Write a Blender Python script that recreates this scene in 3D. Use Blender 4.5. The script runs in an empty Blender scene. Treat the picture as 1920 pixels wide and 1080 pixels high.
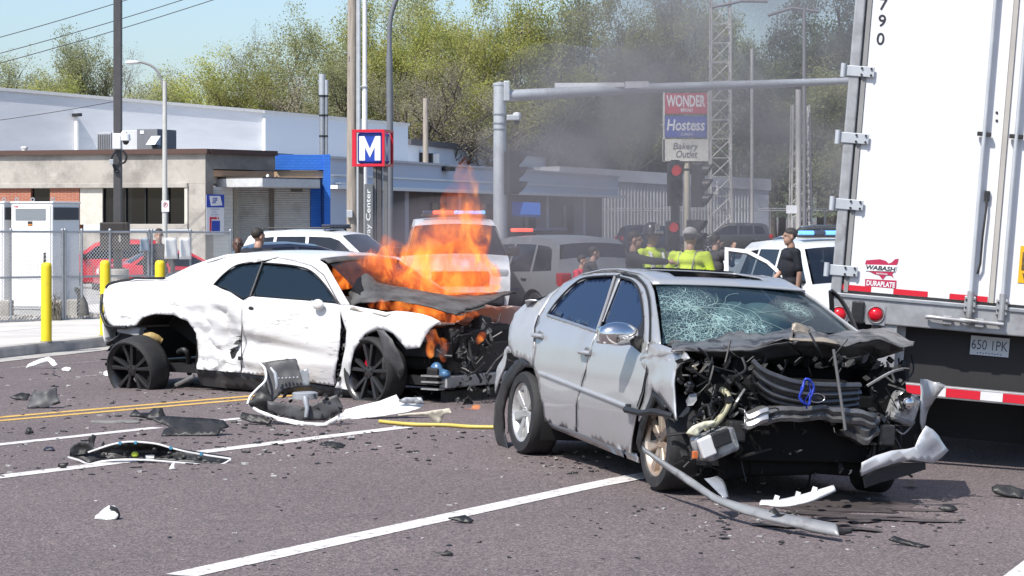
import bpy, bmesh, math, random
from math import sin, cos, pi, radians
from mathutils import Vector, Matrix, noise as mnoise
from mathutils.geometry import delaunay_2d_cdt, intersect_point_line

random.seed(7)
scene = bpy.context.scene
COL = scene.collection
# ------------------------------------------------------------------ camera, sky, sun, exposure
F, CX, HY, CH = 4533.0, 960.0, 410.0, 1.83       # focal length in photo pixels, horizon row, eye height
cam_d = bpy.data.cameras.new('camera'); cam = bpy.data.objects.new('camera', cam_d); COL.objects.link(cam)
cam.location = (0, 0, CH); cam.rotation_euler = (radians(90), 0, 0)
cam_d.sensor_width = 36.0; cam_d.lens = F*36/1920; cam_d.shift_y = -(540-HY)/1920
cam_d.clip_start = 0.5; cam_d.clip_end = 4000
scene.camera = cam
SUN = Vector((-0.37, -0.50, 0.79)).normalized()
world = bpy.data.worlds.new('World'); scene.world = world; world.use_nodes = True
wn = world.node_tree.nodes; wl = world.node_tree.links; wn.clear()
sky = wn.new('ShaderNodeTexSky'); sky.sky_type = 'NISHITA'; sky.sun_disc = False
sky.sun_elevation = math.asin(SUN.z); sky.sun_rotation = math.atan2(SUN.x, SUN.y)
sky.air_density = 1.0; sky.dust_density = 1.8; sky.ozone_density = 3.5; sky.altitude = 150
wb = wn.new('ShaderNodeBackground'); wb.inputs['Strength'].default_value = 0.135
wo = wn.new('ShaderNodeOutputWorld')
wl.new(sky.outputs[0], wb.inputs[0]); wl.new(wb.outputs[0], wo.inputs[0])
sun_d = bpy.data.lights.new('sun', 'SUN'); sun_d.energy = 4.4; sun_d.angle = radians(0.53); sun_d.color = (1, 0.955, 0.89)
sun_o = bpy.data.objects.new('sun', sun_d); COL.objects.link(sun_o)
sun_o.rotation_euler = SUN.to_track_quat('Z', 'Y').to_euler(); sun_o.location = SUN*60
vs = scene.view_settings; vs.view_transform = 'Standard'; vs.look = 'None'; vs.exposure = 0.46; vs.gamma = 1
vs.use_curve_mapping = False
scene.render.engine = 'CYCLES'
cy = scene.cycles
cy.use_denoising = True; cy.max_bounces = 7; cy.diffuse_bounces = 3; cy.glossy_bounces = 3
cy.transmission_bounces = 4; cy.transparent_max_bounces = 16; cy.volume_bounces = 1
cy.volume_step_rate = 1.0; cy.volume_max_steps = 128
cy.caustics_reflective = False; cy.caustics_refractive = False; cy.sample_clamp_indirect = 6

# ------------------------------------------------------------------ helpers: photo pixel -> place
def P(px, py, Y): return Vector(((px-CX)/F*Y, Y, CH-(py-HY)/F*Y))
def gz(X, Y):
    z = 0.0
    if X > 0.5:
        t = X-0.5; z -= 0.065*(t*t/(t+0.6)) if t < 9 else 0.065*(81/9.6)
    if Y > 43 and X < 2:
        k = min(1, (2-X)/6); z -= k*0.85*min(1, (Y-43)/50)
    return z
def G(px, py, dz=0.0):
    z = 0.0
    for _ in range(8):
        Y = F*(CH-z-dz)/(py-HY); X = (px-CX)/F*Y; z = gz(X, Y)
    return Vector((X, Y, z+dz))
V = Vector
def rnd(a, b): return random.uniform(a, b)
def N3(p, s=1.0): return mnoise.noise(Vector(p)*s)
def cr(pts, n=6, closed=False):
    """Catmull-Rom through points (tuples of any length)"""
    P_ = [tuple(p) for p in pts]; out = []
    m = len(P_); rng = range(m if closed else m-1)
    for i in rng:
        p0 = P_[(i-1) % m] if (closed or i > 0) else P_[0]
        p1 = P_[i]; p2 = P_[(i+1) % m]
        p3 = P_[(i+2) % m] if (closed or i+2 < m) else P_[-1]
        for k in range(n):
            t = k/n
            out.append(tuple(0.5*((2*b)+(-a+c)*t+(2*a-5*b+4*c-d)*t*t+(-a+3*b-3*c+d)*t**3) for a, b, c, d in zip(p0, p1, p2, p3)))
    if not closed: out.append(P_[-1])
    return out
def lerp_table(tab, x):
    if x <= tab[0][0]: return tab[0][1]
    for (a, b), (c, d) in zip(tab, tab[1:]):
        if x <= c: return b+(d-b)*(x-a)/(c-a)
    return tab[-1][1]
def inpoly(p, poly):
    x, y = p[0], p[1]; r = False; j = len(poly)-1
    for i in range(len(poly)):
        xi, yi = poly[i][0], poly[i][1]; xj, yj = poly[j][0], poly[j][1]
        if (yi > y) != (yj > y) and x < (xj-xi)*(y-yi)/(yj-yi)+xi: r = not r
        j = i
    return r
def densify(poly, step):
    o = []
    for i, p in enumerate(poly):
        q = poly[(i+1) % len(poly)]; L = math.hypot(q[0]-p[0], q[1]-p[1]); k = max(1, int(math.ceil(L/step)))
        for t in range(k): o.append((p[0]+(q[0]-p[0])*t/k, p[1]+(q[1]-p[1])*t/k))
    return o
def cdt(outline, holes=(), step=0.08):
    rings = [densify(outline, step)]+[densify(h, step) for h in holes]
    pts, edges = [], []
    for r in rings:
        b = len(pts); pts += r; edges += [(b+i, b+(i+1) % len(r)) for i in range(len(r))]
    nb = len(pts); xs = [p[0] for p in outline]; ys = [p[1] for p in outline]
    x = min(xs)+step*0.5; row = 0
    bp = list(pts)
    while x < max(xs):
        y = min(ys)+step*(0.25 if row % 2 else 0.75)
        while y < max(ys):
            q = (x, y)
            if inpoly(q, outline) and not any(inpoly(q, h) for h in holes):
                if min((q[0]-c[0])**2+(q[1]-c[1])**2 for c in bp) > (0.45*step)**2: pts.append(q)
            y += step
        x += step*0.9; row += 1
    vo, eo, fo, *_ = delaunay_2d_cdt([Vector(p) for p in pts], edges, [], 0, 1e-7)
    fs = []
    for f in fo:
        c = sum((vo[i] for i in f), Vector((0, 0)))/len(f)
        if inpoly(c, outline) and not any(inpoly(c, h) for h in holes): fs.append(tuple(f))
    return [(p.x, p.y) for p in vo], fs

# ------------------------------------------------------------------ helpers: meshes and objects
WM = {}                                   # world matrix of things (parts keep an identity offset to it)
def wm(o): return WM.get(o.name, Matrix.Identity(4)) if o else Matrix.Identity(4)
def tag(o, label=None, cat=None, group=None, kind=None):
    if label: o['label'] = label
    if cat: o['category'] = cat
    if group: o['group'] = group
    if kind: o['kind'] = kind
    return o
def thing(name, label, cat, loc=(0, 0, 0), rotz=0.0, group=None, mat=None):
    o = bpy.data.objects.new(name, None); o.empty_display_size = 0.2; COL.objects.link(o)
    m = mat if mat is not None else Matrix.Translation(Vector(loc)) @ Matrix.Rotation(rotz, 4, 'Z')
    o.matrix_world = m; WM[o.name] = m.copy()
    return tag(o, label, cat, group)
def link_mesh(name, me, mat, parent=None):
    o = bpy.data.objects.new(name, me); COL.objects.link(o)
    if mat and not me.materials: me.materials.append(mat)
    if parent:
        o.parent = parent; WM[o.name] = wm(parent).copy()
    return o
def copy_tree(o, parent=None):
    c = o.copy(); COL.objects.link(c); c.parent = parent
    for ch in list(o.children): copy_tree(ch, c)
    return c
class MB:
    def __init__(s): s.v = []; s.f = []; s.mi = []; s.cur = 0
    def add(s, vs, fs):
        b = len(s.v); s.v += [Vector(p) for p in vs]
        for f in fs: s.f.append(tuple(b+i for i in f)); s.mi.append(s.cur)
        return s
    def box(s, c, d, rot=None):
        c = Vector(c); h = Vector(d)/2; vs = []
        for x in (-1, 1):
            for y in (-1, 1):
                for z in (-1, 1):
                    p = Vector((x*h.x, y*h.y, z*h.z)); vs.append(c+(rot @ p if rot else p))
        return s.add(vs, [(0, 1, 3, 2), (4, 6, 7, 5), (0, 4, 5, 1), (2, 3, 7, 6), (0, 2, 6, 4), (1, 5, 7, 3)])
    def bx(s, a, b): return s.box([(i+j)/2 for i, j in zip(a, b)], [abs(j-i) for i, j in zip(a, b)])
    def tube(s, pts, r, n=8, caps=True, flat=1.0):
        pts = [Vector(p) for p in pts]; m = len(pts); rs = r if isinstance(r, (list, tuple)) else [r]*m
        up = None; vs = []
        for i, p in enumerate(pts):
            d = (pts[min(i+1, m-1)]-pts[max(i-1, 0)])
            if d.length < 1e-9: d = Vector((0, 0, 1))
            d.normalize()
            if up is None: up = d.orthogonal().normalized() if abs(d.z) > 0.95 else Vector((0, 0, 1))
            a = d.cross(up)
            if a.length < 1e-4: a = d.orthogonal()
            a.normalize(); b = d.cross(a).normalized()
            up = -b if m > 2 else up
            for k in range(n):
                t = 2*pi*k/n; vs.append(p+a*rs[i]*cos(t)+b*rs[i]*flat*sin(t))
        fs = []
        for i in range(m-1):
            for k in range(n):
                k2 = (k+1) % n; fs.append((i*n+k, i*n+k2, (i+1)*n+k2, (i+1)*n+k))
        if caps: fs.append(tuple(range(n-1, -1, -1))); fs.append(tuple((m-1)*n+k for k in range(n)))
        return s.add(vs, fs)
    def cyl(s, a, b, r, n=16, r2=None): return s.tube([a, b], [r, r if r2 is None else r2], n)
    def lathe(s, prof, o, ax, n=24, closed=False):
        """prof: (radius, along axis)"""
        o = Vector(o); ax = Vector(ax).normalized(); u = ax.orthogonal().normalized(); w = ax.cross(u); vs = []
        for (r, h) in prof:
            for k in range(n):
                t = 2*pi*k/n; vs.append(o+ax*h+(u*cos(t)+w*sin(t))*r)
        fs = []; m = len(prof)
        for i in range(m if closed else m-1):
            i2 = (i+1) % m
            for k in range(n): fs.append((i*n+k, i*n+(k+1) % n, i2*n+(k+1) % n, i2*n+k))
        return s.add(vs, fs)
    def ell(s, c, r, nu=14, nv=9, rot=None):
        c = Vector(c); vs = []; fs = []
        for i in range(nv+1):
            t = pi*i/nv
            for k in range(nu):
                a = 2*pi*k/nu; p = Vector((r[0]*sin(t)*cos(a), r[1]*sin(t)*sin(a), r[2]*cos(t)))
                vs.append(c+(rot @ p if rot else p))
        for i in range(nv):
            for k in range(nu): fs.append((i*nu+k, (i+1)*nu+k, (i+1)*nu+(k+1) % nu, i*nu+(k+1) % nu))
        return s.add(vs, fs)
    def prism(s, poly, vec):
        poly = [Vector(p) for p in poly]; n = len(poly); vec = Vector(vec)
        return s.add(poly+[p+vec for p in poly], [tuple(range(n-1, -1, -1)), tuple(range(n, 2*n))]+[(i, (i+1) % n, n+(i+1) % n, n+i) for i in range(n)])
    def grid(s, rows, closed=False):
        n = len(rows[0]); vs = [p for r in rows for p in r]; fs = []
        for i in range(len(rows)-1):
            for k in range(n if closed else n-1): fs.append((i*n+k, i*n+(k+1) % n, (i+1)*n+(k+1) % n, (i+1)*n+k))
        return s.add(vs, fs)
    def tri2d(s, outline, fn, holes=(), step=0.08):
        vs, fs = cdt(outline, holes, step); return s.add([fn(*p) for p in vs], fs)
    def xf(s, m):
        s.v = [m @ p for p in s.v]; return s
    def mesh(s, name='m', mats=()):
        me = bpy.data.meshes.new(name); me.from_pydata([tuple(p) for p in s.v], [], s.f)
        for m in mats: me.materials.append(m)
        if len(mats) > 1: me.polygons.foreach_set('material_index', s.mi)
        me.update(); return me
    def build(s, name, mat, parent=None, smooth=None, bevel=0, solid=0, world=False, offset=-1, label=None, sub=0, seg=2, weld=0, fixn=True, kind=None):
        if world and parent: s.xf(wm(parent).inverted())
        mats = mat if isinstance(mat, (list, tuple)) else [mat]
        me = s.mesh(name, mats)
        if weld or fixn:
            bm = bmesh.new(); bm.from_mesh(me)
            if weld: bmesh.ops.remove_doubles(bm, verts=bm.verts, dist=weld)
            if fixn: bmesh.ops.recalc_face_normals(bm, faces=bm.faces)
            bm.to_mesh(me); bm.free()
        if smooth is not None:
            me.polygons.foreach_set('use_smooth', [True]*len(me.polygons))
            if smooth < 180: me.set_sharp_from_angle(angle=radians(smooth))
        o = link_mesh(name, me, None, parent)
        if solid:
            m = o.modifiers.new('solid', 'SOLIDIFY'); m.thickness = solid; m.offset = offset
        if sub:
            m = o.modifiers.new('sub', 'SUBSURF'); m.levels = sub; m.render_levels = sub
        if bevel:
            m = o.modifiers.new('bevel', 'BEVEL'); m.width = bevel; m.segments = seg; m.limit_method = 'ANGLE'; m.angle_limit = radians(40)
        if label: o['label'] = label
        if kind: o['kind'] = kind
        return o
def text(s, name, body, origin, xdir, ydir, height, mat, parent, width=None, depth=0.002, align='LEFT', shear=0.0, bold=0.0, spacing=1.0, world=True, linesp=1.0):
    """flat lettering as a thin mesh; origin = lower left (or centre) of the line in the frame xdir/ydir"""
    c = bpy.data.curves.new('t', 'FONT'); c.body = body; c.size = 1; c.align_x = align; c.extrude = 0; c.shear = shear
    c.offset = bold; c.space_character = spacing; c.space_line = linesp; c.resolution_u = 3
    o = bpy.data.objects.new('t', c); COL.objects.link(o)
    dg = bpy.context.evaluated_depsgraph_get(); me = bpy.data.meshes.new_from_object(o.evaluated_get(dg))
    bpy.data.objects.remove(o); bpy.data.curves.remove(c)
    xs = [v.co.x for v in me.vertices]; ys = [v.co.y for v in me.vertices]
    hh = (max(ys)-min(ys)) or 1; sy = height/hh; sx = sy if width is None else width/((max(xs)-min(xs)) or 1)
    xd = Vector(xdir).normalized(); yd = Vector(ydir).normalized(); nd = xd.cross(yd); o0 = Vector(origin)
    x0 = min(xs) if align == 'LEFT' else (min(xs)+max(xs))/2; y0 = min(ys)
    mb = MB(); mb.add([o0+xd*(v.co.x-x0)*sx+yd*(v.co.y-y0)*sy+nd*depth for v in me.vertices], [tuple(p.vertices) for p in me.polygons])
    bpy.data.meshes.remove(me)
    return mb.build(name, mat, parent, world=world, fixn=False)

# ------------------------------------------------------------------ materials
MATS = {}
def M(name, col, rough=0.6, metal=0.0, var=0.12, scale=6.0, bump=0.0, bscale=60.0, col2=None, coat=0.0, emit=0.0, alpha=1.0, stretch=(1, 1, 1), lo=0.35, hi=0.65, dirt=None, dirt_s=2.0, dirt_lo=.55, dirt_hi=.75, spec=0.5):
    if name in MATS: return MATS[name]
    m = bpy.data.materials.new(name); m.use_nodes = True; nt = m.node_tree; n = nt.nodes; l = nt.links
    b = n['Principled BSDF']; b.inputs['Roughness'].default_value = rough; b.inputs['Metallic'].default_value = metal
    b.inputs['Coat Weight'].default_value = coat; b.inputs['Coat Roughness'].default_value = 0.05; b.inputs['Specular IOR Level'].default_value = spec
    c1 = Vector(col[:3]); c2 = Vector(col2[:3]) if col2 else c1*(1-var)
    tc = n.new('ShaderNodeTexCoord'); mp = n.new('ShaderNodeMapping'); mp.inputs['Scale'].default_value = stretch
    l.new(tc.outputs['Object'], mp.inputs['Vector'])
    last = None
    if var or col2:
        nz = n.new('ShaderNodeTexNoise'); nz.inputs['Scale'].default_value = scale; nz.inputs['Detail'].default_value = 6; nz.inputs['Roughness'].default_value = 0.6
        l.new(mp.outputs[0], nz.inputs['Vector'])
        r = n.new('ShaderNodeValToRGB'); r.color_ramp.elements[0].position = lo; r.color_ramp.elements[1].position = hi
        r.color_ramp.elements[0].color = (*c1, 1); r.color_ramp.elements[1].color = (*c2, 1)
        l.new(nz.outputs['Fac'], r.inputs['Fac']); last = r.outputs['Color']
    if dirt:
        nz2 = n.new('ShaderNodeTexNoise'); nz2.inputs['Scale'].default_value = dirt_s; nz2.inputs['Detail'].default_value = 8; nz2.inputs['Roughness'].default_value = 0.7
        l.new(mp.outputs[0], nz2.inputs['Vector'])
        mr = n.new('ShaderNodeMapRange'); mr.inputs['From Min'].default_value = dirt_lo; mr.inputs['From Max'].default_value = dirt_hi
        l.new(nz2.outputs['Fac'], mr.inputs['Value'])
        mx = n.new('ShaderNodeMix'); mx.data_type = 'RGBA'; l.new(mr.outputs[0], mx.inputs['Factor'])
        if last: l.new(last, mx.inputs[6])
        else: mx.inputs[6].default_value = (*c1, 1)
        mx.inputs[7].default_value = (*dirt[:3], 1); last = mx.outputs[2]
    if last: l.new(last, b.inputs['Base Color'])
    else: b.inputs['Base Color'].default_value = (*c1, 1)
    if bump:
        nb = n.new('ShaderNodeTexNoise'); nb.inputs['Scale'].default_value = bscale; nb.inputs['Detail'].default_value = 4
        l.new(mp.outputs[0], nb.inputs['Vector'])
        bp = n.new('ShaderNodeBump'); bp.inputs['Strength'].default_value = bump; bp.inputs['Distance'].default_value = 0.02
        l.new(nb.outputs['Fac'], bp.inputs['Height']); l.new(bp.outputs[0], b.inputs['Normal'])
    if emit:
        b.inputs['Emission Color'].default_value = (*c1, 1); b.inputs['Emission Strength'].default_value = emit
    if alpha < 1: b.inputs['Alpha'].default_value = alpha
    MATS[name] = m; return m
def glass(name, col, rough=0.03, clear=0.2, tint=(0.3, 0.34, 0.36)):
    """tinted glass: part of the light passes, the rest is a dark glossy film"""
    if name in MATS: return MATS[name]
    m = bpy.data.materials.new(name); m.use_nodes = True; nt = m.node_tree; n = nt.nodes; l = nt.links
    b = n['Principled BSDF']; b.inputs['Base Color'].default_value = (*col, 1); b.inputs['Roughness'].default_value = rough; b.inputs['IOR'].default_value = 1.55
    t = n.new('ShaderNodeBsdfTransparent'); t.inputs[0].default_value = (*tint, 1)
    mx = n.new('ShaderNodeMixShader'); mx.inputs[0].default_value = clear
    l.new(b.outputs[0], mx.inputs[1]); l.new(t.outputs[0], mx.inputs[2])
    l.new(mx.outputs[0], n['Material Output'].inputs['Surface']); MATS[name] = m; return m
BLACKP = M('black_plastic', (0.018, 0.018, 0.02), 0.5, var=0.3, bump=0.15, bscale=30)
RUBBER = M('tyre_rubber', (0.022, 0.022, 0.024), 0.75, var=0.35, scale=20, bump=0.2, bscale=120, dirt=(0.07, 0.065, 0.06), dirt_s=5)
STEEL = M('galvanised_steel', (0.42, 0.44, 0.46), 0.45, 0.7, var=0.2, scale=10)
GALV = M('galvanised_pole', (0.50, 0.53, 0.56), 0.5, 0.35, var=0.15, scale=5)
CHROME = M('chrome', (0.78, 0.78, 0.78), 0.12, 1.0, var=0.05)
ALU = M('aluminium_part', (0.55, 0.55, 0.55), 0.38, 0.8, var=0.3, scale=14)
DARKMET = M('dark_metal', (0.05, 0.05, 0.052), 0.5, 0.5, var=0.4, scale=12)
CONC = M('concrete', (0.40, 0.385, 0.36), 0.9, col2=(0.29, 0.275, 0.25), scale=1.6, bump=0.3, bscale=25, dirt=(0.2, 0.18, 0.16), dirt_s=1.1)
WPAINT = M('white_paint', (0.80, 0.80, 0.79), 0.4, var=0.05)
GLASSD = glass('dark_glass', (0.010, 0.014, 0.022), 0.04, 0.12)
# ------------------------------------------------------------------ the setting: ground, kerb, markings
def asphalt():
    m = bpy.data.materials.new('asphalt'); m.use_nodes = True; n = m.node_tree.nodes; l = m.node_tree.links; b = n['Principled BSDF']
    tc = n.new('ShaderNodeTexCoord')
    def nz(s, d=4, r=.6, st=(1, 1, 1)):
        mp = n.new('ShaderNodeMapping'); mp.inputs['Scale'].default_value = st; l.new(tc.outputs['Object'], mp.inputs[0])
        q = n.new('ShaderNodeTexNoise'); q.inputs['Scale'].default_value = s; q.inputs['Detail'].default_value = d; q.inputs['Roughness'].default_value = r
        l.new(mp.outputs[0], q.inputs['Vector']); return q.outputs['Fac']
    def ramp(fac, *st):
        r = n.new('ShaderNodeValToRGB'); e = r.color_ramp.elements
        e[0].position, e[0].color = st[0][0], (*st[0][1], 1); e[1].position, e[1].color = st[-1][0], (*st[-1][1], 1)
        for p_, c_ in st[1:-1]: q = e.new(p_); q.color = (*c_, 1)
        l.new(fac, r.inputs[0]); return r.outputs[0]
    def mix(f, a, c, mode='MIX'):
        x = n.new('ShaderNodeMix'); x.data_type = 'RGBA'; x.blend_type = mode
        if isinstance(f, float): x.inputs[0].default_value = f
        else: l.new(f, x.inputs[0])
        l.new(a, x.inputs[6]); l.new(c, x.inputs[7]); return x.outputs[2]
    base = ramp(nz(0.35, 5), (0.3, (0.118, 0.097, 0.097)), (0.7, (0.146, 0.119, 0.119)))
    vo = n.new('ShaderNodeTexVoronoi'); vo.inputs['Scale'].default_value = 75; l.new(tc.outputs['Object'], vo.inputs['Vector'])
    agg = ramp(vo.outputs['Color'], (0.15, (0.35, 0.33, 0.33)), (0.55, (0.95, 0.93, 0.93)), (0.9, (1.9, 1.8, 1.75)))
    col = mix(0.75, base, agg, 'MULTIPLY')
    spk = ramp(nz(110, 2, .7), (0.62, (0, 0, 0)), (0.70, (0.75, 0.75, 0.75)))
    lt = n.new('ShaderNodeRGB'); lt.outputs[0].default_value = (0.42, 0.385, 0.375, 1)
    col = mix(spk, col, lt.outputs[0])
    stain = ramp(nz(0.9, 8, .68), (0.56, (0, 0, 0)), (0.78, (0.45, 0.45, 0.45)))
    dk = n.new('ShaderNodeRGB'); dk.outputs[0].default_value = (0.055, 0.047, 0.048, 1)
    col = mix(stain, col, dk.outputs[0])
    l.new(col, b.inputs['Base Color']); b.inputs['Roughness'].default_value = 0.85
    bp = n.new('ShaderNodeBump'); bp.inputs['Strength'].default_value = 0.55; bp.inputs['Distance'].default_value = 0.012
    l.new(vo.outputs['Distance'], bp.inputs['Height']); l.new(bp.outputs[0], b.inputs['Normal'])
    return m
ASPH = asphalt()
def axis(a, b, near_a, near_b, d):
    o = []; x = near_a
    while x <= near_b: o.append(x); x += d
    s = d
    while o[-1] < b: s *= 1.35; o.append(o[-1]+s)
    s = d; pre = []; x = near_a
    while x > a: s *= 1.35; x -= s; pre.append(x)
    return pre[::-1]+o
XS = axis(-700, 700, -12, 10, 0.6); YS = axis(-60, 1500, 9, 60, 0.9)
mb = MB(); mb.grid([[Vector((x, y, gz(x, y))) for x in XS] for y in YS])
road = mb.build('road', ASPH, smooth=180); tag(road, kind='structure')
WLINE = M('road_paint_white', (0.62, 0.60, 0.58), 0.8, col2=(0.40, 0.375, 0.37), scale=9, lo=.45, hi=.75, bump=.2, bscale=80, dirt=(0.14, 0.12, 0.12), dirt_s=14, dirt_lo=.555, dirt_hi=.66)
YLINE = M('road_paint_yellow', (0.60, 0.38, 0.09), 0.8, col2=(0.44, 0.27, 0.075), scale=9, lo=.4, hi=.7, dirt=(0.14, 0.12, 0.12), dirt_s=16, dirt_lo=.60, dirt_hi=.68)
WORN = M('road_paint_worn', (0.40, 0.37, 0.36), 0.85, col2=(0.15, 0.13, 0.13), scale=14, lo=.42, hi=.58)
def line(a, b, w, mat, name='lane_line', dz=0.0035):
    a = G(*a); b = G(*b); d = (b-a); d.z = 0; L = d.length; d.normalize(); s = Vector((-d.y, d.x, 0))*w/2
    rows = []; k = max(2, int(L/0.5))
    for i in range(k+1):
        p = a+d*L*i/k; r = []
        for e in (-1, 1):
            q = p+s*e*(1+0.06*N3((p.x*4, p.y*4, e*7))); r.append(Vector((q.x, q.y, gz(q.x, q.y)+dz)))
        rows.append(r)
    m_ = MB(); m_.grid(rows); return m_.build(name, mat, road)
line((338, 1080), (1330, 872), 0.19, WLINE)
line((-240, 924), (760, 801), 0.18, WLINE)
line((-140, 849), (296, 802), 0.14, WLINE); line((372, 793), (470, 783), 0.13, WLINE)
line((-90, 797), (560, 741), 0.125, YLINE, 'centre_line'); line((-90, 790.5), (560, 735.2), 0.125, YLINE, 'centre_line')
line((1895, 1090), (1990, 1015), 0.125, WLINE)
line((140, 707), (640, 672), 0.07, WORN); line((20, 690), (480, 655), 0.06, WORN)
# sidewalk slab, kerb, paved apron
KA, KB = G(-420, 719), G(330, 636)
kd = (KB-KA); kd.z = 0; kd.normalize(); KB = KA+kd*24; kn = Vector((-kd.y, kd.x, 0))       # kn points away from the road (left)
PAVE = M('pavement_concrete', (0.56, 0.535, 0.50), 0.9, col2=(0.45, 0.43, 0.40), scale=1.2, bump=.25, bscale=30, dirt=(0.33, 0.30, 0.28), dirt_s=.8)
KERB = M('kerb_concrete', (0.44, 0.42, 0.39), 0.92, col2=(0.30, 0.285, 0.27), scale=3, bump=.4, bscale=25, dirt=(0.17, 0.155, 0.15), dirt_s=2.2)
kt = [(0, -.12), (0, .10), (.025, .145), (.16, .15), (.16, -.12)]
mb = MB(); rows = []
for i in range(49):
    p = KA+kd*(24*i/48); w = 0.012*N3((i*.7, 0, 0)); rows.append([Vector((p.x, p.y, 0))+kn*(a+w)+Vector((0, 0, z+(w if z > .1 else 0))) for a, z in kt])
mb.grid(rows); o = mb.build('kerb', KERB, smooth=50); tag(o, kind='structure')
mb = MB(); gut = []
for i in range(49):
    p = KA+kd*(24*i/48); gut.append([Vector((p.x, p.y, 0.006))+kn*a for a in (-.42, -.002)])
mb.grid(gut); o = mb.build('gutter', KERB); tag(o, kind='structure')
slab = tag(bpy.data.objects.new('sidewalk', None), kind='structure'); COL.objects.link(slab)
L0 = 0.0
while L0 < 23:
    a = KA+kd*L0+kn*.166; b = KA+kd*(L0+1.73)+kn*.166
    for j in range(3):
        w0 = 0+j*2.0; p = [a+kn*w0, b+kn*w0, b+kn*(w0+1.98), a+kn*(w0+1.98)]
        m_ = MB(); m_.prism([Vector((q.x, q.y, 0.0)) for q in p], (0, 0, 0.150+rnd(-.004, .004))); m_.build('paving_slab', PAVE, slab, bevel=.008)
    L0 += 1.75
# lot behind the kerb: concrete apron then pavement sloping away
LOT = M('lot_pavement', (0.36, 0.35, 0.335), 0.92, col2=(0.27, 0.26, 0.25), scale=.6, bump=.2, bscale=30, dirt=(0.2, 0.19, 0.18), dirt_s=.5)
mb = MB(); rows = []
for i in range(30):
    y = 30+i*3.0; xr = KA.x+kd.x/kd.y*(y-KA.y)-0.4
    rows.append([Vector((x, y, gz(x, y)+0.02)) for x in [-90+(min(xr, -4.6)+90)*k/14 for k in range(15)]])
mb.grid(rows); o = mb.build('lot', LOT, smooth=180); tag(o, kind='structure')
GRAV = M('gravel', (0.42, 0.40, 0.38), 0.95, col2=(0.22, 0.21, 0.2), scale=18, bump=1.0, bscale=40)
mb = MB(); fa, fb = V((-10.2, 38.4, .17)), V((-5.0, 42.2, .17))
for i in range(900):
    t = random.random(); q = fa.lerp(fb, t)+V((rnd(-.05, .1), rnd(.03, 1.0), rnd(-.02, .03))); r = rnd(.02, .05)
    mb.ell(q, (r, r*rnd(.7, 1.1), r*rnd(.5, .9)), 5, 3)
o = mb.build('gravel', GRAV); tag(o, 'pale gravel strip along the foot of the chain link fence', 'gravel', kind='stuff')
# ------------------------------------------------------------------ buildings
class Frame:
    """wall frame: u along the wall, z up, d out towards the street"""
    def __init__(s, A, B):
        s.A = Vector((A[0], A[1], 0)); d = Vector((B[0]-A[0], B[1]-A[1], 0)); s.L = d.length; s.u = d.normalized()
        s.n = Vector((s.u.y, -s.u.x, 0)); s.rot = Matrix((s.u, -s.n, Vector((0, 0, 1)))).transposed()
    def uz(s, px, py):
        r = Vector(((px-CX)/F, 1, -(py-HY)/F)); o = Vector((0, 0, CH)); t = (s.A-o).dot(s.n)/r.dot(s.n); p = o+r*t
        return (p-s.A).dot(s.u), p.z
    def pt(s, u, z, d=0): return s.A+s.u*u+Vector((0, 0, z))+s.n*d
    def box(s, mb, u0, u1, z0, z1, d0, d1):
        return mb.box(s.pt((u0+u1)/2, (z0+z1)/2, (d0+d1)/2), (abs(u1-u0), abs(d1-d0), abs(z1-z0)), s.rot)
    def pbox(s, mb, x0, y0, x1, y1, d0, d1):
        """box from photo corners (x0,y0 top left) to (x1,y1 bottom right) on this wall"""
        u0, z1 = s.uz(x0, y0); u1, z0 = s.uz(x1, y1); return s.box(mb, u0, u1, z0, z1, d0, d1)
def fr_px(x0, Y0, x1, Y1): return Frame(((x0-CX)/F*Y0, Y0), ((x1-CX)/F*Y1, Y1))
BRICKW = M('painted_brick_white', (0.70, 0.71, 0.73), 0.85, col2=(0.60, 0.615, 0.65), scale=.5, bump=.25, bscale=10, stretch=(.6, .6, 2.5), dirt=(0.42, 0.42, 0.43), dirt_s=.9, dirt_lo=.62, dirt_hi=.85)
BRICKB = M('brick_shade_blue', (0.57, 0.63, 0.72), 0.85, col2=(0.58, 0.63, 0.70), scale=.4, bump=.25, bscale=10, stretch=(.6, .6, 2.5), dirt=(0.62, 0.64, 0.66), dirt_s=.7)  # bluish shade of the white walls is mixed into this brick colour
def brick_mat(name, c1, c2, mortar, bw=0.22, bh=0.075):
    m = bpy.data.materials.new(name); m.use_nodes = True; n = m.node_tree.nodes; l = m.node_tree.links; b = n['Principled BSDF']
    tc = n.new('ShaderNodeTexCoord'); sp = n.new('ShaderNodeSeparateXYZ'); cb = n.new('ShaderNodeCombineXYZ')
    l.new(tc.outputs['Object'], sp.inputs[0]); ad = n.new('ShaderNodeMath'); ad.operation = 'ADD'
    l.new(sp.outputs[0], ad.inputs[0]); l.new(sp.outputs[1], ad.inputs[1]); l.new(ad.outputs[0], cb.inputs[0]); l.new(sp.outputs[2], cb.inputs[1])
    br = n.new('ShaderNodeTexBrick'); br.inputs['Scale'].default_value = 1; br.inputs['Brick Width'].default_value = bw; br.inputs['Row Height'].default_value = bh
    br.inputs['Mortar Size'].default_value = 0.008; br.inputs['Color1'].default_value = (*c1, 1); br.inputs['Color2'].default_value = (*c2, 1); br.inputs['Mortar'].default_value = (*mortar, 1)
    l.new(cb.outputs[0], br.inputs['Vector']); l.new(br.outputs['Color'], b.inputs['Base Color']); b.inputs['Roughness'].default_value = .9
    bp = n.new('ShaderNodeBump'); bp.inputs['Strength'].default_value = .4; bp.inputs['Distance'].default_value = .01; bp.invert = True; l.new(br.outputs['Fac'], bp.inputs['Height']); l.new(bp.outputs[0], b.inputs['Normal'])
    return m
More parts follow.
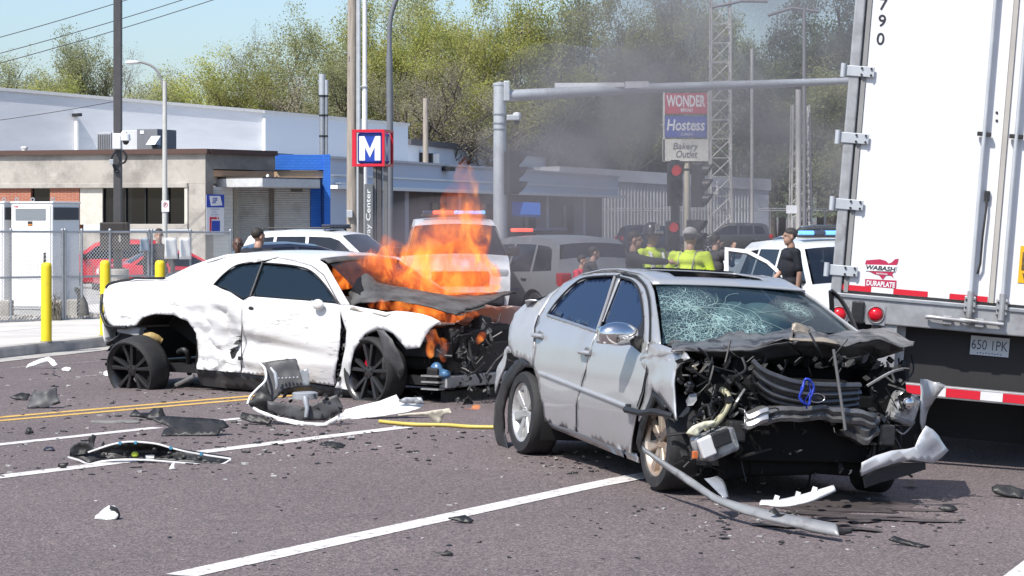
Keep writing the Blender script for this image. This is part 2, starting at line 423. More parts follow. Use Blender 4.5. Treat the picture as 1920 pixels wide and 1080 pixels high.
BRICKR = brick_mat('red_brick', (0.40, 0.13, 0.07), (0.33, 0.10, 0.055), (0.36, 0.27, 0.22))
BRICKBL = brick_mat('blue_painted_brick', (0.035, 0.17, 0.60), (0.03, 0.15, 0.54), (0.02, 0.11, 0.42), .3, .12)
BRICKC = brick_mat('cream_brick', (0.60, 0.60, 0.58), (0.55, 0.55, 0.53), (0.42, 0.42, 0.41), .4, .16)
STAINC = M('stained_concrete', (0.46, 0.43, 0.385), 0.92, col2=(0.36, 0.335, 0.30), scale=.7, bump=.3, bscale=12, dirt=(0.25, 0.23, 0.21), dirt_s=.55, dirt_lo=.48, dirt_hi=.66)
STAINSH = M('shaded_weathered_concrete', (0.26, 0.24, 0.215), 0.92, col2=(0.17, 0.155, 0.14), scale=.8, bump=.3, bscale=12, dirt=(0.36, 0.34, 0.30), dirt_s=.7)  # dark from weathering plus the side face's shade put into the colour
BROWN = M('brown_coping', (0.085, 0.045, 0.035), 0.6)
CREAM = M('cream_panel', (0.60, 0.57, 0.50), 0.8, dirt=(.45, .43, .38), dirt_s=.8)
SHUT = M('shutter_metal', (0.62, 0.62, 0.61), 0.55, var=.1, dirt=(.4, .38, .36), dirt_s=.9)
WINB = glass('shop_window', (0.012, 0.014, 0.016), 0.05, 0.25)
# -- warehouse
w = thing('warehouse', 'long white painted brick warehouse wall behind the concrete building', 'building', (-20, 140, -1))
fr = fr_px(-70, 119.5, 493, 131.0); fr2 = fr_px(493.6, 131.0, 765, 146.0)
def wallp(f, py0, py1, name, mat, **k):
    """wall whose parapet falls along the street, from photo rows at its two ends"""
    z0 = CH-(py0-HY)/F*f.A.y; e = f.pt(f.L, 0); z1 = CH-(py1-HY)/F*e.y; m_ = MB()
    q = [f.pt(0, -1), f.pt(f.L, -1), f.pt(f.L, z1), f.pt(0, z0)]; m_.prism(q, -f.n*18); o_ = m_.build(name, mat, w, world=True, **k)
    m_ = MB(); m_.prism([f.pt(-.05, z0, .1), f.pt(f.L+.05, z1, .1), f.pt(f.L+.05, z1+.16, .1), f.pt(-.05, z0+.16, .1)], -f.n*18.2); m_.build('coping', M('pale_coping', (.62, .62, .61), .7), w, world=True)
wallp(fr, 164, 212, 'wall', BRICKW); wallp(fr2, 212, 236, 'shade_tinted_wall', BRICKB, label='white warehouse wall stretch with bluish shade in its colour')  # second stretch is white brick too, its shade painted in as pale blue
mb = MB(); fr.pbox(mb, 139.5, 214, 142.5, 292, 0.01, .25); mb.build('downpipe', WPAINT, w, world=True)
mb = MB(); fr.pbox(mb, 134, 213, 139, 219, 0.05, .8); mb.build('flood_lamp', BLACKP, w, world=True)
mb = MB(); fr.pbox(mb, 492, 222, 494.5, 292, 0.01, .2); mb.build('downpipe', WPAINT, w, world=True)
# -- concrete front building
b1 = thing('concrete_building', 'low weathered concrete and brick building with brown roof edge and dark windows', 'building', (-13, 102, -1))
fa = fr_px(-60, 103.4, 385, 100.0)
top = fa.uz(385, 288)[1]
mb = MB()
u0 = 0; ue = fa.L
z_band = fa.uz(300, 344)[1]
fa.box(mb, 0, ue, z_band, top, -9, 0)
fa.pbox(mb, 353, 344, 385, 520, -.5, 0.0)
uw = fa.uz(149, 350)[0]; ux = fa.uz(353, 350)[0]
zs = fa.uz(300, 421)[1]
fa.box(mb, uw, ux, -1.2, zs-.25, -.5, 0)
mb.build('wall', STAINC, b1, world=True)
mb = MB(); fa.box(mb, -.3, ue+.15, top, top+.2, -9, .18); mb.build('roof_edge', BROWN, b1, world=True)
mb = MB(); fa.box(mb, 0, ux, z_band-.18, z_band+.02, -.2, .12); mb.build('ledge', STAINC, b1, world=True, bevel=.02)
def slab_(x0, y0, x1, y1, d0, d1, name, mat, bev=0):
    m_ = MB(); fa.pbox(m_, x0, y0, x1, y1, d0, d1); return m_.build(name, mat, b1, world=True, bevel=bev)
slab_(-60, 351, 57, 520, -.4, -.03, 'brick_wall', BRICKR); slab_(93, 351, 148, 520, -.4, -.03, 'brick_wall', BRICKR)
slab_(57, 351, 93, 520, -.5, -.18, 'dark_window', WINB)
slab_(149, 351, 191, 421, -.4, -.05, 'panel', CREAM)
wf = slab_(191, 420, 353, 430, -.3, .1, 'window_sill', STAINC, .02)
slab_(347, 346, 353, 421, -.3, .08, 'window_jamb', CREAM, .02)
fx = [191, 233, 270, 313, 347]
for a, b in zip(fx, fx[1:]): slab_(a+.8, 348, b-.8, 420, -.4, -.22, 'window_pane', WINB)
for a in fx: slab_(a-.8, 348, a+.8, 420, -.35, -.12, 'mullion', BLACKP)
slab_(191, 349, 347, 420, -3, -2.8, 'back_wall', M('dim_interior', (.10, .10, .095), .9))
# right return face
fc = fr_px(385.3, 100.0, 516, 103.4)
def slab2(f, x0, y0, x1, y1, d0, d1, name, mat, par, bev=0):
    m_ = MB(); f.pbox(m_, x0, y0, x1, y1, d0, d1); return m_.build(name, mat, par, world=True, bevel=bev)
zc = top
m_ = MB(); fc.box(m_, 0.02, fc.L, fc.uz(450, 318)[1], zc, -6, 0); fc.box(m_, 0.02, fc.uz(400, 330)[0], -1.2, fc.uz(450, 318)[1], -1, 0); m_.build('side_wall', STAINSH, b1, world=True)
m_ = MB(); fc.box(m_, 0.17, fc.L, zc, zc+.2, -6, .15); m_.build('roof_edge', BROWN, b1, world=True)
WOODP = M('plywood_panel', (0.50, 0.31, 0.19), .8, col2=(.42, .25, .15), scale=3, stretch=(1, 1, 5))
slab2(fc, 401, 319, 516, 333, -.3, -.06, 'plywood_panel', WOODP, b1)
slab2(fc, 401, 350, 443, 520, -.8, -.2, 'cream_brick_wall', BRICKC, b1)
fd = fr_px(440, 104.2, 613, 105.2)
slab2(fd, 438, 345, 446, 520, -.6, 0.0, 'door_post', CREAM, b1)
def shutter(x0, y0, x1, y1):
    t_, z1 = fd.uz(x0, y0); u1, z0 = fd.uz(x1, y1); n = 26
    sh = None
    for k in range(n):
        a = z0+(z1-z0)*k/n; b_ = z0+(z1-z0)*(k+1)/n
        m_ = MB(); m_.add([fd.pt(t_, a, -.1), fd.pt(u1, a, -.1), fd.pt(u1, (a*.4+b_*.6), -.055), fd.pt(t_, (a*.4+b_*.6), -.055), fd.pt(u1, b_, -.1), fd.pt(t_, b_, -.1), fd.pt(t_, a, -.14), fd.pt(u1, a, -.14), fd.pt(u1, b_, -.14), fd.pt(t_, b_, -.14)], [(0, 1, 2, 3), (3, 2, 4, 5), (6, 9, 8, 7), (0, 3, 5, 9, 6), (1, 7, 8, 4, 2)])
        if sh is None: sh = m_.build('roller_shutter', SHUT, b1, world=True)
        else: m_.build('slat', SHUT, sh, world=True)
shutter(446, 352, 506, 458); shutter(514, 350, 582, 458)
slab2(fd, 447, 350, 505, 354, -.1, .03, 'shutter_box', M('rusty_box', (.28, .12, .08), .8), b1)
slab2(fd, 506, 350, 513.5, 458, -.2, .05, 'door_post', M('brown_post', (.20, .17, .15), .8), b1)
slab2(fd, 583, 350, 602, 458, -.3, 0.02, 'blue_wall', BRICKBL, b1)
slab2(fd, 546, 351, 566, 359, -.05, .15, 'vent_box', M('grey_brown', (.16, .14, .13), .8), b1)
slab2(fd, 440, 458, 602, 540, -.4, -.02, 'plinth', CONC, b1)
# blue parapet, peach panel, canopy, fin
slab2(fd, 515, 290, 608, 319, -1.2, .35, 'blue_parapet', BRICKBL, b1)
slab2(fd, 517, 320, 608, 333, -1, .2, 'peach_panel', M('peach_panel', (.60, .42, .27), .8), b1)
slab2(fd, 604, 290, 615.5, 440, -1.0, .55, 'blue_fin', BRICKBL, b1)
slab2(fd, 613, 290, 616, 440, -1.0, .2, 'fin_edge', M('blue_edge', (.02, .08, .34), .7), b1)
CANO = M('canopy_metal', (.55, .56, .56), .5, dirt=(.38, .38, .38), dirt_s=1.2)
A_ = P(405, 335, 100.6); m_ = MB()
q = [P(404, 335, 101.2), P(492, 334, 99.4), P(600, 337, 102.4), P(600, 337, 105), P(404, 335, 105)]
zc_ = P(492, 334, 99.4).z; q = [V((p.x, p.y, zc_)) for p in q]
m_.prism(q, (0, 0, -.36)); m_.build('canopy', CANO, b1, world=True, bevel=.02)
m_ = MB(); m_.prism([V((p.x, p.y, zc_+.002)) for p in q], (0, 0, .05)); m_.build('canopy_edge', M('dark_edge', (.10, .09, .09), .6), b1, world=True)
m_ = MB(); m_.ell(P(502, 331, 102), (.07, .07, .1)); m_.build('lamp', WPAINT, b1, world=True)
# wall sign
sg = thing('wall_sign', 'blue and white directional wall sign with red arrow at the building corner', 'sign', P(401, 440, 100.2))
def fcb(x0, y0, x1, y1, d, name, mat): return slab2(fc, x0, y0, x1, y1, d, d+.012, name, mat, sg)
SIGW = M('sign_white', (.74, .75, .77), .5, var=.05); SIGB = M('sign_blue', (.02, .06, .40), .5, var=.05); SIGR = M('sign_red', (.55, .02, .05), .5, var=.05)
fcb(384.8, 365, 418, 440, .05, 'panel', SIGW); fcb(384.8, 364.5, 418, 389, .066, 'header', SIGB)
m_ = MB(); m_.prism([fc.pt(*fc.uz(*q), .081) for q in ((390, 367.5), (410, 367.5), (414, 385), (393, 386))], fc.n*.01); m_.build('emblem', SIGW, sg, world=True)
u_, z_ = fc.uz(395, 381.5); text(None, 'lettering', 'SIP', fc.pt(u_, z_, .094), fc.u, (0, 0, 1), .24, SIGB, sg, width=.30, shear=.25, bold=.02)
for i, (t_, w_) in enumerate((('SHIPPING/RECEIVING', .5), ('LOCATED AT', .3), ('BACK OF BUILDING', .48))):
    u_, z_ = fc.uz(401, 393.8+i*4.9); text(None, 'lettering', t_, fc.pt(u_, z_, .064), fc.u, (0, 0, 1), .062, M('sign_text_grey', (.25, .26, .40), .6), sg, width=w_, align='CENTER')
fcb(391, 407, 394, 438, .066, 'arrow_shaft', SIGR); fcb(394.2, 407, 402, 411, .066, 'arrow_shaft', SIGR)
m_ = MB(); m_.prism([fc.pt(*fc.uz(*q), .066) for q in ((402.2, 406), (405, 409), (402.2, 412.4))], fc.n*.01); m_.build('arrow_head', SIGR, sg, world=True)
m_ = MB(); m_.ell(fc.pt(*fc.uz(407, 409), .07), (.035, .02, .05), 8, 5); m_.build('dot', SIGR, sg, world=True)
fcb(395, 414, 410, 434, .066, 'map_block', SIGB)
# -- rooftop items
ac = thing('rooftop_air_conditioner', 'grey rooftop air conditioning unit on the concrete building', 'air conditioner', P(245, 288, 106))
f6 = fr_px(181, 106.5, 300, 105.5)
ACG = M('air_unit_grey', (.40, .41, .43), .5, .2, var=.12); ACD = M('air_unit_dark', (.17, .18, .20), .6)
slab2(f6, 182, 249, 208, 292, -1.8, 0, 'coil_housing', ACG, ac, .02)
for i in range(7): slab2(f6, 184+i*3.4, 252, 185.6+i*3.4, 290, 0, .04, 'fin', ACD, ac)
slab2(f6, 208.5, 245, 257, 292, -1.8, -.1, 'casing', M('air_unit_pale', (.58, .60, .62), .5), ac, .02)
slab2(f6, 257.5, 242, 296, 292, -1.8, .05, 'fan_housing', ACD, ac, .02)
slab2(f6, 264, 245, 271, 251, .05, .07, 'label_plate', SIGW, ac)
m_ = MB(); u_, z_ = f6.uz(285, 255); u2, z2 = f6.uz(302, 272); m_.prism([f6.pt(u_, z_, .06), f6.pt(u_, z2, .06), f6.pt(u_, z2, .6)], f6.u*.45); m_.build('hood', M('air_unit_pale', (.58, .60, .62)), ac, world=True)
vt = MB(); u_, z_ = f6.uz(47, 288)
ve = thing('roof_vent', 'small white roof vent standing alone above the brown roof edge', 'vent', P(46, 290, 105.5)); m_ = MB(); m_.cyl(P(46, 292, 105.5), P(46, 278, 105.5), .13); m_.build('pipe', WPAINT, ve, world=True); m_ = MB(); m_.lathe([(.02, .1), (.16, .08), (.16, 0), (.13, 0)], P(46, 278.5, 105.5), (0, 0, 1)); m_.build('cap', WPAINT, ve, world=True)
for i, (xa, yt, r, lab) in enumerate(((604, 139, .15, 'tall galvanised exhaust stack with a wide top above the blue wall'), (612, 150, .085, 'thinner shorter exhaust stack just right of the tall one'))):
    st = thing('exhaust_stack', lab, 'chimney', P(xa, 292, 107.5), group='exhaust stacks by the blue wall')
    Y_ = 107.5; m_ = MB(); m_.cyl(P(xa, 300, Y_), P(xa, 178, Y_), r*.82); m_.build('pipe', STEEL, st, smooth=40, world=True)
    m_ = MB(); m_.cyl(P(xa, 178, Y_), P(xa, yt, Y_), r); m_.build('top_sleeve', GALV, st, smooth=40, world=True)
    m_ = MB()
    for yy in (182, 218, 257): m_.lathe([(r*.83, 0), (r*.95, 0), (r*.95, .08), (r*.83, .08)], P(xa, yy, Y_), (0, 0, 1), 16, True)
    m_.build('clamp', DARKMET, st, world=True)
# -- pale wing to the right
wg = thing('pale_wing', 'low white wing tinted with bluish shade running back behind the burning car', 'building', (-3, 140, -1))
f7 = Frame((-9.05, 118), (7.6, 173)); z7 = f7.uz(616, 297)[1]
ub = f7.uz(735, 360)[0]; ze = f7.uz(700, 356)[1]
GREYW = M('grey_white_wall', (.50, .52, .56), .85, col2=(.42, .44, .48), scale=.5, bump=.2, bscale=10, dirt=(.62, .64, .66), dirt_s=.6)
m_ = MB(); f7.box(m_, 0, f7.L, ze, z7, -14, 0); f7.box(m_, 0, ub, -1.5, ze, -14, 0); m_.build('wall', BRICKB, wg, world=True)  # wing wall carries its blue shade in the brick colour
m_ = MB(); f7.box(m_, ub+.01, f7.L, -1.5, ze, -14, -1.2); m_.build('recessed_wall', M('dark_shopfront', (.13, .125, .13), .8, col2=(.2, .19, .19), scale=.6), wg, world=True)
m_ = MB(); f7.box(m_, -.1, f7.L+.1, z7, z7+.12, -14, .15); m_.build('coping', M('pale_coping', (.62, .62, .61)), wg, world=True)
m_ = MB(); f7.box(m_, 0, f7.L, z7-.85, z7-.75, 0, .08); m_.build('pipe', WPAINT, wg, world=True)
m_ = MB(); f7.box(m_, 0.2, f7.L, ze-.02, ze+.16, .0, .5); m_.build('canopy', WPAINT, wg, world=True)
x = ub+.6; k = 0
while x < f7.L-2:
    m_ = MB(); f7.box(m_, x, x+2.6, .4, ze-.6, -1.18, -1.1); m_.build('dark_window', WINB, wg, world=True)
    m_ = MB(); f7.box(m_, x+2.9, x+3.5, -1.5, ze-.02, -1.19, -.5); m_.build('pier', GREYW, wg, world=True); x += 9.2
m_ = MB(); f7.pbox(m_, 828, 313, 838, 321, 0, .5); m_.build('flood_lamp', BLACKP, wg, world=True)
m_ = MB(); f7.pbox(m_, 626, 342, 636, 346, 0.05, .35); m_.build('wall_lamp', WPAINT, wg, world=True)
aw = thing('blue_awning', 'bright blue awning on the wing behind the signal post', 'awning', P(988, 400, 146))
m_ = MB(); a = P(960, 378, 147); b_ = P(1013, 380, 149); m_.add([a, b_, b_+V((0, -1.2, -.75)), a+V((0, -1.2, -.75)), a+V((0, -1.2, -.9)), b_+V((0, -1.2, -.9)), a+V((0, 0, -.9)), b_+V((0, 0, -.9))], [(0, 1, 2, 3), (3, 2, 5, 4), (0, 3, 4, 6), (1, 7, 5, 2)])
m_.build('canvas', M('blue_canvas', (.02, .13, .5), .8), aw, world=True, solid=.02)
# -- block behind the wing and corrugated shed
bb = thing('rear_block', 'pale rear block with a dark roof line behind the low wing', 'building', (0, 190, -1))
f8 = fr_px(765, 172, 1060, 216); m_ = MB(); f8.box(m_, 0, f8.L, -1, 7.1, -12, 0); m_.build('wall', BRICKB, bb, world=True)
m_ = MB(); f8.box(m_, -.2, f8.L+.2, 7.1, 7.5, -12, .3); m_.build('roof_edge', M('dark_roof_edge', (.09, .09, .1), .7), bb, world=True)
for xx in (786, 800, 812):
    m_ = MB(); f8.box(m_, f8.uz(xx, 280)[0], f8.uz(xx, 280)[0]+.3, 5.9, 6.6, 0, .4); m_.build('lamp', BLACKP if xx != 812 else WPAINT, bb, world=True)
sh = thing('corrugated_shed', 'grey corrugated metal shed behind the bakery sign', 'building', (12, 200, 0))
f9 = fr_px(1050, 200, 1440, 214); ztop0, ztop1 = f9.uz(1050, 312)[1], f9.uz(1440, 336)[1]
CORR = M('corrugated_metal', (.50, .50, .50), .6, .1, var=.1, scale=.5, dirt=(.36, .35, .34), dirt_s=.4)
rows = []; n = 260
pr = [[], []]
for i in range(n+1):
    u_ = f9.L*i/n; d_ = .07*((i % 4) in (1, 2)); zt_ = ztop0+(ztop1-ztop0)*i/n-.9
    pr[0].append(f9.pt(u_, -.3, d_)); pr[1].append(f9.pt(u_, zt_, d_))
m_ = MB(); m_.grid(pr); m_.build('wall', CORR, sh, world=True)
m_ = MB(); m_.add([f9.pt(-.2, ztop0-1, .2), f9.pt(f9.L+.2, ztop1-1, .2), f9.pt(f9.L+.2, ztop1, .2), f9.pt(-.2, ztop0, .2), f9.pt(-.2, ztop0-1, -10), f9.pt(f9.L+.2, ztop1-1, -10), f9.pt(f9.L+.2, ztop1, -10), f9.pt(-.2, ztop0, -10)], [(0, 1, 2, 3), (1, 5, 6, 2), (3, 2, 6, 7), (4, 0, 3, 7), (5, 4, 7, 6)]); m_.build('roof_fascia', GREYW, sh, world=True)
m_ = MB(); f9.pbox(m_, 1408, 345, 1440, 450, -9.9, .1); m_.build('end_wall', GREYW, sh, world=True)
m_ = MB(); f9.pbox(m_, 1340, 340, 1343, 365, .08, .3); m_.build('downpipe', WPAINT, sh, world=True)
# ------------------------------------------------------------------ poles, signs, street furniture
WOOD = M('weathered_wood', (.36, .32, .27), .9, col2=(.24, .21, .18), scale=2.5, stretch=(6, 6, .5), bump=.4, bscale=10)
GREYP = M('grey_painted_pole', (.17, .18, .20), .45, .2, var=.1)
DKP = M('dark_bronze', (.07, .068, .072), .5, .2, var=.15)
BROWNB = M('brown_box', (.028, .022, .021), .55)
LAMPW = M('lamp_housing', (.72, .73, .74), .4)
# light pole with junction box and camera
Y_ = 70.0; lp = thing('square_light_pole', 'dark square steel light pole in the lot on a concrete footing', 'pole', P(221, 524, Y_))
m_ = MB(); c = P(221, 470, Y_).x; m_.bx((c-.115, Y_-.115, P(0, 505, Y_).z), (c+.115, Y_+.115, 10.5)); m_.build('shaft', DKP, lp, world=True, bevel=.02)
m_ = MB(); m_.cyl((c, Y_, gz(c, Y_)-.1), (c, Y_, P(0, 504, Y_).z), .32, 20); m_.build('footing', CONC, lp, smooth=40, world=True, bevel=.02)
m_ = MB(); m_.bx((c-.2, Y_-.2, P(0, 505, Y_).z), (c+.2, Y_+.2, P(0, 502, Y_).z)); m_.build('base_plate', DKP, lp, world=True)
jb = thing('junction_box', 'dark brown metal box strapped to the square light pole', 'box', P(213, 470, Y_-.4))
m_ = MB(); a = P(187, 470, Y_-.5); b_ = P(240, 417, Y_-.5); m_.bx((a.x, Y_-.5, a.z), (b_.x, Y_-.13, b_.z)); m_.build('case', BROWNB, jb, world=True, bevel=.02)
m_ = MB(); q = P(225, 448, Y_-.5); m_.bx((q.x-.03, Y_-.56, q.z-.09), (q.x+.03, Y_-.5, q.z+.1)); m_.build('latch', CHROME, jb, world=True, bevel=.01)
m_ = MB(); m_.bx((a.x+.03, Y_-.515, a.z+.03), (b_.x-.12, Y_-.503, b_.z-.03)); m_.build('door', BROWNB, jb, world=True, bevel=.006)
sc_ = thing('security_camera', 'white dome security camera on a bracket on the dark light pole', 'camera', P(233, 285, Y_-.3))
m_ = MB(); a = P(212, 280, Y_-.2); b_ = P(228, 250, Y_-.2); m_.bx((a.x, Y_-.35, a.z), (b_.x, Y_-.13, b_.z)); m_.build('housing', LAMPW, sc_, world=True, bevel=.03)
m_ = MB(); m_.tube([P(226, 256, Y_-.3), P(232, 247, Y_-.35), P(236, 250, Y_-.4)], .05); m_.build('arm', LAMPW, sc_, smooth=60, world=True)
m_ = MB(); m_.lathe([(.02, .2), (.12, .17), (.14, .0), (.1, -.02)], P(236, 263, Y_-.45), (0, 0, 1), 18); m_.build('dome_shell', LAMPW, sc_, smooth=50, world=True)
m_ = MB(); m_.ell(P(236, 264.5, Y_-.45), (.095, .095, .11)); m_.build('lens_dome', BLACKP, sc_, smooth=180, world=True)
m_ = MB(); m_.tube(cr([P(229, 281, Y_-.3), P(237, 292, Y_-.3), P(234, 304, Y_-.25), P(226, 306, Y_-.2)], 5), .03); m_.tube(cr([P(218, 281, Y_-.3), P(211, 292, Y_-.3), P(210, 300, Y_-.25), P(216, 320, Y_-.2), P(221, 322, Y_-.2)], 5), .03); m_.build('cable', BLACKP, sc_, smooth=180, world=True)
m_ = MB(); a = P(209, 308, Y_-.3); m_.bx((a.x-.06, Y_-.35, a.z), (a.x+.06, Y_-.2, a.z+.14)); m_.build('power_box', ACG, sc_, world=True, bevel=.01)
# cobra head street lamp
Y_ = 88.0; sl = thing('street_lamp', 'pale round street lamp post with a curved arm in front of the concrete building', 'street lamp', P(309, 500, Y_))
m_ = MB(); m_.cyl(P(309, 530, Y_), P(309, 152, Y_), .105, 16, .075); m_.build('post', M('pale_pole', (.50, .50, .47), .6, var=.12), sl, smooth=40, world=True)
m_ = MB(); m_.tube(cr([P(306, 170, Y_), P(302, 148, Y_), P(288, 126, Y_), P(266, 117, Y_), P(258, 117.5, Y_)], 5), .045); m_.build('arm', M('grey_arm', (.25, .25, .25), .5), sl, smooth=60, world=True)
m_ = MB(); m_.ell(P(248, 117, Y_), (.27, .13, .075)); m_.build('lamp_head', LAMPW, sl, smooth=180, world=True)
ns = thing('parking_sign', 'small white no parking sign fixed to the pale street lamp post', 'sign', P(309.5, 397, Y_-.12))
m_ = MB(); a = P(303, 397, Y_-.12); b_ = P(317, 376, Y_-.12); m_.bx((a.x, Y_-.125, a.z), (b_.x, Y_-.115, b_.z)); m_.build('plate', SIGW, ns, world=True, bevel=.004)
q = P(310, 384, Y_-.13); m_ = MB(); m_.lathe([(.075, -.003), (.092, -.003), (.092, .003), (.075, .003)], q, (0, -1, 0), 20, True); m_.box(q, (.15, .005, .014), Matrix.Rotation(radians(-45), 3, 'Y')); m_.build('prohibition_ring', SIGR, ns, world=True)
text(None, 'lettering', 'P', q+V((-.035, -.004, -.05)), (1, 0, 0), (0, 0, 1), .1, BLACKP, ns, bold=.02)
# utility pole with conduits
Y_ = 78.0; up_ = thing('utility_pole', 'tall weathered wooden utility pole with conduits beside the transit sign', 'pole', P(662, 520, Y_))
m_ = MB(); m_.tube([P(661, 530, Y_), P(660, 300, Y_), P(661, -60, Y_)], [.2, .17, .15], 14); m_.build('shaft', WOOD, up_, smooth=60, world=True)
for dx, r, mt in ((9.5, .045, GALV), (12.5, .05, GALV), (4, .018, BLACKP)):
    m_ = MB(); m_.tube([P(662+dx, 530, Y_-.12), P(661+dx, 250, Y_-.12), P(661+dx, -60, Y_-.1)], r, 8); m_.build('conduit', mt, up_, smooth=60, world=True)
m_ = MB(); a = P(650, 408, Y_-.25); m_.bx((a.x, Y_-.32, a.z), (a.x+.19, Y_-.18, a.z+.24)); m_.build('meter_box', GALV, up_, world=True, bevel=.01)
m_ = MB(); m_.tube([P(652, 100, Y_-.2), P(646, 99, Y_-.3)], .02); m_.build('step', GALV, up_, world=True)
wp_ = thing('white_pipe_pole', 'slim white round pole rising above the transit sign', 'pole', P(684, 480, 76))
m_ = MB(); m_.cyl(P(684, 530, 76), P(684, 160, 76), .085, 14); m_.build('lower_tube', LAMPW, wp_, smooth=40, world=True)
m_ = MB(); m_.cyl(P(684, 160, 76), P(684, -60, 76), .072, 14); m_.build('upper_tube', LAMPW, wp_, smooth=40, world=True)
m_ = MB(); m_.bx(P(671, 163, 76.0), P(688, 161, 75.88)); m_.build('bracket', GALV, wp_, world=True)
ar = thing('arched_lamp_post', 'grey arched lamp post bending to the right beyond the picture top', 'street lamp', P(731, 500, 74))
m_ = MB(); m_.tube(cr([P(731, 530, 74), P(731, 250, 74), P(730, 90, 74), P(731, 45, 74), P(737, 15, 74), P(748, -8, 74), P(775, -35, 74), P(830, -52, 74)], 6), [.10]*12+[.075]*31, 14); m_.build('post', GREYP, ar, smooth=60, world=True)
m_ = MB(); m_.ell(P(848, -54, 74), (.35, .15, .08)); m_.build('lamp_head', LAMPW, ar, smooth=180, world=True)
wpo = thing('short_wood_pole', 'short bare wooden pole standing behind the pale wing roof', 'pole', P(798, 320, 140))
m_ = MB(); m_.tube([P(798, 330, 140), P(798, 184, 140)], [.17, .15], 10); m_.build('shaft', WOOD, wpo, smooth=60, world=True)
# transit pylon sign
Y_ = 70.0; ms = thing('transit_sign', 'transit pylon sign with a red framed cube bearing a white letter M', 'sign', P(700, 520, Y_))
cx = P(660, 0, Y_).x; zb, zt_ = P(0, 312, Y_).z, P(0, 243, Y_).z; S_ = zt_-zb
ms_m = Matrix.Translation((cx, Y_, zb)) @ Matrix.Rotation(radians(-13), 4, 'Z')
REDF = M('red_frame', (.55, .008, .03), .35, var=.05); BLUEF = M('blue_face', (.01, .05, .36), .3, var=.06)
W_ = S_*.915
def msp(m__, name, mat, **k): m__.xf(ms_m); return m__.build(name, mat, ms, world=True, **k)
t_ = .075
for a, b_ in (((0, 0, 0), (t_*1.6, t_, S_)), ((W_-t_, 0, 0), (W_, t_, S_)), ((t_*1.6, 0, 0), (W_-t_, t_, t_)), ((t_*1.6, 0, S_-t_), (W_-t_, t_, S_)),
              ((0, W_-t_, 0), (t_, W_, S_)), ((W_-t_, W_-t_, 0), (W_, W_, S_)), ((t_, W_-t_, 0), (W_-t_, W_, t_)), ((t_, W_-t_, S_-t_), (W_-t_, W_, S_)),
              ((0, t_, 0), (t_, W_-t_, t_)), ((W_-t_, t_, 0), (W_, W_-t_, t_)), ((0, t_, S_-t_), (t_, W_-t_, S_)), ((W_-t_, t_, S_-t_), (W_, W_-t_, S_))):
    m_ = MB(); m_.bx(a, b_); msp(m_, 'frame_bar', REDF)
m_ = MB(); m_.bx((t_*1.7, t_*1.2, t_*1.1), (W_-t_*1.1, W_-t_*1.1, S_-t_*1.1)); core = msp(m_, 'cube_core', BLUEF, bevel=.08, seg=4)
def mface(mm, nm):
    A = W_*.77; h = S_*.66; x0 = W_*.2; z0 = S_*.16; q = W_*.655; th = q*.27
    pts = [(x0, z0), (x0+th, z0), (x0+th, z0+h*.55), (x0+q/2, z0+h*.12), (x0+q-th, z0+h*.55), (x0+q-th, z0), (x0+q, z0), (x0+q, z0+h), (x0+q-th*.9, z0+h), (x0+q/2, z0+h*.48), (x0+th*.9, z0+h), (x0, z0+h)]
    m_ = MB(); m_.prism([mm(a, b_) for a, b_ in pts], mm(0, 0, -.012)-mm(0, 0)); return m_
msp(mface(lambda a, b_, d=0: V((a, t_*1.18+d, b_)), 'f'), 'letter_m', SIGW)
msp(mface(lambda a, b_, d=0: V((W_-t_*1.08-d, a, b_)), 's'), 'letter_m', SIGW)
PERF = M('perforated_steel', (.20, .205, .21), .5, .5, col2=(.12, .12, .125), scale=40, lo=.45, hi=.55)
for k, (xa, xb) in enumerate(((673, 681), (700, 706), (708, 716), (719, 727))):
    a = P(xa, 530, Y_+.3); b_ = P(xb, 312, Y_+.3); m_ = MB(); m_.bx((a.x, Y_+.1, a.z), (b_.x, Y_+.6, zb-.005)); m_.build('column', PERF if k % 2 else M('dark_column', (.09, .09, .095), .5, .4), ms, world=True)
a = P(683, 530, Y_); b_ = P(699, 345, Y_); m_ = MB(); m_.bx((a.x, Y_-.02, a.z), (b_.x, Y_+.08, b_.z)); m_.build('name_plate', M('slate_plate', (.13, .145, .15), .5), ms, world=True)
a = P(697.2, 453, Y_); text(None, 'lettering', 'way Center', V((a.x, Y_-.024, a.z)), (0, 0, 1), (-1, 0, 0), .17, SIGW, ms, width=1.52, bold=.01)
# bollards
YEL = M('yellow_bollard', (.72, .56, .015), .55, var=.08, scale=3, dirt=(.45, .36, .05), dirt_s=3)
for i, (px, py, lab) in enumerate(((87, 641, 'yellow bollard standing alone on the pavement left of the white car'), (197, 630, 'yellow bollard right behind the rear bumper of the white car'), (300, 630, 'yellow bollard whose top just shows above the white car boot'))):
    b_ = G(px, py, .15); bo = thing('bollard', lab, 'bollard', b_, 0, 'yellow bollards along the pavement')
    m_ = MB(); m_.lathe([(.073, 0), (.073, 1.02), (.068, 1.055), (.05, 1.08), (0.001, 1.085)], (0, 0, 0), (0, 0, 1), 24); m_.build('sleeve', YEL, bo, smooth=50)
    m_ = MB(); m_.lathe([(.074, 0), (.085, 0), (.085, .012), (.074, .012)], (0, 0, 0), (0, 0, 1), 24, True); m_.build('base_ring', M('bollard_base', (.3, .28, .25), .9), bo)
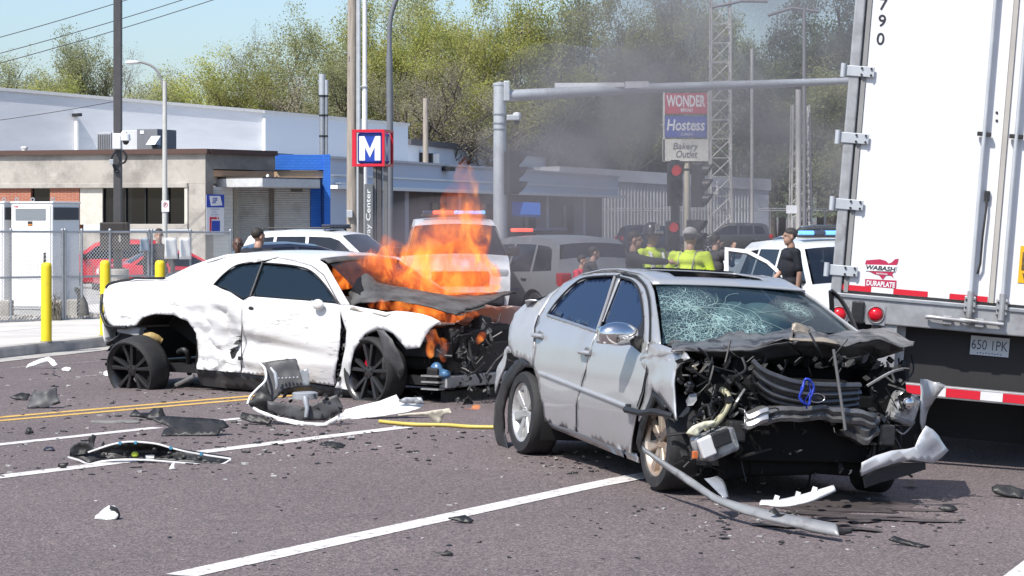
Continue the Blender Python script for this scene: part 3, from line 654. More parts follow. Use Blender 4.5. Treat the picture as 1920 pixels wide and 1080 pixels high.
# chain link fence
FA, FB = V((-10.4, 36.9, .15)), V((-4.93, 42.6, .10)); FH = 1.49
fd_ = (FB-FA); FL = fd_.length; fdn = fd_.normalized()
fe = thing('chain_link_fence', 'galvanised chain link fence along the pavement in front of the cabinets', 'fence', FA)
def fpt(px):                              # where this pixel column meets the fence line
    k = (px-CX)/F; t = (k*FA.y-FA.x)/(fdn.x-k*fdn.y); return FA+fdn*t
def fp2(t, z): p = FA+fdn*t; return V((p.x, p.y, p.z+z))
for px in (-60, 20, 117, 122, 153, 206, 278, 284, 357, 432):
    p = fpt(px); m_ = MB(); m_.cyl(p-V((0, 0, .02)), p+V((0, 0, FH+.02)), .024 if px not in (20, 206, 357) else .018, 10); po = m_.build('post', STEEL, fe, smooth=60, world=True)
    m_ = MB(); m_.ell(p+V((0, 0, FH+.03)), (.028, .028, .03), 10, 6); m_.build('post_cap', STEEL, po, smooth=180, world=True)
for z in (FH, FH*.5, .04):
    m_ = MB(); m_.tube([fp2(0, z), fp2(FL, z)], .018, 8); m_.build('rail', STEEL, fe, smooth=60, world=True)
m_ = MB(); d = .062; n = int(FL/d); H_ = FH-.02
for s_ in (1, -1):
    k = -int(H_/d)-1
    while k*d < FL+H_:
        t0 = k*d; a, b_ = (t0, .02), (t0+H_*s_, .02+H_)
        def clip(a, b_):
            (ta, za), (tb, zb_) = a, b_; out = []
            if ta == tb: return None
            f0, f1 = 0.0, 1.0
            lo_, hi_ = (0-ta)/(tb-ta), (FL-ta)/(tb-ta)
            if lo_ > hi_: lo_, hi_ = hi_, lo_
            f0, f1 = max(f0, lo_), min(f1, hi_)
            return None if f0 >= f1 else ((ta+(tb-ta)*f0, za+(zb_-za)*f0), (ta+(tb-ta)*f1, za+(zb_-za)*f1))
        c_ = clip(a, b_)
        if c_: o_ = V((0, .004*s_-.02, 0)); m_.tube([fp2(*c_[0])+o_, fp2(*c_[1])+o_], .0026, 3, caps=False)
        k += 1
m_.build('wire_mesh', M('fence_wire', (.50, .50, .49), .5, .5, var=.2), fe, world=True, kind='stuff')
PAPER = M('paper_white', (.78, .78, .76), .7, var=.04)
for x0, y0, x1, y1, lab, mt in ((306.5, 446, 330.5, 485.5, 'left one of two white paper sheets tied to the fence', PAPER), (334.5, 446, 356, 486, 'right one of two white paper sheets tied to the fence', PAPER), (260, 447, 278, 471, 'pale blue plastic sheet tied to the fence near the red car', M('blue_sheet', (.36, .43, .50), .5))):
    p0, p1 = fpt(x0), fpt(x1); s_ = F/((p0.y+p1.y)/2); z1 = CH-(y0-HY)/s_; z0 = CH-(y1-HY)/s_; o_ = V((.02, -.035, 0)); pa = thing('paper_sheet', lab, 'paper', V((p0.x, p0.y, z0)), group='sheets tied to the fence')
    m_ = MB(); rows = []
    for j in range(7):
        z = z0+(z1-z0)*j/6; rows.append([V((p.x, p.y, z+rnd(-.004, .004)))+o_+V((.012*sin(i*1.3+j*.4), -.015*sin(i*.9+j*.7), 0)) for i, p in enumerate([p0.lerp(p1, k/6) for k in range(7)])])
    m_.grid(rows); m_.build('sheet', mt, pa, smooth=180, solid=.003, world=True)
# power cabinets
CABW = M('cabinet_white', (.76, .77, .78), .35, var=.04); CABS = M('cabinet_side', (.62, .64, .67), .4, var=.05)
def cabinet(px0, px1, Yc, lab, full):
    a = P(px0, 592, Yc); b_ = P(px1, 378, Yc); wdt = b_.x-a.x; h = b_.z-a.z
    cb = thing('power_cabinet', lab, 'cabinet', (a.x, Yc, a.z), radians(-18), 'white power cabinets')
    m_ = MB(); m_.bx((0, 0, .12), (wdt, .95, h-.03)); m_.build('case', CABW, cb, bevel=.012)
    m_ = MB(); m_.bx((-.01, -.02, h-.03), (wdt+.02, .97, h)); m_.build('roof', CABW, cb, bevel=.01)
    m_ = MB(); m_.bx((.02, .02, 0), (wdt-.02, .93, .12)); m_.build('base', M('cabinet_base', (.35, .36, .37), .7), cb)
    m_ = MB(); m_.bx((.03, -.022, .16), (wdt-.03, -.002, h-.06)); dr = m_.build('door', CABW, cb, bevel=.008)
    VENT = M('cabinet_vent', (.22, .25, .27), .6, col2=(.14, .16, .18), scale=60)
    m_ = MB(); m_.bx((.1, -.035, h-.31), (wdt-.12, -.023, h-.12)); m_.build('vent_grille', VENT, dr)
    m_ = MB(); m_.bx((wdt+.001, .03, h-.31), (wdt+.014, .90, h-.1)); m_.build('side_vent', M('dark_vent', (.035, .04, .055), .5), cb)
    m_ = MB(); m_.bx((wdt-.15, -.05, h-1.05), (wdt-.115, -.023, h-.86)); m_.bx((wdt-.145, -.065, h-1.04), (wdt-.12, -.05, h-.98)); m_.build('handle', BLACKP, dr, bevel=.008)
    m_ = MB(); m_.bx((wdt*.42, -.03, h-.41), (wdt*.53, -.0235, h-.335)); m_.build('warning_label', M('label_black', (.03, .03, .03), .5), dr)
    m_ = MB(); m_.bx((wdt*.425, -.032, h-.405), (wdt*.525, -.0305, h-.38)); m_.build('orange_strip', M('label_orange', (.6, .2, .03), .5), dr)
    for ex in (.05, wdt*.45, wdt-.05):
        m_ = MB(); m_.lathe([(.022, -.008), (.038, -.008), (.038, .008), (.022, .008)], (ex, .1, h+.034), (0, 1, 0), 14, True); m_.build('lifting_eye', STEEL, cb)
    text(None, 'lettering', 'ABB', (.06, -.0235, h-.10), (1, 0, 0), (0, 0, 1), .035, SIGR, dr, bold=.02, world=False)
    m_ = MB()
    for i in range(12):
        for j in range(10): m_.bx((.14+i*.048+(.024 if j % 2 else 0), -.027, .62+j*.036), (.17+i*.048+(.024 if j % 2 else 0), -.023, .628+j*.036))
    m_.build('louvre_field', M('louvre_grey', (.5, .5, .5), .6), dr, kind='stuff')
    return cb
cabinet(21, 108, 41.0, 'white power cabinet with a dark vent strip behind the fence', True)
cabinet(-68, 17, 41.2, 'white power cabinet cut off by the left picture edge', False)
cbk = thing('concrete_block', 'low grey concrete block behind the fence by the cabinet', 'block', P(125, 592, 41.5)); m_ = MB(); a = P(100, 592, 40.8); m_.bx((a.x, 40.7, .15), (a.x+.46, 41.2, .46)); m_.build('block', CONC, cbk, bevel=.02, world=True)
cbk = thing('concrete_block', 'grey concrete footing at the left picture edge behind the fence', 'block', P(5, 592, 40.5)); m_ = MB(); a = P(-40, 592, 40.3); m_.bx((a.x, 40.2, .15), (a.x+.53, 40.6, .47)); m_.build('block', CONC, cbk, bevel=.02, world=True)
# wrapped stub and dry weeds by the fence
STUB = M('grey_wrap', (.13, .125, .12), .8, col2=(.07, .07, .065), scale=9, bump=.5, bscale=14)
wr = thing('wrapped_stub', 'grey wrapped pipe stub with a bent top behind the fence', 'pipe', (P(155, 580, 40.3).x, 40.3, .15))
p_ = [P(x, y, 40.3)-V((P(155, 580, 40.3).x, 40.3, .15)) for x, y in ((156, 592), (154, 570), (151, 556), (146, 545), (147, 541))]
m_ = MB(); m_.tube(cr(p_, 5), [.10, .105, .10, .1, .095, .09, .08, .075, .07, .06, .055, .05, .048, .05, .05, .055, .06, .06, .06, .058, .05], 12); m_.build('sleeve', STUB, wr, smooth=60)
wd = thing('dry_weed', 'tuft of dry grey weeds growing against the fence behind the lone bollard', 'plant', (fpt(106).x, fpt(106).y-.08, .15))
m_ = MB()
for i in range(60):
    x = rnd(-.09, .09); h = rnd(.15, .48); m_.tube([(x, rnd(-.04, .04), 0), (x+rnd(-.04, .04), rnd(-.04, .04), h*.6), (x+rnd(-.08, .08), rnd(-.05, .05), h)], [.008, .007, .002], 4)
m_.build('stem', M('dry_weed', (.16, .145, .12), .9, var=.4, scale=20), wd)
# traffic signal mast
Y_ = 60.0; tm = thing('signal_mast', 'grey traffic signal mast with a long horizontal arm', 'traffic signal', P(937, 520, Y_))
p0 = P(937, 520, Y_); m_ = MB(); m_.tube([V((p0.x, Y_, gz(p0.x, Y_)-.2)), P(937, 157, Y_)], [.17, .155], 20); m_.build('post', GALV, tm, smooth=50, world=True)
m_ = MB(); m_.lathe([(.17, 0), (.17, .05), (.02, .09)], P(937, 160, Y_), (0, 0, 1), 20); m_.build('post_cap', GALV, tm, smooth=50, world=True)
m_ = MB(); m_.tube([P(948, 180, Y_), P(1200, 166, Y_+.8), P(1450, 157, Y_+1.6), P(1720, 147, Y_+2.4)], [.15, .125, .105, .08], 18); m_.build('arm', GALV, tm, smooth=50, world=True)
m_ = MB(); a = P(946, 190, Y_); m_.bx((a.x-.02, Y_-.2, a.z), (a.x+.13, Y_+.2, a.z+.5)); m_.build('flange', GALV, tm, world=True, bevel=.02)
for z in (215, 232, 243):
    m_ = MB(); m_.lathe([(.165, 0), (.18, 0), (.18, .03), (.165, .03)], P(937, z, Y_), (0, 0, 1), 20, True); m_.build('strap', STEEL, tm, world=True)
sn = thing('street_name_sign', 'white street name board seen edge on above the signal arm', 'sign', P(1128, 165, Y_+.6)); 
for xa, xb, yt in ((1040, 1170, 155), (1172, 1216, 152.5)):
    m_ = MB(); m_.add([P(xa, 166, Y_+.55), P(xb, 163, Y_+.55), P(xb, yt, Y_+.55), P(xa, yt+.5, Y_+.55)], [(0, 1, 2, 3)]); m_.build('board', SIGW, sn, solid=.03, world=True)
tc_ = thing('traffic_camera', 'pale traffic camera on a bracket right of the mast post', 'camera', P(968, 230, Y_))
m_ = MB(); a = P(950, 226, Y_); m_.bx((a.x, Y_-.12, a.z), (a.x+.32, Y_+.1, a.z+.14)); m_.build('bracket', GALV, tc_, world=True, bevel=.02)
m_ = MB(); m_.lathe([(.01, .16), (.1, .13), (.11, 0), (.09, -.02)], P(969, 222, Y_), (0, 0, 1), 16); m_.build('shell', LAMPW, tc_, smooth=50, world=True)
m_ = MB(); m_.ell(P(969, 228, Y_), (.075, .075, .08)); m_.build('dome', BLACKP, tc_, smooth=180, world=True)
SIGD = M('signal_black', (.012, .012, .014), .5)
LREDS = M('red_lamp_lit', (1, .06, .06), .4, var=0, emit=.35)
def signal(px, py, Y, s, lab, ry, lit=None, n=3):
    o = P(px, py, Y); t = thing('traffic_light', lab, 'traffic light', o, ry, 'traffic signal heads')
    h = s*n
    m_ = MB(); m_.bx((-.5*s, -.1, -h), (.5*s, .2, 0)); m_.build('housing', SIGD, t, bevel=.03)
    for k in range(n):
        z = -s*(k+.5); m_ = MB(); rows = []
        for j, yy in enumerate((-.1, -.38)): rows.append([V((.42*s*cos(a), yy+(.0 if j == 0 else .12*(1-sin(a))), z+.42*s*sin(a))) for a in [radians(-60+300*i/16) for i in range(17)]])
        m_.grid(rows); m_.build('visor', SIGD, t, solid=.012)
        m_ = MB(); m_.lathe([(.001, -.14), (.3*s, -.125), (.38*s, -.105)], (0, 0, z), (0, 1, 0), 20); m_.build('lens', LREDS if lit == k else M('dark_lens', (.05, .03, .03), .2), t, smooth=60)
    return t
signal(962, 283, Y_-.1, .36, 'black signal head on the mast post beside the fire', radians(115))
m_ = MB(); m_.tube([P(945, 292, Y_), P(962, 292, Y_)], .03); m_.tube([P(945, 352, Y_), P(962, 352, Y_)], .03); m_.build('signal_bracket', SIGD, tm, world=True)
spp = thing('signal_post', 'dark signal post left of the bakery sign pole', 'pole', P(1266, 520, 68)); m_ = MB(); m_.cyl(P(1266, 530, 68), P(1266, 300, 68), .13, 14); m_.build('shaft', SIGD, spp, smooth=50, world=True); m_ = MB(); m_.tube([P(1266, 318, 68), P(1312, 318, 68)], .035); m_.build('bracket', SIGD, spp, smooth=60, world=True)
signal(1266, 306, 67.6, .40, 'signal head showing red left of the bakery sign pole', radians(8), lit=0)
signal(1312, 306, 67.6, .41, 'unlit signal head right of the bakery sign pole', radians(70))
signal(1262, 414, 67.6, .36, 'low red signal head at the foot of the dark signal post', radians(5), lit=0, n=2)
signal(1304, 412, 67.6, .34, 'low dark signal head right of the bakery sign pole', radians(50), n=2)
# bakery sign
Y_ = 118.0; bs = thing('pole_sign', 'three panel roadside pole sign in red blue and white', 'sign', P(1288, 460, Y_))
m_ = MB(); m_.cyl(P(1288, 470, Y_), P(1288, 298, Y_), .14, 14); m_.build('pole', M('yellowed_pole', (.52, .47, .36), .7, dirt=(.3, .25, .18), dirt_s=2), bs, smooth=50, world=True)
WR = M('sign_red_panel', (.50, .03, .06), .5, var=.1); WB2 = M('sign_blue_panel', (.03, .07, .36), .5, var=.1); WW = M('sign_cream_panel', (.66, .64, .58), .5, var=.08)
def pan(x0, y0, x1, y1, mt, nm):
    a = P(x0, y1, Y_-.2); b_ = P(x1, y0, Y_-.2); m_ = MB(); m_.bx((a.x, Y_-.2, a.z), (b_.x, Y_+.2, b_.z)); p = m_.build(nm, mt, bs, world=True)
    return p
r1 = pan(1247, 174.5, 1326, 213, WR, 'red_panel'); r2 = pan(1246, 217.5, 1325, 257.5, WB2, 'blue_panel'); r3 = pan(1243, 261, 1328, 302, WW, 'cream_panel')
pan(1243.5, 172.5, 1246.5, 303, WW, 'edge_trim'); pan(1326.5, 172.5, 1328.5, 260.5, WW, 'edge_trim')
def tx(body, px, py, h, w, mt, par, **k):
    a = P(px, py, Y_-.2); text(None, 'lettering', body, V((a.x, Y_-.205, a.z)), (1, 0, 0), (0, 0, 1), h, mt, par, width=w, align='CENTER', **k)
tx('WONDER', 1286, 200.5, .58, 1.9, SIGW, r1, bold=.03); tx('BREAD', 1288, 209.5, .17, .58, SIGW, r1, bold=.02)
tx('Hostess', 1286, 245, .55, 1.85, SIGW, r2, bold=.02, shear=.15); tx('CAKES', 1288, 254, .13, .6, SIGW, r2)
GRT = M('sign_dark_text', (.10, .11, .12), .6); tx('Bakery', 1286, 284, .42, 1.25, GRT, r3, shear=.2, bold=.015); tx('Outlet', 1288, 296, .36, 1.05, GRT, r3, shear=.2, bold=.015)
# lattice towers, far poles, wires
LAT = M('lattice_steel', (.50, .49, .47), .6, .2, var=.2)
def lattice(px0, px1, ytop, Y, lab, wtop=.8, step=26, arms=()):
    t = thing('lattice_tower', lab, 'tower', P((px0+px1)/2, 440, Y), group='lattice towers behind the smoke')
    c = (px0+px1)/2; hw = (px1-px0)/2; w_ = hw/F*Y
    def leg(y, sx, sy): k = 1-(1-wtop)*(440-y)/(440-ytop); p = P(c+sx*hw*k, y, Y); return p+V((0, sy*w_*k+w_, 0))
    m_ = MB(); bar = MB(); y = 440.0
    for sx in (-1, 1):
        for sy in (-1, 1): m_ = MB(); m_.tube([leg(440, sx, sy), leg(ytop, sx, sy)], .075, 6); m_.build('leg', LAT, t, world=True)
    while y-step > ytop:
        for a, b_ in (((-1, -1), (1, -1)), ((1, -1), (1, 1)), ((1, 1), (-1, 1)), ((-1, 1), (-1, -1))):
            m_ = MB(); m_.tube([leg(y, *a), leg(y-step, *b_)], .04, 5); m_.build('brace', LAT, t, world=True)
            m_ = MB(); m_.tube([leg(y, *b_), leg(y, *a)], .035, 5); m_.build('girt', LAT, t, world=True)
        y -= step
    for (xa, ya, xb, yb) in arms:
        m_ = MB(); m_.tube([P(xa, ya, Y), P(xb, yb, Y)], .12, 6); m_.build('cross_arm', M('dark_arm', (.2, .2, .21), .7), t, world=True)  # dark steel greyed, the smoke's veil is put into its colour
    return t
lattice(1333, 1372, -80, 182, 'tall pale lattice tower rising beside the bakery sign', .9, 36, ((1335, 14, 1392, 2), (1388, 2, 1440, 3)))
lattice(1484, 1522, 196, 181, 'shorter pale lattice structure left of the trailer', .8, 30)
for px, yt, lab, ww in ((1497, 168, 'slim pale far pole left of the trailer', .22), (1410, 92, 'thin pale far pole right of the tall lattice tower', .13), (1508, 14, 'dark far transmission pole with crossarms above the lattice structure', .14)):
    t = thing('far_pole', lab, 'pole', P(px, 440, 180)); m_ = MB(); m_.tube([P(px, 440, 180), P(px, yt, 180)], ww, 8); m_.build('shaft', LAT if yt > 50 else M('dark_arm', (.12, .12, .13)), t, smooth=60, world=True)
    if yt < 50:
        m_ = MB(); m_.tube([P(1440, 29, 180), P(1485, 15, 180), P(1535, 22, 180)], .13, 6); m_.build('cross_arm', M('dark_arm', (.12, .12, .13)), t, world=True)
ys_ = thing('lot_sign', 'small pale sign plate on a post in front of the lattice structure', 'sign', P(1484, 420, 150)); m_ = MB(); m_.cyl(P(1486, 430, 150), P(1486, 386, 150), .05); m_.build('post', LAT, ys_, world=True); m_ = MB(); a = P(1474, 400, 149.9); b_ = P(1494, 385, 149.9); m_.bx((a.x, 149.85, a.z), (b_.x, 149.9, b_.z)); m_.build('plate', SIGW, ys_, world=True)
WIRE = M('wire_black', (.03, .03, .032), .6)
for i, (a, b_, sag, lab, Y) in enumerate((((-30, 78), (262, -8), 2, 'uppermost overhead wire crossing the sky at top left', 95), ((-30, 108), (360, -6), 3, 'middle overhead wire crossing the sky at top left', 95), ((-30, 126), (420, -7), 4, 'lowest overhead wire crossing the sky at top left', 95), ((-30, 229), (216, 190), 2, 'single service wire running to the dark light pole', 72))):
    pts = [P(a[0]+(b_[0]-a[0])*k/12, a[1]+(b_[1]-a[1])*k/12+sag*4*(k/12)*(1-k/12), Y) for k in range(13)]
    m_ = MB(); m_.tube(pts, .017 if Y > 80 else .010, 5); o = m_.build('overhead_wire', WIRE, None, smooth=180); tag(o, lab, 'wire', 'overhead wires')
# yard fence far right
yf = thing('yard_fence', 'far wire yard fence in front of the corrugated shed', 'fence', P(1250, 455, 185))
for px in range(1070, 1600, 34): m_ = MB(); m_.cyl(P(px, 462, 185), P(px, 390, 185), .05, 6); m_.build('post', STEEL, yf, world=True)
for yy in (391, 395): m_ = MB(); m_.tube([P(1070, yy, 185), P(1580, yy, 185)], .035, 5); m_.build('wire', STEEL, yf, world=True)
# ------------------------------------------------------------------ trees
def leaf_mat(name, c1, c2):
    m = bpy.data.materials.new(name); m.use_nodes = True; n = m.node_tree.nodes; l = m.node_tree.links; b = n['Principled BSDF']
    tc = n.new('ShaderNodeTexCoord'); nz = n.new('ShaderNodeTexNoise'); nz.inputs['Scale'].default_value = .45; nz.inputs['Detail'].default_value = 5; l.new(tc.outputs['Object'], nz.inputs[0])
    oi = n.new('ShaderNodeObjectInfo'); hs = n.new('ShaderNodeHueSaturation'); mr = n.new('ShaderNodeMapRange'); mr.inputs['To Min'].default_value = .62; mr.inputs['To Max'].default_value = 1.35; l.new(oi.outputs['Random'], mr.inputs[0]); l.new(mr.outputs[0], hs.inputs['Value'])
    r = n.new('ShaderNodeValToRGB'); r.color_ramp.elements[0].position = .35; r.color_ramp.elements[1].position = .68; r.color_ramp.elements[0].color = (*c1, 1); r.color_ramp.elements[1].color = (*c2, 1)
    l.new(nz.outputs['Fac'], r.inputs[0]); l.new(r.outputs[0], hs.inputs['Color']); l.new(hs.outputs[0], b.inputs['Base Color']); b.inputs['Roughness'].default_value = .7; b.inputs['Specular IOR Level'].default_value = .2
    tl = n.new('ShaderNodeBsdfTranslucent'); l.new(hs.outputs[0], tl.inputs[0]); mx = n.new('ShaderNodeMixShader'); mx.inputs[0].default_value = .5
    l.new(b.outputs[0], mx.inputs[1]); l.new(tl.outputs[0], mx.inputs[2]); l.new(mx.outputs[0], n['Material Output'].inputs[0]); return m
LEAFY = leaf_mat('leaf_spring_yellow', (.38, .41, .12), (.50, .49, .17))  # leaf colours in this set are paled, distance haze is put into them
LEAFG = leaf_mat('leaf_olive', (.30, .325, .16), (.39, .395, .20))
LEAFB = leaf_mat('leaf_bud_brown', (.37, .34, .25), (.43, .39, .28))
LEAFD = leaf_mat('leaf_dark_green', (.16, .20, .115), (.23, .26, .145))
BARK = M('bark', (.15, .13, .105), .95, col2=(.09, .078, .065), scale=3, bump=.6, bscale=8)
def tree_meshes(seed, H=16.0, spread=.36, nleaf=5200, leaf=.22, bare=.0, tips_n=5):
    R = random.Random(seed); tr = MB(); tips = []
    def grow(p, d, L, r, lev):
        n = 5; pts = [p.copy()]; rs = [r]; q = p.copy(); dd = d.copy()
        for i in range(n):
            dd = (dd+V((R.uniform(-.22, .22), R.uniform(-.22, .22), R.uniform(-.06, .14)))*(.5+.35*lev)).normalized(); q = q+dd*L/n; pts.append(q.copy()); rs.append(r*(1-.55*(i+1)/n))
            if lev > 0: tips.append((q.copy(), lev))
        tr.tube(pts, rs, 7 if lev < 2 else (4 if lev < 3 else 3), caps=False)
        if lev >= 4: return
        k = {0: 7, 1: 5, 2: 5, 3: 3}[lev]
        for i in range(k):
            f = (.38+.62*(i+R.random()*.5)/k) if lev == 0 else (.25+.75*R.random()); idx = min(n, int(f*n)); b0 = pts[idx]
            a = R.uniform(0, 2*pi); el = R.uniform(.35, .95) if lev == 0 else R.uniform(.1, .9)
            nd = (V((cos(a), sin(a), 0))*cos(el)+V((0, 0, 1))*sin(el)*.95+dd*.55).normalized()
            grow(b0, nd, L*R.uniform(.52, .78)*(.82 if lev == 0 else .9), rs[idx]*R.uniform(.45, .65), lev+1)
    grow(V((0, 0, -.3)), V((0, 0, 1)), H*.5, H*.019, 0)
    mz = max(t[0].z for t in tips); k = H/mz
    tr.xf(Matrix.Diagonal((k, k, k, 1)))
    cw = MB(); T = [t[0]*k for t in tips if t[1] >= 3] or [t[0]*k for t in tips]
    for i in range(nleaf):
        c = R.choice(T); s = leaf*R.uniform(.6, 1.5); p = c+V((R.gauss(0, 1), R.gauss(0, 1), R.gauss(0, .8)))*H*.017
        a = V((R.gauss(0, 1), R.gauss(0, 1), R.gauss(0, 1))).normalized(); b = a.orthogonal().normalized(); t = R.uniform(0, 6.28); b = (b*cos(t)+a.cross(b)*sin(t)); c2 = a.cross(b)
        cw.add([p-b*s*.6, p-c2*s*.35, p+b*s*.6, p+c2*s*.35], [(0, 1, 2, 3)])
    return tr, cw
PROTO = []
def proto(seed, lm, **k):
    tr, cw = tree_meshes(seed, **k); a = tr.mesh('tree_trunk', [BARK]); a.polygons.foreach_set('use_smooth', [True]*len(a.polygons)); return (a, cw.mesh('tree_crown', [lm]))
TP = {'y0': proto(1, LEAFY, nleaf=42000, leaf=.10), 'y1': proto(2, LEAFY, nleaf=40000, leaf=.10), 'g0': proto(3, LEAFG, nleaf=38000, leaf=.10), 'g1': proto(4, LEAFG, nleaf=28000, leaf=.095),
      'b0': proto(5, LEAFB, nleaf=15000, leaf=.075), 'b1': proto(6, LEAFB, nleaf=12000, leaf=.07), 'd0': proto(8, LEAFD, nleaf=30000, leaf=.12)}
def tree(px, ytop, Y, kind, lab, wide=1.0, base=-1.0, group='trees beyond the buildings'):
    H = (P(0, ytop, Y).z-base)*1.06; x = (px-CX)/F*Y
    t = thing('tree', lab, 'tree', (x, Y, base), rnd(0, 6.28), group); s = H/16.0
    for nm, me in zip(('trunk', 'crown'), TP[kind]):
        o = bpy.data.objects.new(nm, me); COL.objects.link(o); o.parent = t; o.scale = (s*wide, s*wide, s)
    return t
TREES = [
 (-20, 112, 205, 'g1', 1.1, 'sparse grey green tree at the left picture edge above the warehouse'), (45, 118, 210, 'b0', 1.0, 'thin budding tree second from the left above the warehouse'),
 (135, 72, 200, 'g0', .8, 'taller olive tree left of the dark light pole'), (192, 74, 202, 'g1', .75, 'narrow tree just left of the dark light pole'),
 (250, 96, 215, 'b1', .8, 'bare budding tree just right of the dark light pole'), (310, 112, 205, 'b0', .9, 'sparse brownish tree behind the street lamp'),
 (375, 104, 200, 'y0', 1.2, 'yellow green tree right of the street lamp'), (300, 150, 195, 'g0', 1.3, 'low olive tree behind the warehouse roof by the lamp'), (90, 150, 196, 'y1', 1.4, 'low yellowish tree behind the warehouse far left'),
 (440, 122, 196, 'y1', 1.2, 'low yellow green tree in the dip of the treeline'), (502, 48, 215, 'b1', .7, 'pale bare tree standing above the dip in the treeline'),
 (560, 30, 205, 'g0', .85, 'tall olive tree left of the wooden utility pole'), (625, 18, 208, 'g1', .85, 'tall sparse tree just left of the utility pole'),
 (545, 120, 192, 'b0', 1.3, 'brownish lower tree behind the exhaust stacks'), (690, -10, 205, 'y0', .8, 'tall yellow green tree behind the transit sign pole'),
 (770, -45, 215, 'g0', .8, 'very tall olive tree right of the arched lamp post'), (840, 20, 200, 'y1', .9, 'bright yellow green tree above the pale wing'),
 (905, -30, 212, 'y0', .8, 'tall bright green tree left of the signal mast'), (760, 110, 190, 'b0', 1.5, 'brown twiggy tree behind the short wooden pole'),
 (860, 140, 188, 'b1', 1.6, 'bare grey tree low behind the pale wing'), (690, 120, 192, 'g1', 1.3, 'lower tree behind the transit cube'),
 (965, 5, 215, 'b1', .8, 'bare pale tree right of the signal mast post'), (1020, -20, 208, 'y1', .9, 'yellow green tree above the signal arm'),
 (1090, -40, 214, 'g0', .8, 'tall olive tree over the white street name board'), (1160, -25, 210, 'y0', .8, 'tall yellow green tree left of the bakery sign'),
 (1235, -50, 216, 'g1', .8, 'tall sparse tree right above the bakery sign'), (1300, -10, 212, 'g0', .8, 'olive tree between bakery sign and lattice tower'),
 (1000, 110, 222, 'd0', 1.4, 'dark tree in the smoke right of the mast'), (1110, 100, 224, 'd0', 1.4, 'dark tree in the smoke under the street name board'), (1215, 120, 224, 'd0', 1.4, 'dark tree in the smoke left of the bakery sign'),
 (1375, 22, 250, 'g1', .8, 'grey green tree behind the tall lattice tower'), (1420, 30, 246, 'd0', .8, 'dark tree right of the tall lattice tower'), (1465, 58, 250, 'd0', .8, 'lower dark tree in the gap of the treeline'),
 (1330, 110, 240, 'd0', 1.3, 'dark low tree behind the lattice tower foot'), (1540, -20, 250, 'd0', .8, 'tall dark tree beside the trailer edge'), (1590, -60, 245, 'd0', .9, 'tallest dark tree partly hidden by the trailer'),
 (1450, 150, 240, 'd0', 1.5, 'dark low tree between the lattice towers'), (1560, 120, 238, 'g0', 1.3, 'low green tree beside the trailer hinges'),
 (1510, 84, 248, 'b0', 1.0, 'bare tree behind the transmission crossarm')]
for px, yt, Y, k, wd_, lab in TREES: tree(px, yt, Y, k, lab, wd_)
# undergrowth behind: one dense mass
mb = MB(); R = random.Random(5)
for i in range(60000):
    px = R.uniform(-60, 1700); Y = R.uniform(214, 262); hgt = R.uniform(-1, 1)**1
    zt_ = 3+7.5*R.random()**1.4*(1 if px < 1000 else .9); p = V(((px-CX)/F*Y, Y, -1+zt_)); s = R.uniform(.07, .2)
    a = V((R.gauss(0, 1), R.gauss(0, 1), R.gauss(0, 1))).normalized(); b = a.orthogonal().normalized(); c2 = a.cross(b)
    mb.add([p-b*s, p-c2*s*.6, p+b*s, p+c2*s*.6], [(0, 1, 2, 3)])
o = mb.build('undergrowth', LEAFD, fixn=False); tag(o, 'dense dark undergrowth beneath the far treeline', 'undergrowth', kind='stuff')
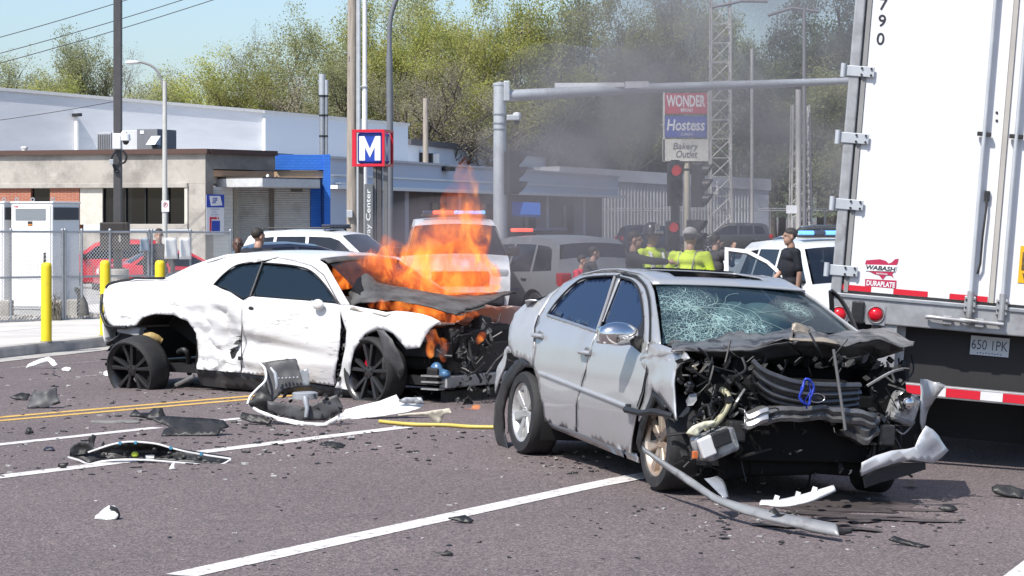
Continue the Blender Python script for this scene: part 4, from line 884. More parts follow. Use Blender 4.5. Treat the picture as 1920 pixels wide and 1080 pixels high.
# ------------------------------------------------------------------ background vehicles
def arch(cx, r, z0, n=14, cz=None):
    """points of a wheel arch opening from front to rear along the sill line z0 (front = +x)"""
    cz = .36 if cz is None else cz; a0 = math.asin(max(-1, min(1, (z0-cz)/r)))
    return [(cx+r*cos(a0+(pi-2*a0)*k/n), cz+r*sin(a0+(pi-2*a0)*k/n)) for k in range(n+1)]
def wheel(parent, c, r, w, side, rim_mat, spokes=5, rr=.66, tyre_name='tyre', rot=None, name='wheel', spoke_w=.16, twin=False, hubmat=None, lug=True):
    """wheel with tyre, rim barrel, spokes and hub; side=+1 outer face towards +y"""
    mt = Matrix.Translation(Vector(c)) @ (rot.to_4x4() if rot else Matrix.Identity(4)) @ Matrix.Diagonal((1, side, 1, 1))
    ri = r*rr
    mb = MB(); mb.lathe([(ri, -w/2), (r*.93, -w/2), (r*.985, -w*.40), (r, -w*.28), (r, w*.28), (r*.985, w*.40), (r*.93, w*.5), (ri*1.04, w*.5), (ri, w*.44)], (0, 0, 0), (0, 1, 0), 40)
    wh = mb.xf(mt).build(name, RUBBER, parent, smooth=35)
    mb = MB(); mb.lathe([(ri*1.0, -w*.45), (ri*.9, -w*.3), (ri*.88, w*.25), (ri*.96, w*.42), (ri*1.02, w*.46), (ri*1.02, w*.40), (ri*.93, w*.3), (ri*.86, -w*.28)], (0, 0, 0), (0, 1, 0), 36)
    mb.xf(mt).build('rim', rim_mat, wh, smooth=40)
    mb = MB(); mb.lathe([(.001, -w*.18), (ri*.62, -w*.18), (ri*.62, -w*.26), (.001, -w*.26)], (0, 0, 0), (0, 1, 0), 28); mb.xf(mt).build('brake_disc', DARKMET, wh, smooth=40)
    mb = MB()
    for k in range(spokes):
        for t in ((-.22, .22) if twin else (0,)):
            a = 2*pi*k/spokes+pi/2; d = V((cos(a+t*.28), 0, sin(a+t*.28))); e = V((cos(a+t), 0, sin(a+t))); s = V((-sin(a+t), 0, cos(a+t)))
            h = spoke_w*ri*(.55 if twin else 1); p0 = d*ri*.14; p1 = e*ri*.94; y0, y1 = w*.33, w*.40; yb = w*.18
            mb.add([p0+s*h*.5+V((0, y0, 0)), p0-s*h*.5+V((0, y0, 0)), p1-s*h*.75+V((0, y1, 0)), p1+s*h*.75+V((0, y1, 0)), p0+s*h*.6+V((0, yb, 0)), p0-s*h*.6+V((0, yb, 0)), p1-s*h*.9+V((0, yb, 0)), p1+s*h*.9+V((0, yb, 0))],
                   [(0, 1, 2, 3), (7, 6, 5, 4), (0, 4, 5, 1), (2, 6, 7, 3), (1, 5, 6, 2), (0, 3, 7, 4)])
    mb.xf(mt).build('spoke', rim_mat, wh, bevel=.006)
    mb = MB(); mb.lathe([(.001, w*.37), (ri*.12, w*.365), (ri*.2, w*.34), (ri*.22, w*.15)], (0, 0, 0), (0, 1, 0), 20)
    if lug:
        for k in range(5): a = 2*pi*k/5+.3; q = V((cos(a)*ri*.155, w*.335, sin(a)*ri*.155)); mb.cyl(q, q+V((0, w*.06, 0)), ri*.03, 8)
    mb.xf(mt).build('hub', hubmat or rim_mat, wh, smooth=40)
    return wh
def top_ribbon(mb, prof, w, n=9, crown=.04, inset=0.0):
    """surface over a side profile [(x,z)], from side to side"""
    rows = []
    for x, z in prof:
        hw = w(x, z)-inset; rows.append([V((x, hw*(2*k/(n-1)-1), z+crown*(1-(2*k/(n-1)-1)**2)*min(1, z))) for k in range(n)])
    mb.grid(rows)
SUV = dict(L=5.05, prof=[(.03, .42), (0, .62), (.03, .98), (.10, 1.08), (.22, 1.42), (.36, 1.70), (.62, 1.80), (1.5, 1.845), (2.4, 1.835), (2.85, 1.78), (3.05, 1.72), (3.42, 1.44), (3.78, 1.17), (3.95, 1.135), (4.5, 1.085), (4.84, 1.01), (4.99, .90), (5.04, .70), (5.05, .52), (5.0, .30)],
           ax=(.98, 3.94), wr=.385, wt=[(.25, .93), (.5, .985), (.85, .99), (1.08, .965), (1.2, .93), (1.8, .735)],
           glass=[[(.42, 1.20), (.58, 1.60), (.72, 1.66), (1.12, 1.69), (1.08, 1.17)], [(1.16, 1.17), (1.20, 1.695), (2.02, 1.70), (2.06, 1.15)], [(2.14, 1.15), (2.11, 1.70), (2.72, 1.68), (2.98, 1.60), (3.52, 1.19), (3.46, 1.14)]],
           belt=1.14, ws=(10, 12), rw=(4, 5), head=.86)
SEDAN = dict(L=4.85, prof=[(.03, .40), (0, .62), (.02, .90), (.10, 1.0), (.62, 1.07), (.85, 1.10), (1.25, 1.33), (1.55, 1.42), (2.1, 1.47), (2.6, 1.45), (2.85, 1.38), (3.25, 1.16), (3.62, .98), (3.75, .955), (4.35, .87), (4.68, .77), (4.82, .62), (4.85, .48), (4.80, .25)],
             ax=(1.05, 3.85), wr=.33, wt=[(.2, .86), (.45, .905), (.75, .91), (.95, .88), (1.05, .83), (1.45, .60)],
             glass=[[(.98, 1.06), (1.32, 1.31), (1.50, 1.37), (1.93, 1.41), (1.96, 1.02)], [(2.02, 1.02), (2.0, 1.41), (2.5, 1.39), (2.80, 1.31), (3.35, 1.02), (3.3, .98)]],
             belt=1.0, ws=(10, 12), rw=(5, 7), head=.70)
def vehicle(name, label, spec, paint, loc, heading, lights=None, cat='car', glassm=None, group=None, rim=None, open_door=False, roofrack=False, text_='', stripe=None, spotlight=False):
    """heading: direction the nose points, radians from +X"""
    L = spec['L']; wt = spec['wt']; W = lambda x, z: lerp_table(wt, z)*(1-.09*max(0, abs(x-L/2)/(L/2)-.55)/.45)
    t = thing(name, label, cat, loc, heading, group); off = Matrix.Translation((-L/2, 0, 0)); gm = glassm or GLASSD
    def bd(mb, nm, mat, par=None, **k): return mb.xf(off).build(nm, mat, par or t, **k)
    prof = spec['prof']; z0 = .27 if spec is SUV else .21; wr = spec['wr']
    out = list(prof)
    outl = [p for p in prof]
    # side outline: over the top, then back along the sill with the wheel arches
    side = outl+[(L-.25, z0)]
    for ax in sorted(spec['ax'], reverse=True): side += [(ax+wr*1.17, z0)]+arch(ax, wr*1.17, z0, cz=wr)[1:-1]+[(ax-wr*1.17, z0)]
    side += [(.2, z0)]
    mb = MB()
    holes = [[(L-.1-2, 0)]] and ()
    front_hole = []
    gh = spec['glass']
    for s in (1, -1): mb.tri2d(side, lambda x, z: V((x, s*W(x, z), z)), [g for g in gh], .13)
    i0, i1 = spec['ws']; j0, j1 = spec['rw']
    top_ribbon(mb, prof[:j0+1], W); top_ribbon(mb, prof[j1:i0+1], W); top_ribbon(mb, prof[i1:], W)
    body = bd(mb, 'body', paint, smooth=40, weld=.002)
    mb = MB(); mb.bx((.3, -W(0, .3)+.06, z0-.06), (L-.3, W(0, .3)-.06, z0+.02)); bd(mb, 'underbody', BLACKP)
    mb = MB(); mb.bx((.5, -W(0, .5)+.12, z0+.1), (L-1.2, W(0, .5)-.12, spec['belt']-.35)); bd(mb, 'interior', M('interior_dark', (.03, .03, .032), .8))
    mb = MB(); zb = spec['belt']
    for sx in (L*.34, L*.55):
        for sy in (-.38, .38): mb.bx((sx, sy-.23, zb-.5), (sx+.16, sy+.23, zb+.18)); mb.bx((sx+.03, sy-.11, zb+.18), (sx+.12, sy+.11, zb+.36))
    bd(mb, 'seat', M('seat_grey', (.07, .07, .072), .8), bevel=.03)
    for g in gh:
        for s in (1, -1):
            mb = MB(); mb.tri2d(g, lambda x, z: V((x, s*(W(x, z)-.008), z)), (), .15); bd(mb, 'side_window', gm, smooth=60)
    mb = MB(); top_ribbon(mb, prof[i0:i1+1], W, inset=.035); bd(mb, 'windscreen', gm, smooth=60)
    mb = MB(); top_ribbon(mb, prof[j0:j1+1], W, inset=.06); bd(mb, 'rear_window', gm, smooth=60)
    for k, ax in enumerate(spec['ax']):
        for s in (1, -1):
            wheel(t, (ax-L/2, s*(W(ax, .4)-.13), wr), wr, .25, s, rim or ALU, 5)
            mb = MB(); ar = arch(ax, wr*1.16, z0, cz=wr); mb.grid([[V((x, s*(W(ax, .4)-.015), z)) for x, z in ar], [V((x, s*(W(ax, .4)-.38), z)) for x, z in ar]]); bd(mb, 'wheel_well', BLACKP, smooth=60)
    for s in (1, -1):
        hz = spec['head']; x = L-.16
        mb = MB(); mb.bx((L-.42, s*(W(L, hz)-.34), hz-.07), (L-.03, s*(W(L, hz)-.02), hz+.08)); bd(mb, 'headlight', M('headlight_clear', (.55, .58, .6), .12, .3), bevel=.04)
        mb = MB(); mb.bx((-.006, s*(W(0, .95)-.24), hz+.02), (.2, s*(W(0, .95)+.012), hz+.30)); bd(mb, 'tail_light', M('tail_red', (.35, .01, .015), .2), bevel=.03)
        mb = MB(); mx_ = spec['glass'][-1][-2][0]-.12; mb.bx((mx_-.1, s*(W(mx_, zb)+.03), zb+.02), (mx_+.08, s*(W(mx_, zb)+.24), zb+.2)); mb.bx((mx_, s*(W(mx_, zb)-.03), zb+.04), (mx_+.06, s*(W(mx_, zb)+.06), zb+.1)); bd(mb, 'mirror', BLACKP, bevel=.03)
        for hx in ((1.25, 2.25) if spec is SUV else (1.35, 2.2)):
            mb = MB(); mb.bx((hx, s*(W(hx, zb-.12)-.005), zb-.14), (hx+.2, s*(W(hx, zb-.12)+.025), zb-.105)); bd(mb, 'door_handle', BLACKP, bevel=.008)
            mb = MB(); mb.tri2d([(hx+.82, z0+.12), (hx+.828, z0+.12), (hx+.828, zb), (hx+.82, zb)], lambda x, z: V((x, s*(W(x, z)+.001), z)), (), .2); bd(mb, 'door_seam', BLACKP)
    mb = MB(); mb.bx((L-.06, -.52, spec['head']-.22), (L+.012, .52, spec['head']+.05)); bd(mb, 'grille', BLACKP, bevel=.02)
    mb = MB(); mb.bx((L-.2, -.8, z0+.02), (L+.04, .8, z0+.26)); bd(mb, 'front_bumper', BLACKP, bevel=.05)
    mb = MB(); mb.bx((-.05, -.82, z0+.06), (.2, .82, z0+.26)); bd(mb, 'rear_bumper', BLACKP, bevel=.05)
    mb = MB(); mb.bx((-.012, -.16, .78), (.0, .16, .94)); bd(mb, 'number_plate', SIGW)
    zr = max(p[1] for p in prof)+.04; xr = (prof[j1][0]+prof[i0][0])/2
    if lights:
        xb = prof[i0][0]-.55
        mb = MB(); mb.bx((xb-.14, -.62, zr+.01), (xb+.14, .62, zr+.055)); lb = bd(mb, 'light_bar', BLACKP, bevel=.02)
        BL = M('blue_lamp', (.15, .45, 1), .2, var=0, emit=lights.get('b', 2)); RL = M('red_lamp', (1, .08, .05), .2, var=0, emit=lights.get('r', 2)); CL = M('dark_lamp', (.04, .05, .09), .2)
        for k in range(6):
            y = -.5+.2*k; mm = lights['pat'][k]; mt = {'b': BL, 'r': RL, '.': CL}[mm]
            mb = MB(); mb.bx((xb-.13, y-.095, zr+.056), (xb+.13, y+.095, zr+.125)); mb.xf(off).build('lamp', mt, lb, bevel=.02)
    if roofrack:
        for s in (1, -1):
            mb = MB(); mb.tube([(.7, s*.6, zr-.03), (.8, s*.6, zr+.03), (2.4, s*.6, zr+.03), (2.5, s*.6, zr-.03)], .02, 6); bd(mb, 'roof_rail', BLACKP)
    for k, (tx_, side, xx, zz, hh, ww) in enumerate(text_ or ()):
        s = side; y = s*(W(xx, zz)+.012)
        text(None, 'lettering', tx_, V((xx-L/2, y, zz)), (-s, 0, 0), (0, 0, 1), hh, M('police_blue', (.03, .06, .25), .5), t, width=ww, align='CENTER', shear=.15, bold=.02, world=False)
    if stripe:
        for s in (1, -1):
            mb = MB(); mb.tri2d([(1.5, .78), (3.4, .78), (3.4, .84), (1.5, .84)], lambda x, z: V((x, s*(W(x, z)+.003), z)), (), .2); bd(mb, 'side_stripe', stripe)
    if open_door:                                   # passenger front door swung wide open
        hx = 3.2; hy = -W(hx, .9); dl = 1.12; ang = radians(open_door)
        dm = Matrix.Translation((hx-L/2, hy, 0)) @ Matrix.Rotation(ang, 4, 'Z')
        DW = lambda x, z: -(lerp_table(wt, z)-lerp_table(wt, .9))
        fr_ = [(-dl, .42), (0, .42), (0, 1.16), (-.42, 1.52), (-.75, 1.70), (-dl, 1.74)]; win = [(-dl+.06, 1.15), (-.10, 1.15), (-.45, 1.48), (-.76, 1.64), (-dl+.06, 1.68)]
        mb = MB(); mb.tri2d(fr_, lambda x, z: V((x, DW(x, z), z)), [win], .12); d = mb.xf(dm).build('open_door', paint, t, solid=.07, offset=0)
        mb = MB(); mb.tri2d(win, lambda x, z: V((x, DW(x, z), z)), (), .2); mb.xf(dm).build('window', glass('clear_tint', (.03, .05, .08), .03, .45, (.45, .5, .52)), d)
        mb = MB(); mb.bx((-dl+.12, -.055, 1.0), (-dl+.34, -.036, 1.035)); mb.xf(dm).build('handle', BLACKP, d, bevel=.008)
        text(None, 'lettering', 'METROPOLITAN', dm @ V((-dl*.47, -.042, .82)), dm.to_3x3() @ V((1, 0, 0)), (0, 0, 1), .10, M('police_blue', (.03, .06, .25), .5), d, width=.92, align='CENTER', shear=.2, bold=.02, world=False)
    return t
PWHITE = M('police_white', (.74, .75, .76), .3, var=.04, coat=.5)
def suv_at(px, Yc): return V(((px-CX)/F*Yc, Yc, gz((px-CX)/F*Yc, Yc)))
BLU = M('stripe_blue', (.03, .07, .3), .5)
vehicle('police_car', 'white police car behind the roof of the white coupe, left of the utility pole', SUV, PWHITE, suv_at(632, 62), radians(-22), dict(pat='......', b=1), 'police car', group='police cars', roofrack=True)
vehicle('police_car', 'white police car facing the camera behind the flames with blue roof lights', SUV, PWHITE, suv_at(851, 46), radians(-86), dict(pat='.rrbbb', b=2.2, r=1.6), 'police car', group='police cars')
vehicle('police_car', 'hazy pale police car in the smoke between the fire and the silver sedan', SUV, M('police_white_hazed', (.17, .175, .19), .4), suv_at(1010, 49)-V((0, 0, .35)), radians(118), dict(pat='....rr', b=1, r=2.0), 'police car', group='police cars', stripe=BLU)  # white car greyed, smoke haze is mixed into its paint colour
vehicle('police_car', 'white police car with its door open and blue lights, beside the trailer', SUV, PWHITE, suv_at(1566, 39.5)-V((0, 0, .10)), radians(-74), dict(pat='b.bb.b', b=2.2), 'police car', group='police cars', open_door=70)
vehicle('parked_car', 'white hatchback behind the police car with the open door', SUV, PWHITE, suv_at(1500, 66)+V((0, 0, .02)), radians(188), None, 'car', group='parked cars')
DKB = M('car_dark_blue', (.015, .02, .04), .3, coat=.5, var=.1); DKG = M('car_charcoal', (.03, .032, .036), .3, coat=.5, var=.1); REDC = M('car_red', (.50, .012, .03), .3, coat=.5, var=.08)
vehicle('parked_car', 'dark blue car left of the bakery sign pole in the smoke', SUV, DKB, suv_at(1232, 152)+V((0, 0, .1)), radians(10), None, 'car', group='parked cars')
vehicle('parked_car', 'large charcoal car parked right of the bakery sign pole', SUV, DKG, suv_at(1372, 150)+V((0, 0, .25)), radians(172), None, 'car', group='parked cars')
vehicle('parked_car', 'charcoal car whose roof shows just left of the trailer', SUV, DKG, suv_at(1520, 120)+V((0, 0, .2)), radians(178), None, 'car', group='parked cars')
vehicle('parked_car', 'red car parked behind the fence and the brown box', SUV, REDC, suv_at(205, 92), radians(186), None, 'car', group='parked cars', rim=DARKMET)
vehicle('parked_car', 'dark blue car whose windscreen shows behind the fence end', SEDAN, DKB, suv_at(500, 46)-V((0, 0, .06)), radians(196), None, 'car', group='parked cars')
vehicle('parked_car', 'dark red car low behind the right paper sheet on the fence', SEDAN, REDC, suv_at(330, 75)-V((0, 0, .1)), radians(20), None, 'car', group='parked cars')
# ------------------------------------------------------------------ people
def remesh(mb, name, mat, parent, vox=.012, smooth=4, mats=None):
    me = mb.mesh(name, [mat]); o = bpy.data.objects.new(name, me); COL.objects.link(o)
    m = o.modifiers.new('r', 'REMESH'); m.mode = 'VOXEL'; m.voxel_size = vox
    s = o.modifiers.new('s', 'SMOOTH'); s.iterations = smooth; s.factor = .5
    dg = bpy.context.evaluated_depsgraph_get(); me2 = bpy.data.meshes.new_from_object(o.evaluated_get(dg)); bpy.data.objects.remove(o)
    me2.name = name; me2.polygons.foreach_set('use_smooth', [True]*len(me2.polygons))
    if not me2.materials: me2.materials.append(mat)
    return link_mesh(name, me2, None, parent)
def limb(mb, pts, rs, n=10, flat=1.0):
    mb.tube(pts, rs, n, flat=flat)
    for p, r in zip(pts, rs): mb.ell(p, (r, r, r), 10, 6)
def hand(mb, w, d, s=1.0, curl=.5, up=V((0, 0, 1)), side=1):
    """palm and five fingers from wrist w along d"""
    d = Vector(d).normalized(); a = d.cross(up); a = a.normalized() if a.length > .05 else V((1, 0, 0)); n = a.cross(d)
    mb.ell(w+d*.05*s, (.03*s, .03*s, .045*s), 10, 6); 
    for k, (o_, L) in enumerate(((-.030, .072), (-.010, .082), (.010, .078), (.029, .062))):
        b = w+d*.085*s+a*o_*s; c = b+(d*cos(curl*.6)-n*sin(curl*.6))*L*.55*s; e = c+(d*cos(curl*1.6)-n*sin(curl*1.6))*L*.5*s
        mb.tube([w+d*.03*s+a*o_*.7*s, b, c, e], [.012*s, .0105*s, .0095*s, .008*s], 6)
    b = w+d*.035*s-a*.032*s*side; mb.tube([w+d*.02*s, b, b+(d*.6-a*.6*side-n*.3)*.05*s, b+(d*.95-a*.6*side-n*.5)*.075*s], [.014*s, .0125*s, .011*s, .009*s], 6)
SKIN_L = M('skin_light', (.42, .25, .18), .55, var=.1); SKIN_D = M('skin_dark', (.09, .045, .03), .5, var=.1)
NAVY = M('navy_uniform', (.012, .014, .022), .8, var=.3, scale=9, bump=.3, bscale=14); HIVIS = M('hi_vis_yellow', (.62, .80, .06), .7, var=.08, bump=.3, bscale=14)
GREYT = M('grey_trousers', (.10, .10, .11), .85, var=.2); SILV = M('reflective_grey', (.45, .46, .45), .45)
HAIRD = M('hair_dark', (.03, .024, .02), .7, var=.4, scale=30); HAIRB = M('hair_brown', (.05, .03, .018), .6)
def person(label, px, Y, topy, heading, skin, shirt, trousers, arms, hair='short', hat=None, shirt_mat=NAVY, lean=0.0, head_turn=0.0, sleeve='short', vest=None, extra=None, H=1.78, bulk=1.0):
    """heading = direction the body faces (rad from +X); arms = for each side (elbow, hand) offsets in body frame (forward, left, up) from the shoulder"""
    zt = P(0, topy, Y).z; base = V(((px-CX)/F*Y, Y, zt-H)); t = thing('person', label, 'person', base, heading-pi/2, 'people at the scene')
    k = H/1.78; S = lambda x, y, z: V((x*k, y*k, z*k))              # body frame here: y forward, x right
    hc = S(0, .02+lean*.3, 1.655)
    body = MB()
    limb(body, [S(0, -.005+lean*.25, 1.44), S(0, .0+lean*.28, 1.54)], [.062*k, .058*k])
    R_ = Matrix.Rotation(-head_turn, 3, 'Z')
    def hd(x, y, z): return hc+R_ @ S(x, y, z)
    body.ell(hd(0, -.012, .035), (.076*k, .094*k, .088*k), 16, 10, R_); body.ell(hd(0, .018, -.045), (.062*k, .072*k, .078*k), 14, 9, R_)
    body.ell(hd(0, .052, -.098), (.034*k, .028*k, .024*k), 10, 6, R_)
    body.tube([hd(0, .085, .025), hd(0, .108, -.018)], [.009*k, .016*k], 8); body.ell(hd(0, .083, -.058), (.028*k, .014*k, .008*k), 10, 6, R_)
    for s in (-1, 1): body.ell(hd(s*.079, -.008, -.008), (.013*k, .022*k, .034*k), 8, 6, R_); body.ell(hd(s*.032, .078, .036), (.022*k, .012*k, .008*k), 8, 5, R_)
    # torso core + legs (mostly under the clothes)
    tors = [S(0, 0, .96), S(0, .01, 1.08), S(0, .015+lean*.1, 1.22), S(0, .01+lean*.2, 1.36), S(0, -.005+lean*.24, 1.44)]
    tr_ = [.135*k*bulk, .125*k*bulk, .142*k*bulk, .150*k*bulk, .085*k]
    body.tube(tors, [r*.70 for r in tr_], 14)
    hips = S(0, 0, .94); kn = []
    for s in (-1, 1):
        st = .10*s; limb(body, [S(s*.09, 0, .92), S(s*.10, .03+st*.4, .50), S(s*.11, -.01+st*.4, .09)], [.078*k, .055*k, .042*k])
    sh = MB(); tw = MB()
    sh.ell(S(0, .0, 1.0), (.185*k*bulk, .145*k*bulk, .12*k), 16, 9); sh.ell(S(0, .01+lean*.1, 1.2), (.182*k*bulk, .138*k*bulk, .2*k), 16, 9); sh.ell(S(0, .005+lean*.2, 1.37), (.2*k*bulk, .125*k*bulk, .105*k), 16, 9); sh.ell(S(0, -.005+lean*.25, 1.475), (.085*k, .08*k, .045*k), 16, 9)
    shs = []
    for s, (el, ha) in zip((-1, 1), arms):
        so = S(s*.195*bulk, -.005+lean*.22, 1.425); e = so+S(-el[1], el[0], el[2]); h = so+S(-ha[1], ha[0], ha[2])
        limb(body, [so, so.lerp(e, .5), e], [.052*k, .047*k, .038*k]); limb(body, [e, e.lerp(h, .4), h], [.040*k, .037*k, .026*k]); hand(body, h, (h-e), k, .6, side=s)
        sh.ell(so, (.07*k, .07*k, .075*k), 12, 8); sh.ell(so*.7+S(0, 0, 1.45)*.3, (.09*k, .075*k, .06*k), 12, 8)
        if sleeve == 'short': limb(sh, [so, so.lerp(e, .78)], [.066*k, .062*k])
        else: limb(sh, [so, e, e.lerp(h, .9)], [.068*k, .056*k, .045*k])
    for s in (-1, 1): tw.ell(S(s*.07, 0, .93), (.115*k*bulk, .135*k*bulk, .13*k), 12, 8); st = .10*s; limb(tw, [S(s*.09, 0, .90), S(s*.10, .03+st*.4, .50), S(s*.11, -.01+st*.4, .11)], [.092*k, .072*k, .062*k])
    b = remesh(body, 'body', skin, t, .0105, 3)
    remesh(sh, 'shirt', shirt_mat, t, .014, 4); remesh(tw, 'trousers', trousers, t, .014, 4)
    for s in (-1, 1):
        st = .10*s; m_ = MB(); q = S(s*.11, -.01+st*.4, 0); m_.ell(q+S(0, .05, .045), (.05*k, .135*k, .05*k)); m_.ell(q+S(0, 0, .09), (.05*k, .06*k, .07*k)); remesh(m_, 'shoe', BLACKP, t, .014, 2)
        m_ = MB(); m_.ell(hd(s*.031, .0835, .022), (.012*k, .007*k, .007*k), 8, 6); m_.build('eye', BLACKP, t, smooth=180)
    if hair:
        m_ = MB(); m_.ell(hd(0, -.022, .05), (.0805*k, .095*k, .084*k), 18, 10, R_)
        m_.v = [v for v in m_.v]; rows = m_; f2 = []
        for f in m_.f:
            c = sum((m_.v[i] for i in f), V((0, 0, 0)))/len(f); q = R_.transposed() @ (c-hc)
            if q.z > .045 or q.y < -.02 and q.z > -.05: f2.append(f)
        m_.f = f2; m_.mi = [0]*len(f2); m_.build('hair', HAIRD if hair == 'short' else HAIRB, t, smooth=180, solid=.004, offset=1)
    if hat == 'cap':
        m_ = MB(); m_.ell(hd(0, -.02, .065), (.092*k, .107*k, .09*k), 18, 10, R_); m_.f = [f for f in m_.f if (sum((m_.v[i] for i in f), V((0, 0, 0)))/len(f)-hc).z > .052*k]; m_.mi = [0]*len(m_.f); c_ = m_.build('cap', M('cap_grey', (.58, .57, .56), .8), t, smooth=180, solid=.006, offset=1)
        m_ = MB(); m_.ell(hd(0, .115, .062), (.07*k, .075*k, .012*k), 14, 5, R_); m_.build('peak', M('cap_grey', (.58, .57, .56), .8), c_, smooth=180)
    if hat == 'helmet':
        HM = M('helmet_dark', (.04, .04, .045), .3, .3); m_ = MB(); m_.lathe([(.001, .17), (.06, .16), (.10, .12), (.118, .06), (.12, .02), (.165, .0), (.165, -.012), (.11, -.005)], hc+S(0, -.015, .03), (0, 0, 1), 22); h_ = m_.build('helmet', HM, t, smooth=50)
        m_ = MB(); m_.box(hd(0, .105, .12), (.09, .015, .10)); m_.build('front_shield', CHROME, h_, bevel=.01); m_ = MB(); m_.box(hd(0, .13, .05), (.17, .02, .05)); m_.build('visor', CHROME, h_, bevel=.015)
    if vest:
        for s in (-1, 1):
            m_ = MB(); m_.tube([S(s*.10, .155*bulk, 1.0), S(s*.11, .155*bulk, 1.25), S(s*.11, .10, 1.43), S(s*.11, -.06, 1.46), S(s*.11, -.14*bulk, 1.3), S(s*.10, -.155*bulk, 1.0)], .025*k, 6, flat=.25); m_.build('reflective_band', SILV, t, smooth=60)
        m_ = MB(); ring = [V((.196*k*bulk*cos(a), .153*k*bulk*sin(a), 1.03*k)) for a in [2*pi*i/28 for i in range(28)]]
        rows = [[p+V((0, 0, dz)) for p in ring] for dz in (-.028, .028)]; m_.grid(rows, closed=True); m_.build('reflective_belt', SILV, t, solid=.006, smooth=60)
    return t
dn = ((.02, .06, -.29), (.10, .05, -.54)); dnr = ((.02, -.06, -.29), (.10, -.05, -.54))
E_ = lambda f, l, u, F2, L2, U2: ((f, l, u), (F2, L2, U2))
L_ = (E_(.02, .07, -.29, .12, .06, -.53)); Rr = (E_(.02, -.07, -.29, .12, -.06, -.53))
# body frame: arms tuple is (left side of list = -x = person's left), offsets (forward, left, up)
person('officer in dark uniform walking left past the open police car door', 1483, 35.5, 428, radians(195), SKIN_L, None, NAVY, ((( -.02, .07, -.29), (.02, .08, -.55)), ((.06, -.07, -.28), (.24, -.09, -.47))), H=1.82)
person('person in dark clothes pointing right with an outstretched arm', 1188, 33.0, 434, radians(-8), SKIN_L, None, NAVY, (((.05, .08, -.28), (.16, .03, -.46)), ((.27, -.06, -.05), (.50, -.05, -.06))), sleeve='long', H=1.75)
person('firefighter in yellow vest and dark helmet behind the pointing arm', 1221, 34.5, 425, radians(-50), SKIN_L, None, NAVY, (((.02, .08, -.28), (.12, .06, -.5)), ((.02, -.08, -.28), (.12, -.06, -.5))), hat='helmet', shirt_mat=HIVIS, sleeve='long', vest=True, H=1.90)
person('person in yellow high visibility shirt and pale cap seen from behind', 1294, 32.8, 430, radians(62), SKIN_L, None, GREYT, (((-.02, .10, -.28), (.06, .10, -.52)), ((-.02, -.10, -.28), (.06, -.10, -.52))), hat='cap', shirt_mat=HIVIS, sleeve='long', vest=True, bulk=1.22, H=1.83)
CHAR = M('charcoal_clothes', (.045, .045, .05), .85, var=.2)
person('person in charcoal clothes raising a camera behind the yellow shirt', 1341, 42.0, 440, radians(35), SKIN_L, None, CHAR, (((.15, .10, -.18), (.26, .02, .10)), ((.15, -.10, -.18), (.26, -.02, .10))), shirt_mat=CHAR, sleeve='long', H=1.72)
REDV = M('red_jacket', (.55, .03, .06), .7)
person('person in a red top bending in the smoke behind the sedan', 1078, 46.0, 478, radians(-20), SKIN_L, None, CHAR, (((.05, .07, -.28), (.16, .05, -.5)), ((.05, -.07, -.28), (.16, -.05, -.5))), shirt_mat=REDV, sleeve='long', H=1.7, lean=.5)
person('person in black leaning right beside the red top in the smoke', 1098, 44.0, 462, radians(10), SKIN_L, None, CHAR, (((.1, .07, -.28), (.2, .05, -.45)), ((.1, -.07, -.28), (.25, -.05, -.4))), shirt_mat=CHAR, sleeve='long', H=1.75, lean=.5)
person('bald person in a dark suit behind the fence end', 446, 38.0, 444, radians(-85), SKIN_D, None, NAVY, (L_, Rr), hair=None, sleeve='long', H=1.76)
po = person('officer seen from behind with POLICE on the back by the coupe roof', 484, 35.0, 428, radians(75), SKIN_L, None, NAVY, (L_, Rr), head_turn=.6, sleeve='short', H=1.80)
text(None, 'lettering', 'POLICE', (0, -.165, 1.235), (1, 0, 0), (0, 0, 1), .075, SIGW, po, width=.28, align='CENTER', bold=.02, world=False)
person('person in dark jacket standing behind the fence beside the paper sheets', 298, 47.0, 429, radians(-80), SKIN_L, None, NAVY, (L_, Rr), sleeve='long', H=1.80)
hd_ = thing('orange_tubular_marker', 'small orange marker post on the far pavement', 'marker', suv_at(1145, 52)); m_ = MB(); m_.lathe([(.16, 0), (.16, .04), (.06, .06), (.055, .95), (.03, 1.0), (.001, 1.0)], (0, 0, 0), (0, 0, 1), 14); m_.build('tube', M('orange_marker', (.65, .38, .12), .6), hd_, smooth=50)
# ------------------------------------------------------------------ semi trailer
TRW = M('trailer_white', (.70, .705, .72), .4, var=.03, scale=1.2, dirt=(.64, .625, .60), dirt_s=5, dirt_lo=.60, dirt_hi=.9, stretch=(3, 3, .3))
TRG = M('trailer_grey_metal', (.40, .41, .42), .5, .5, col2=(.30, .30, .31), scale=8, dirt=(.22, .21, .20), dirt_s=5)
TRD = M('trailer_dark', (.02, .02, .022), .7)
YT = 19.35; o = V(((1533-CX)/F*YT, YT, 0)); roll = radians(4.75); yaw = radians(-8.2)
TM = Matrix.Translation(o) @ Matrix.Rotation(yaw, 4, 'Z') @ Matrix.Rotation(roll, 4, 'Y')
tr = thing('semi_trailer', 'white box semi trailer seen from behind beside the wrecked sedan', 'trailer', mat=TM)
TMI = TM.inverted()
def tp(px, py, dy=0.0):
    """photo pixel -> (x, z) in the trailer's rear plane y = dy"""
    c = TMI @ V((0, 0, CH)); d = TMI.to_3x3() @ V(((px-CX)/F, 1, -(py-HY)/F)); t = (dy-c.y)/d.y; p = c+d*t; return p.x, p.z
W_ = 2.59; LT = 14.6
zb = tp(1720, 556)[1]; ztp = zb+2.85
zs0 = tp(1720, 614)[1]
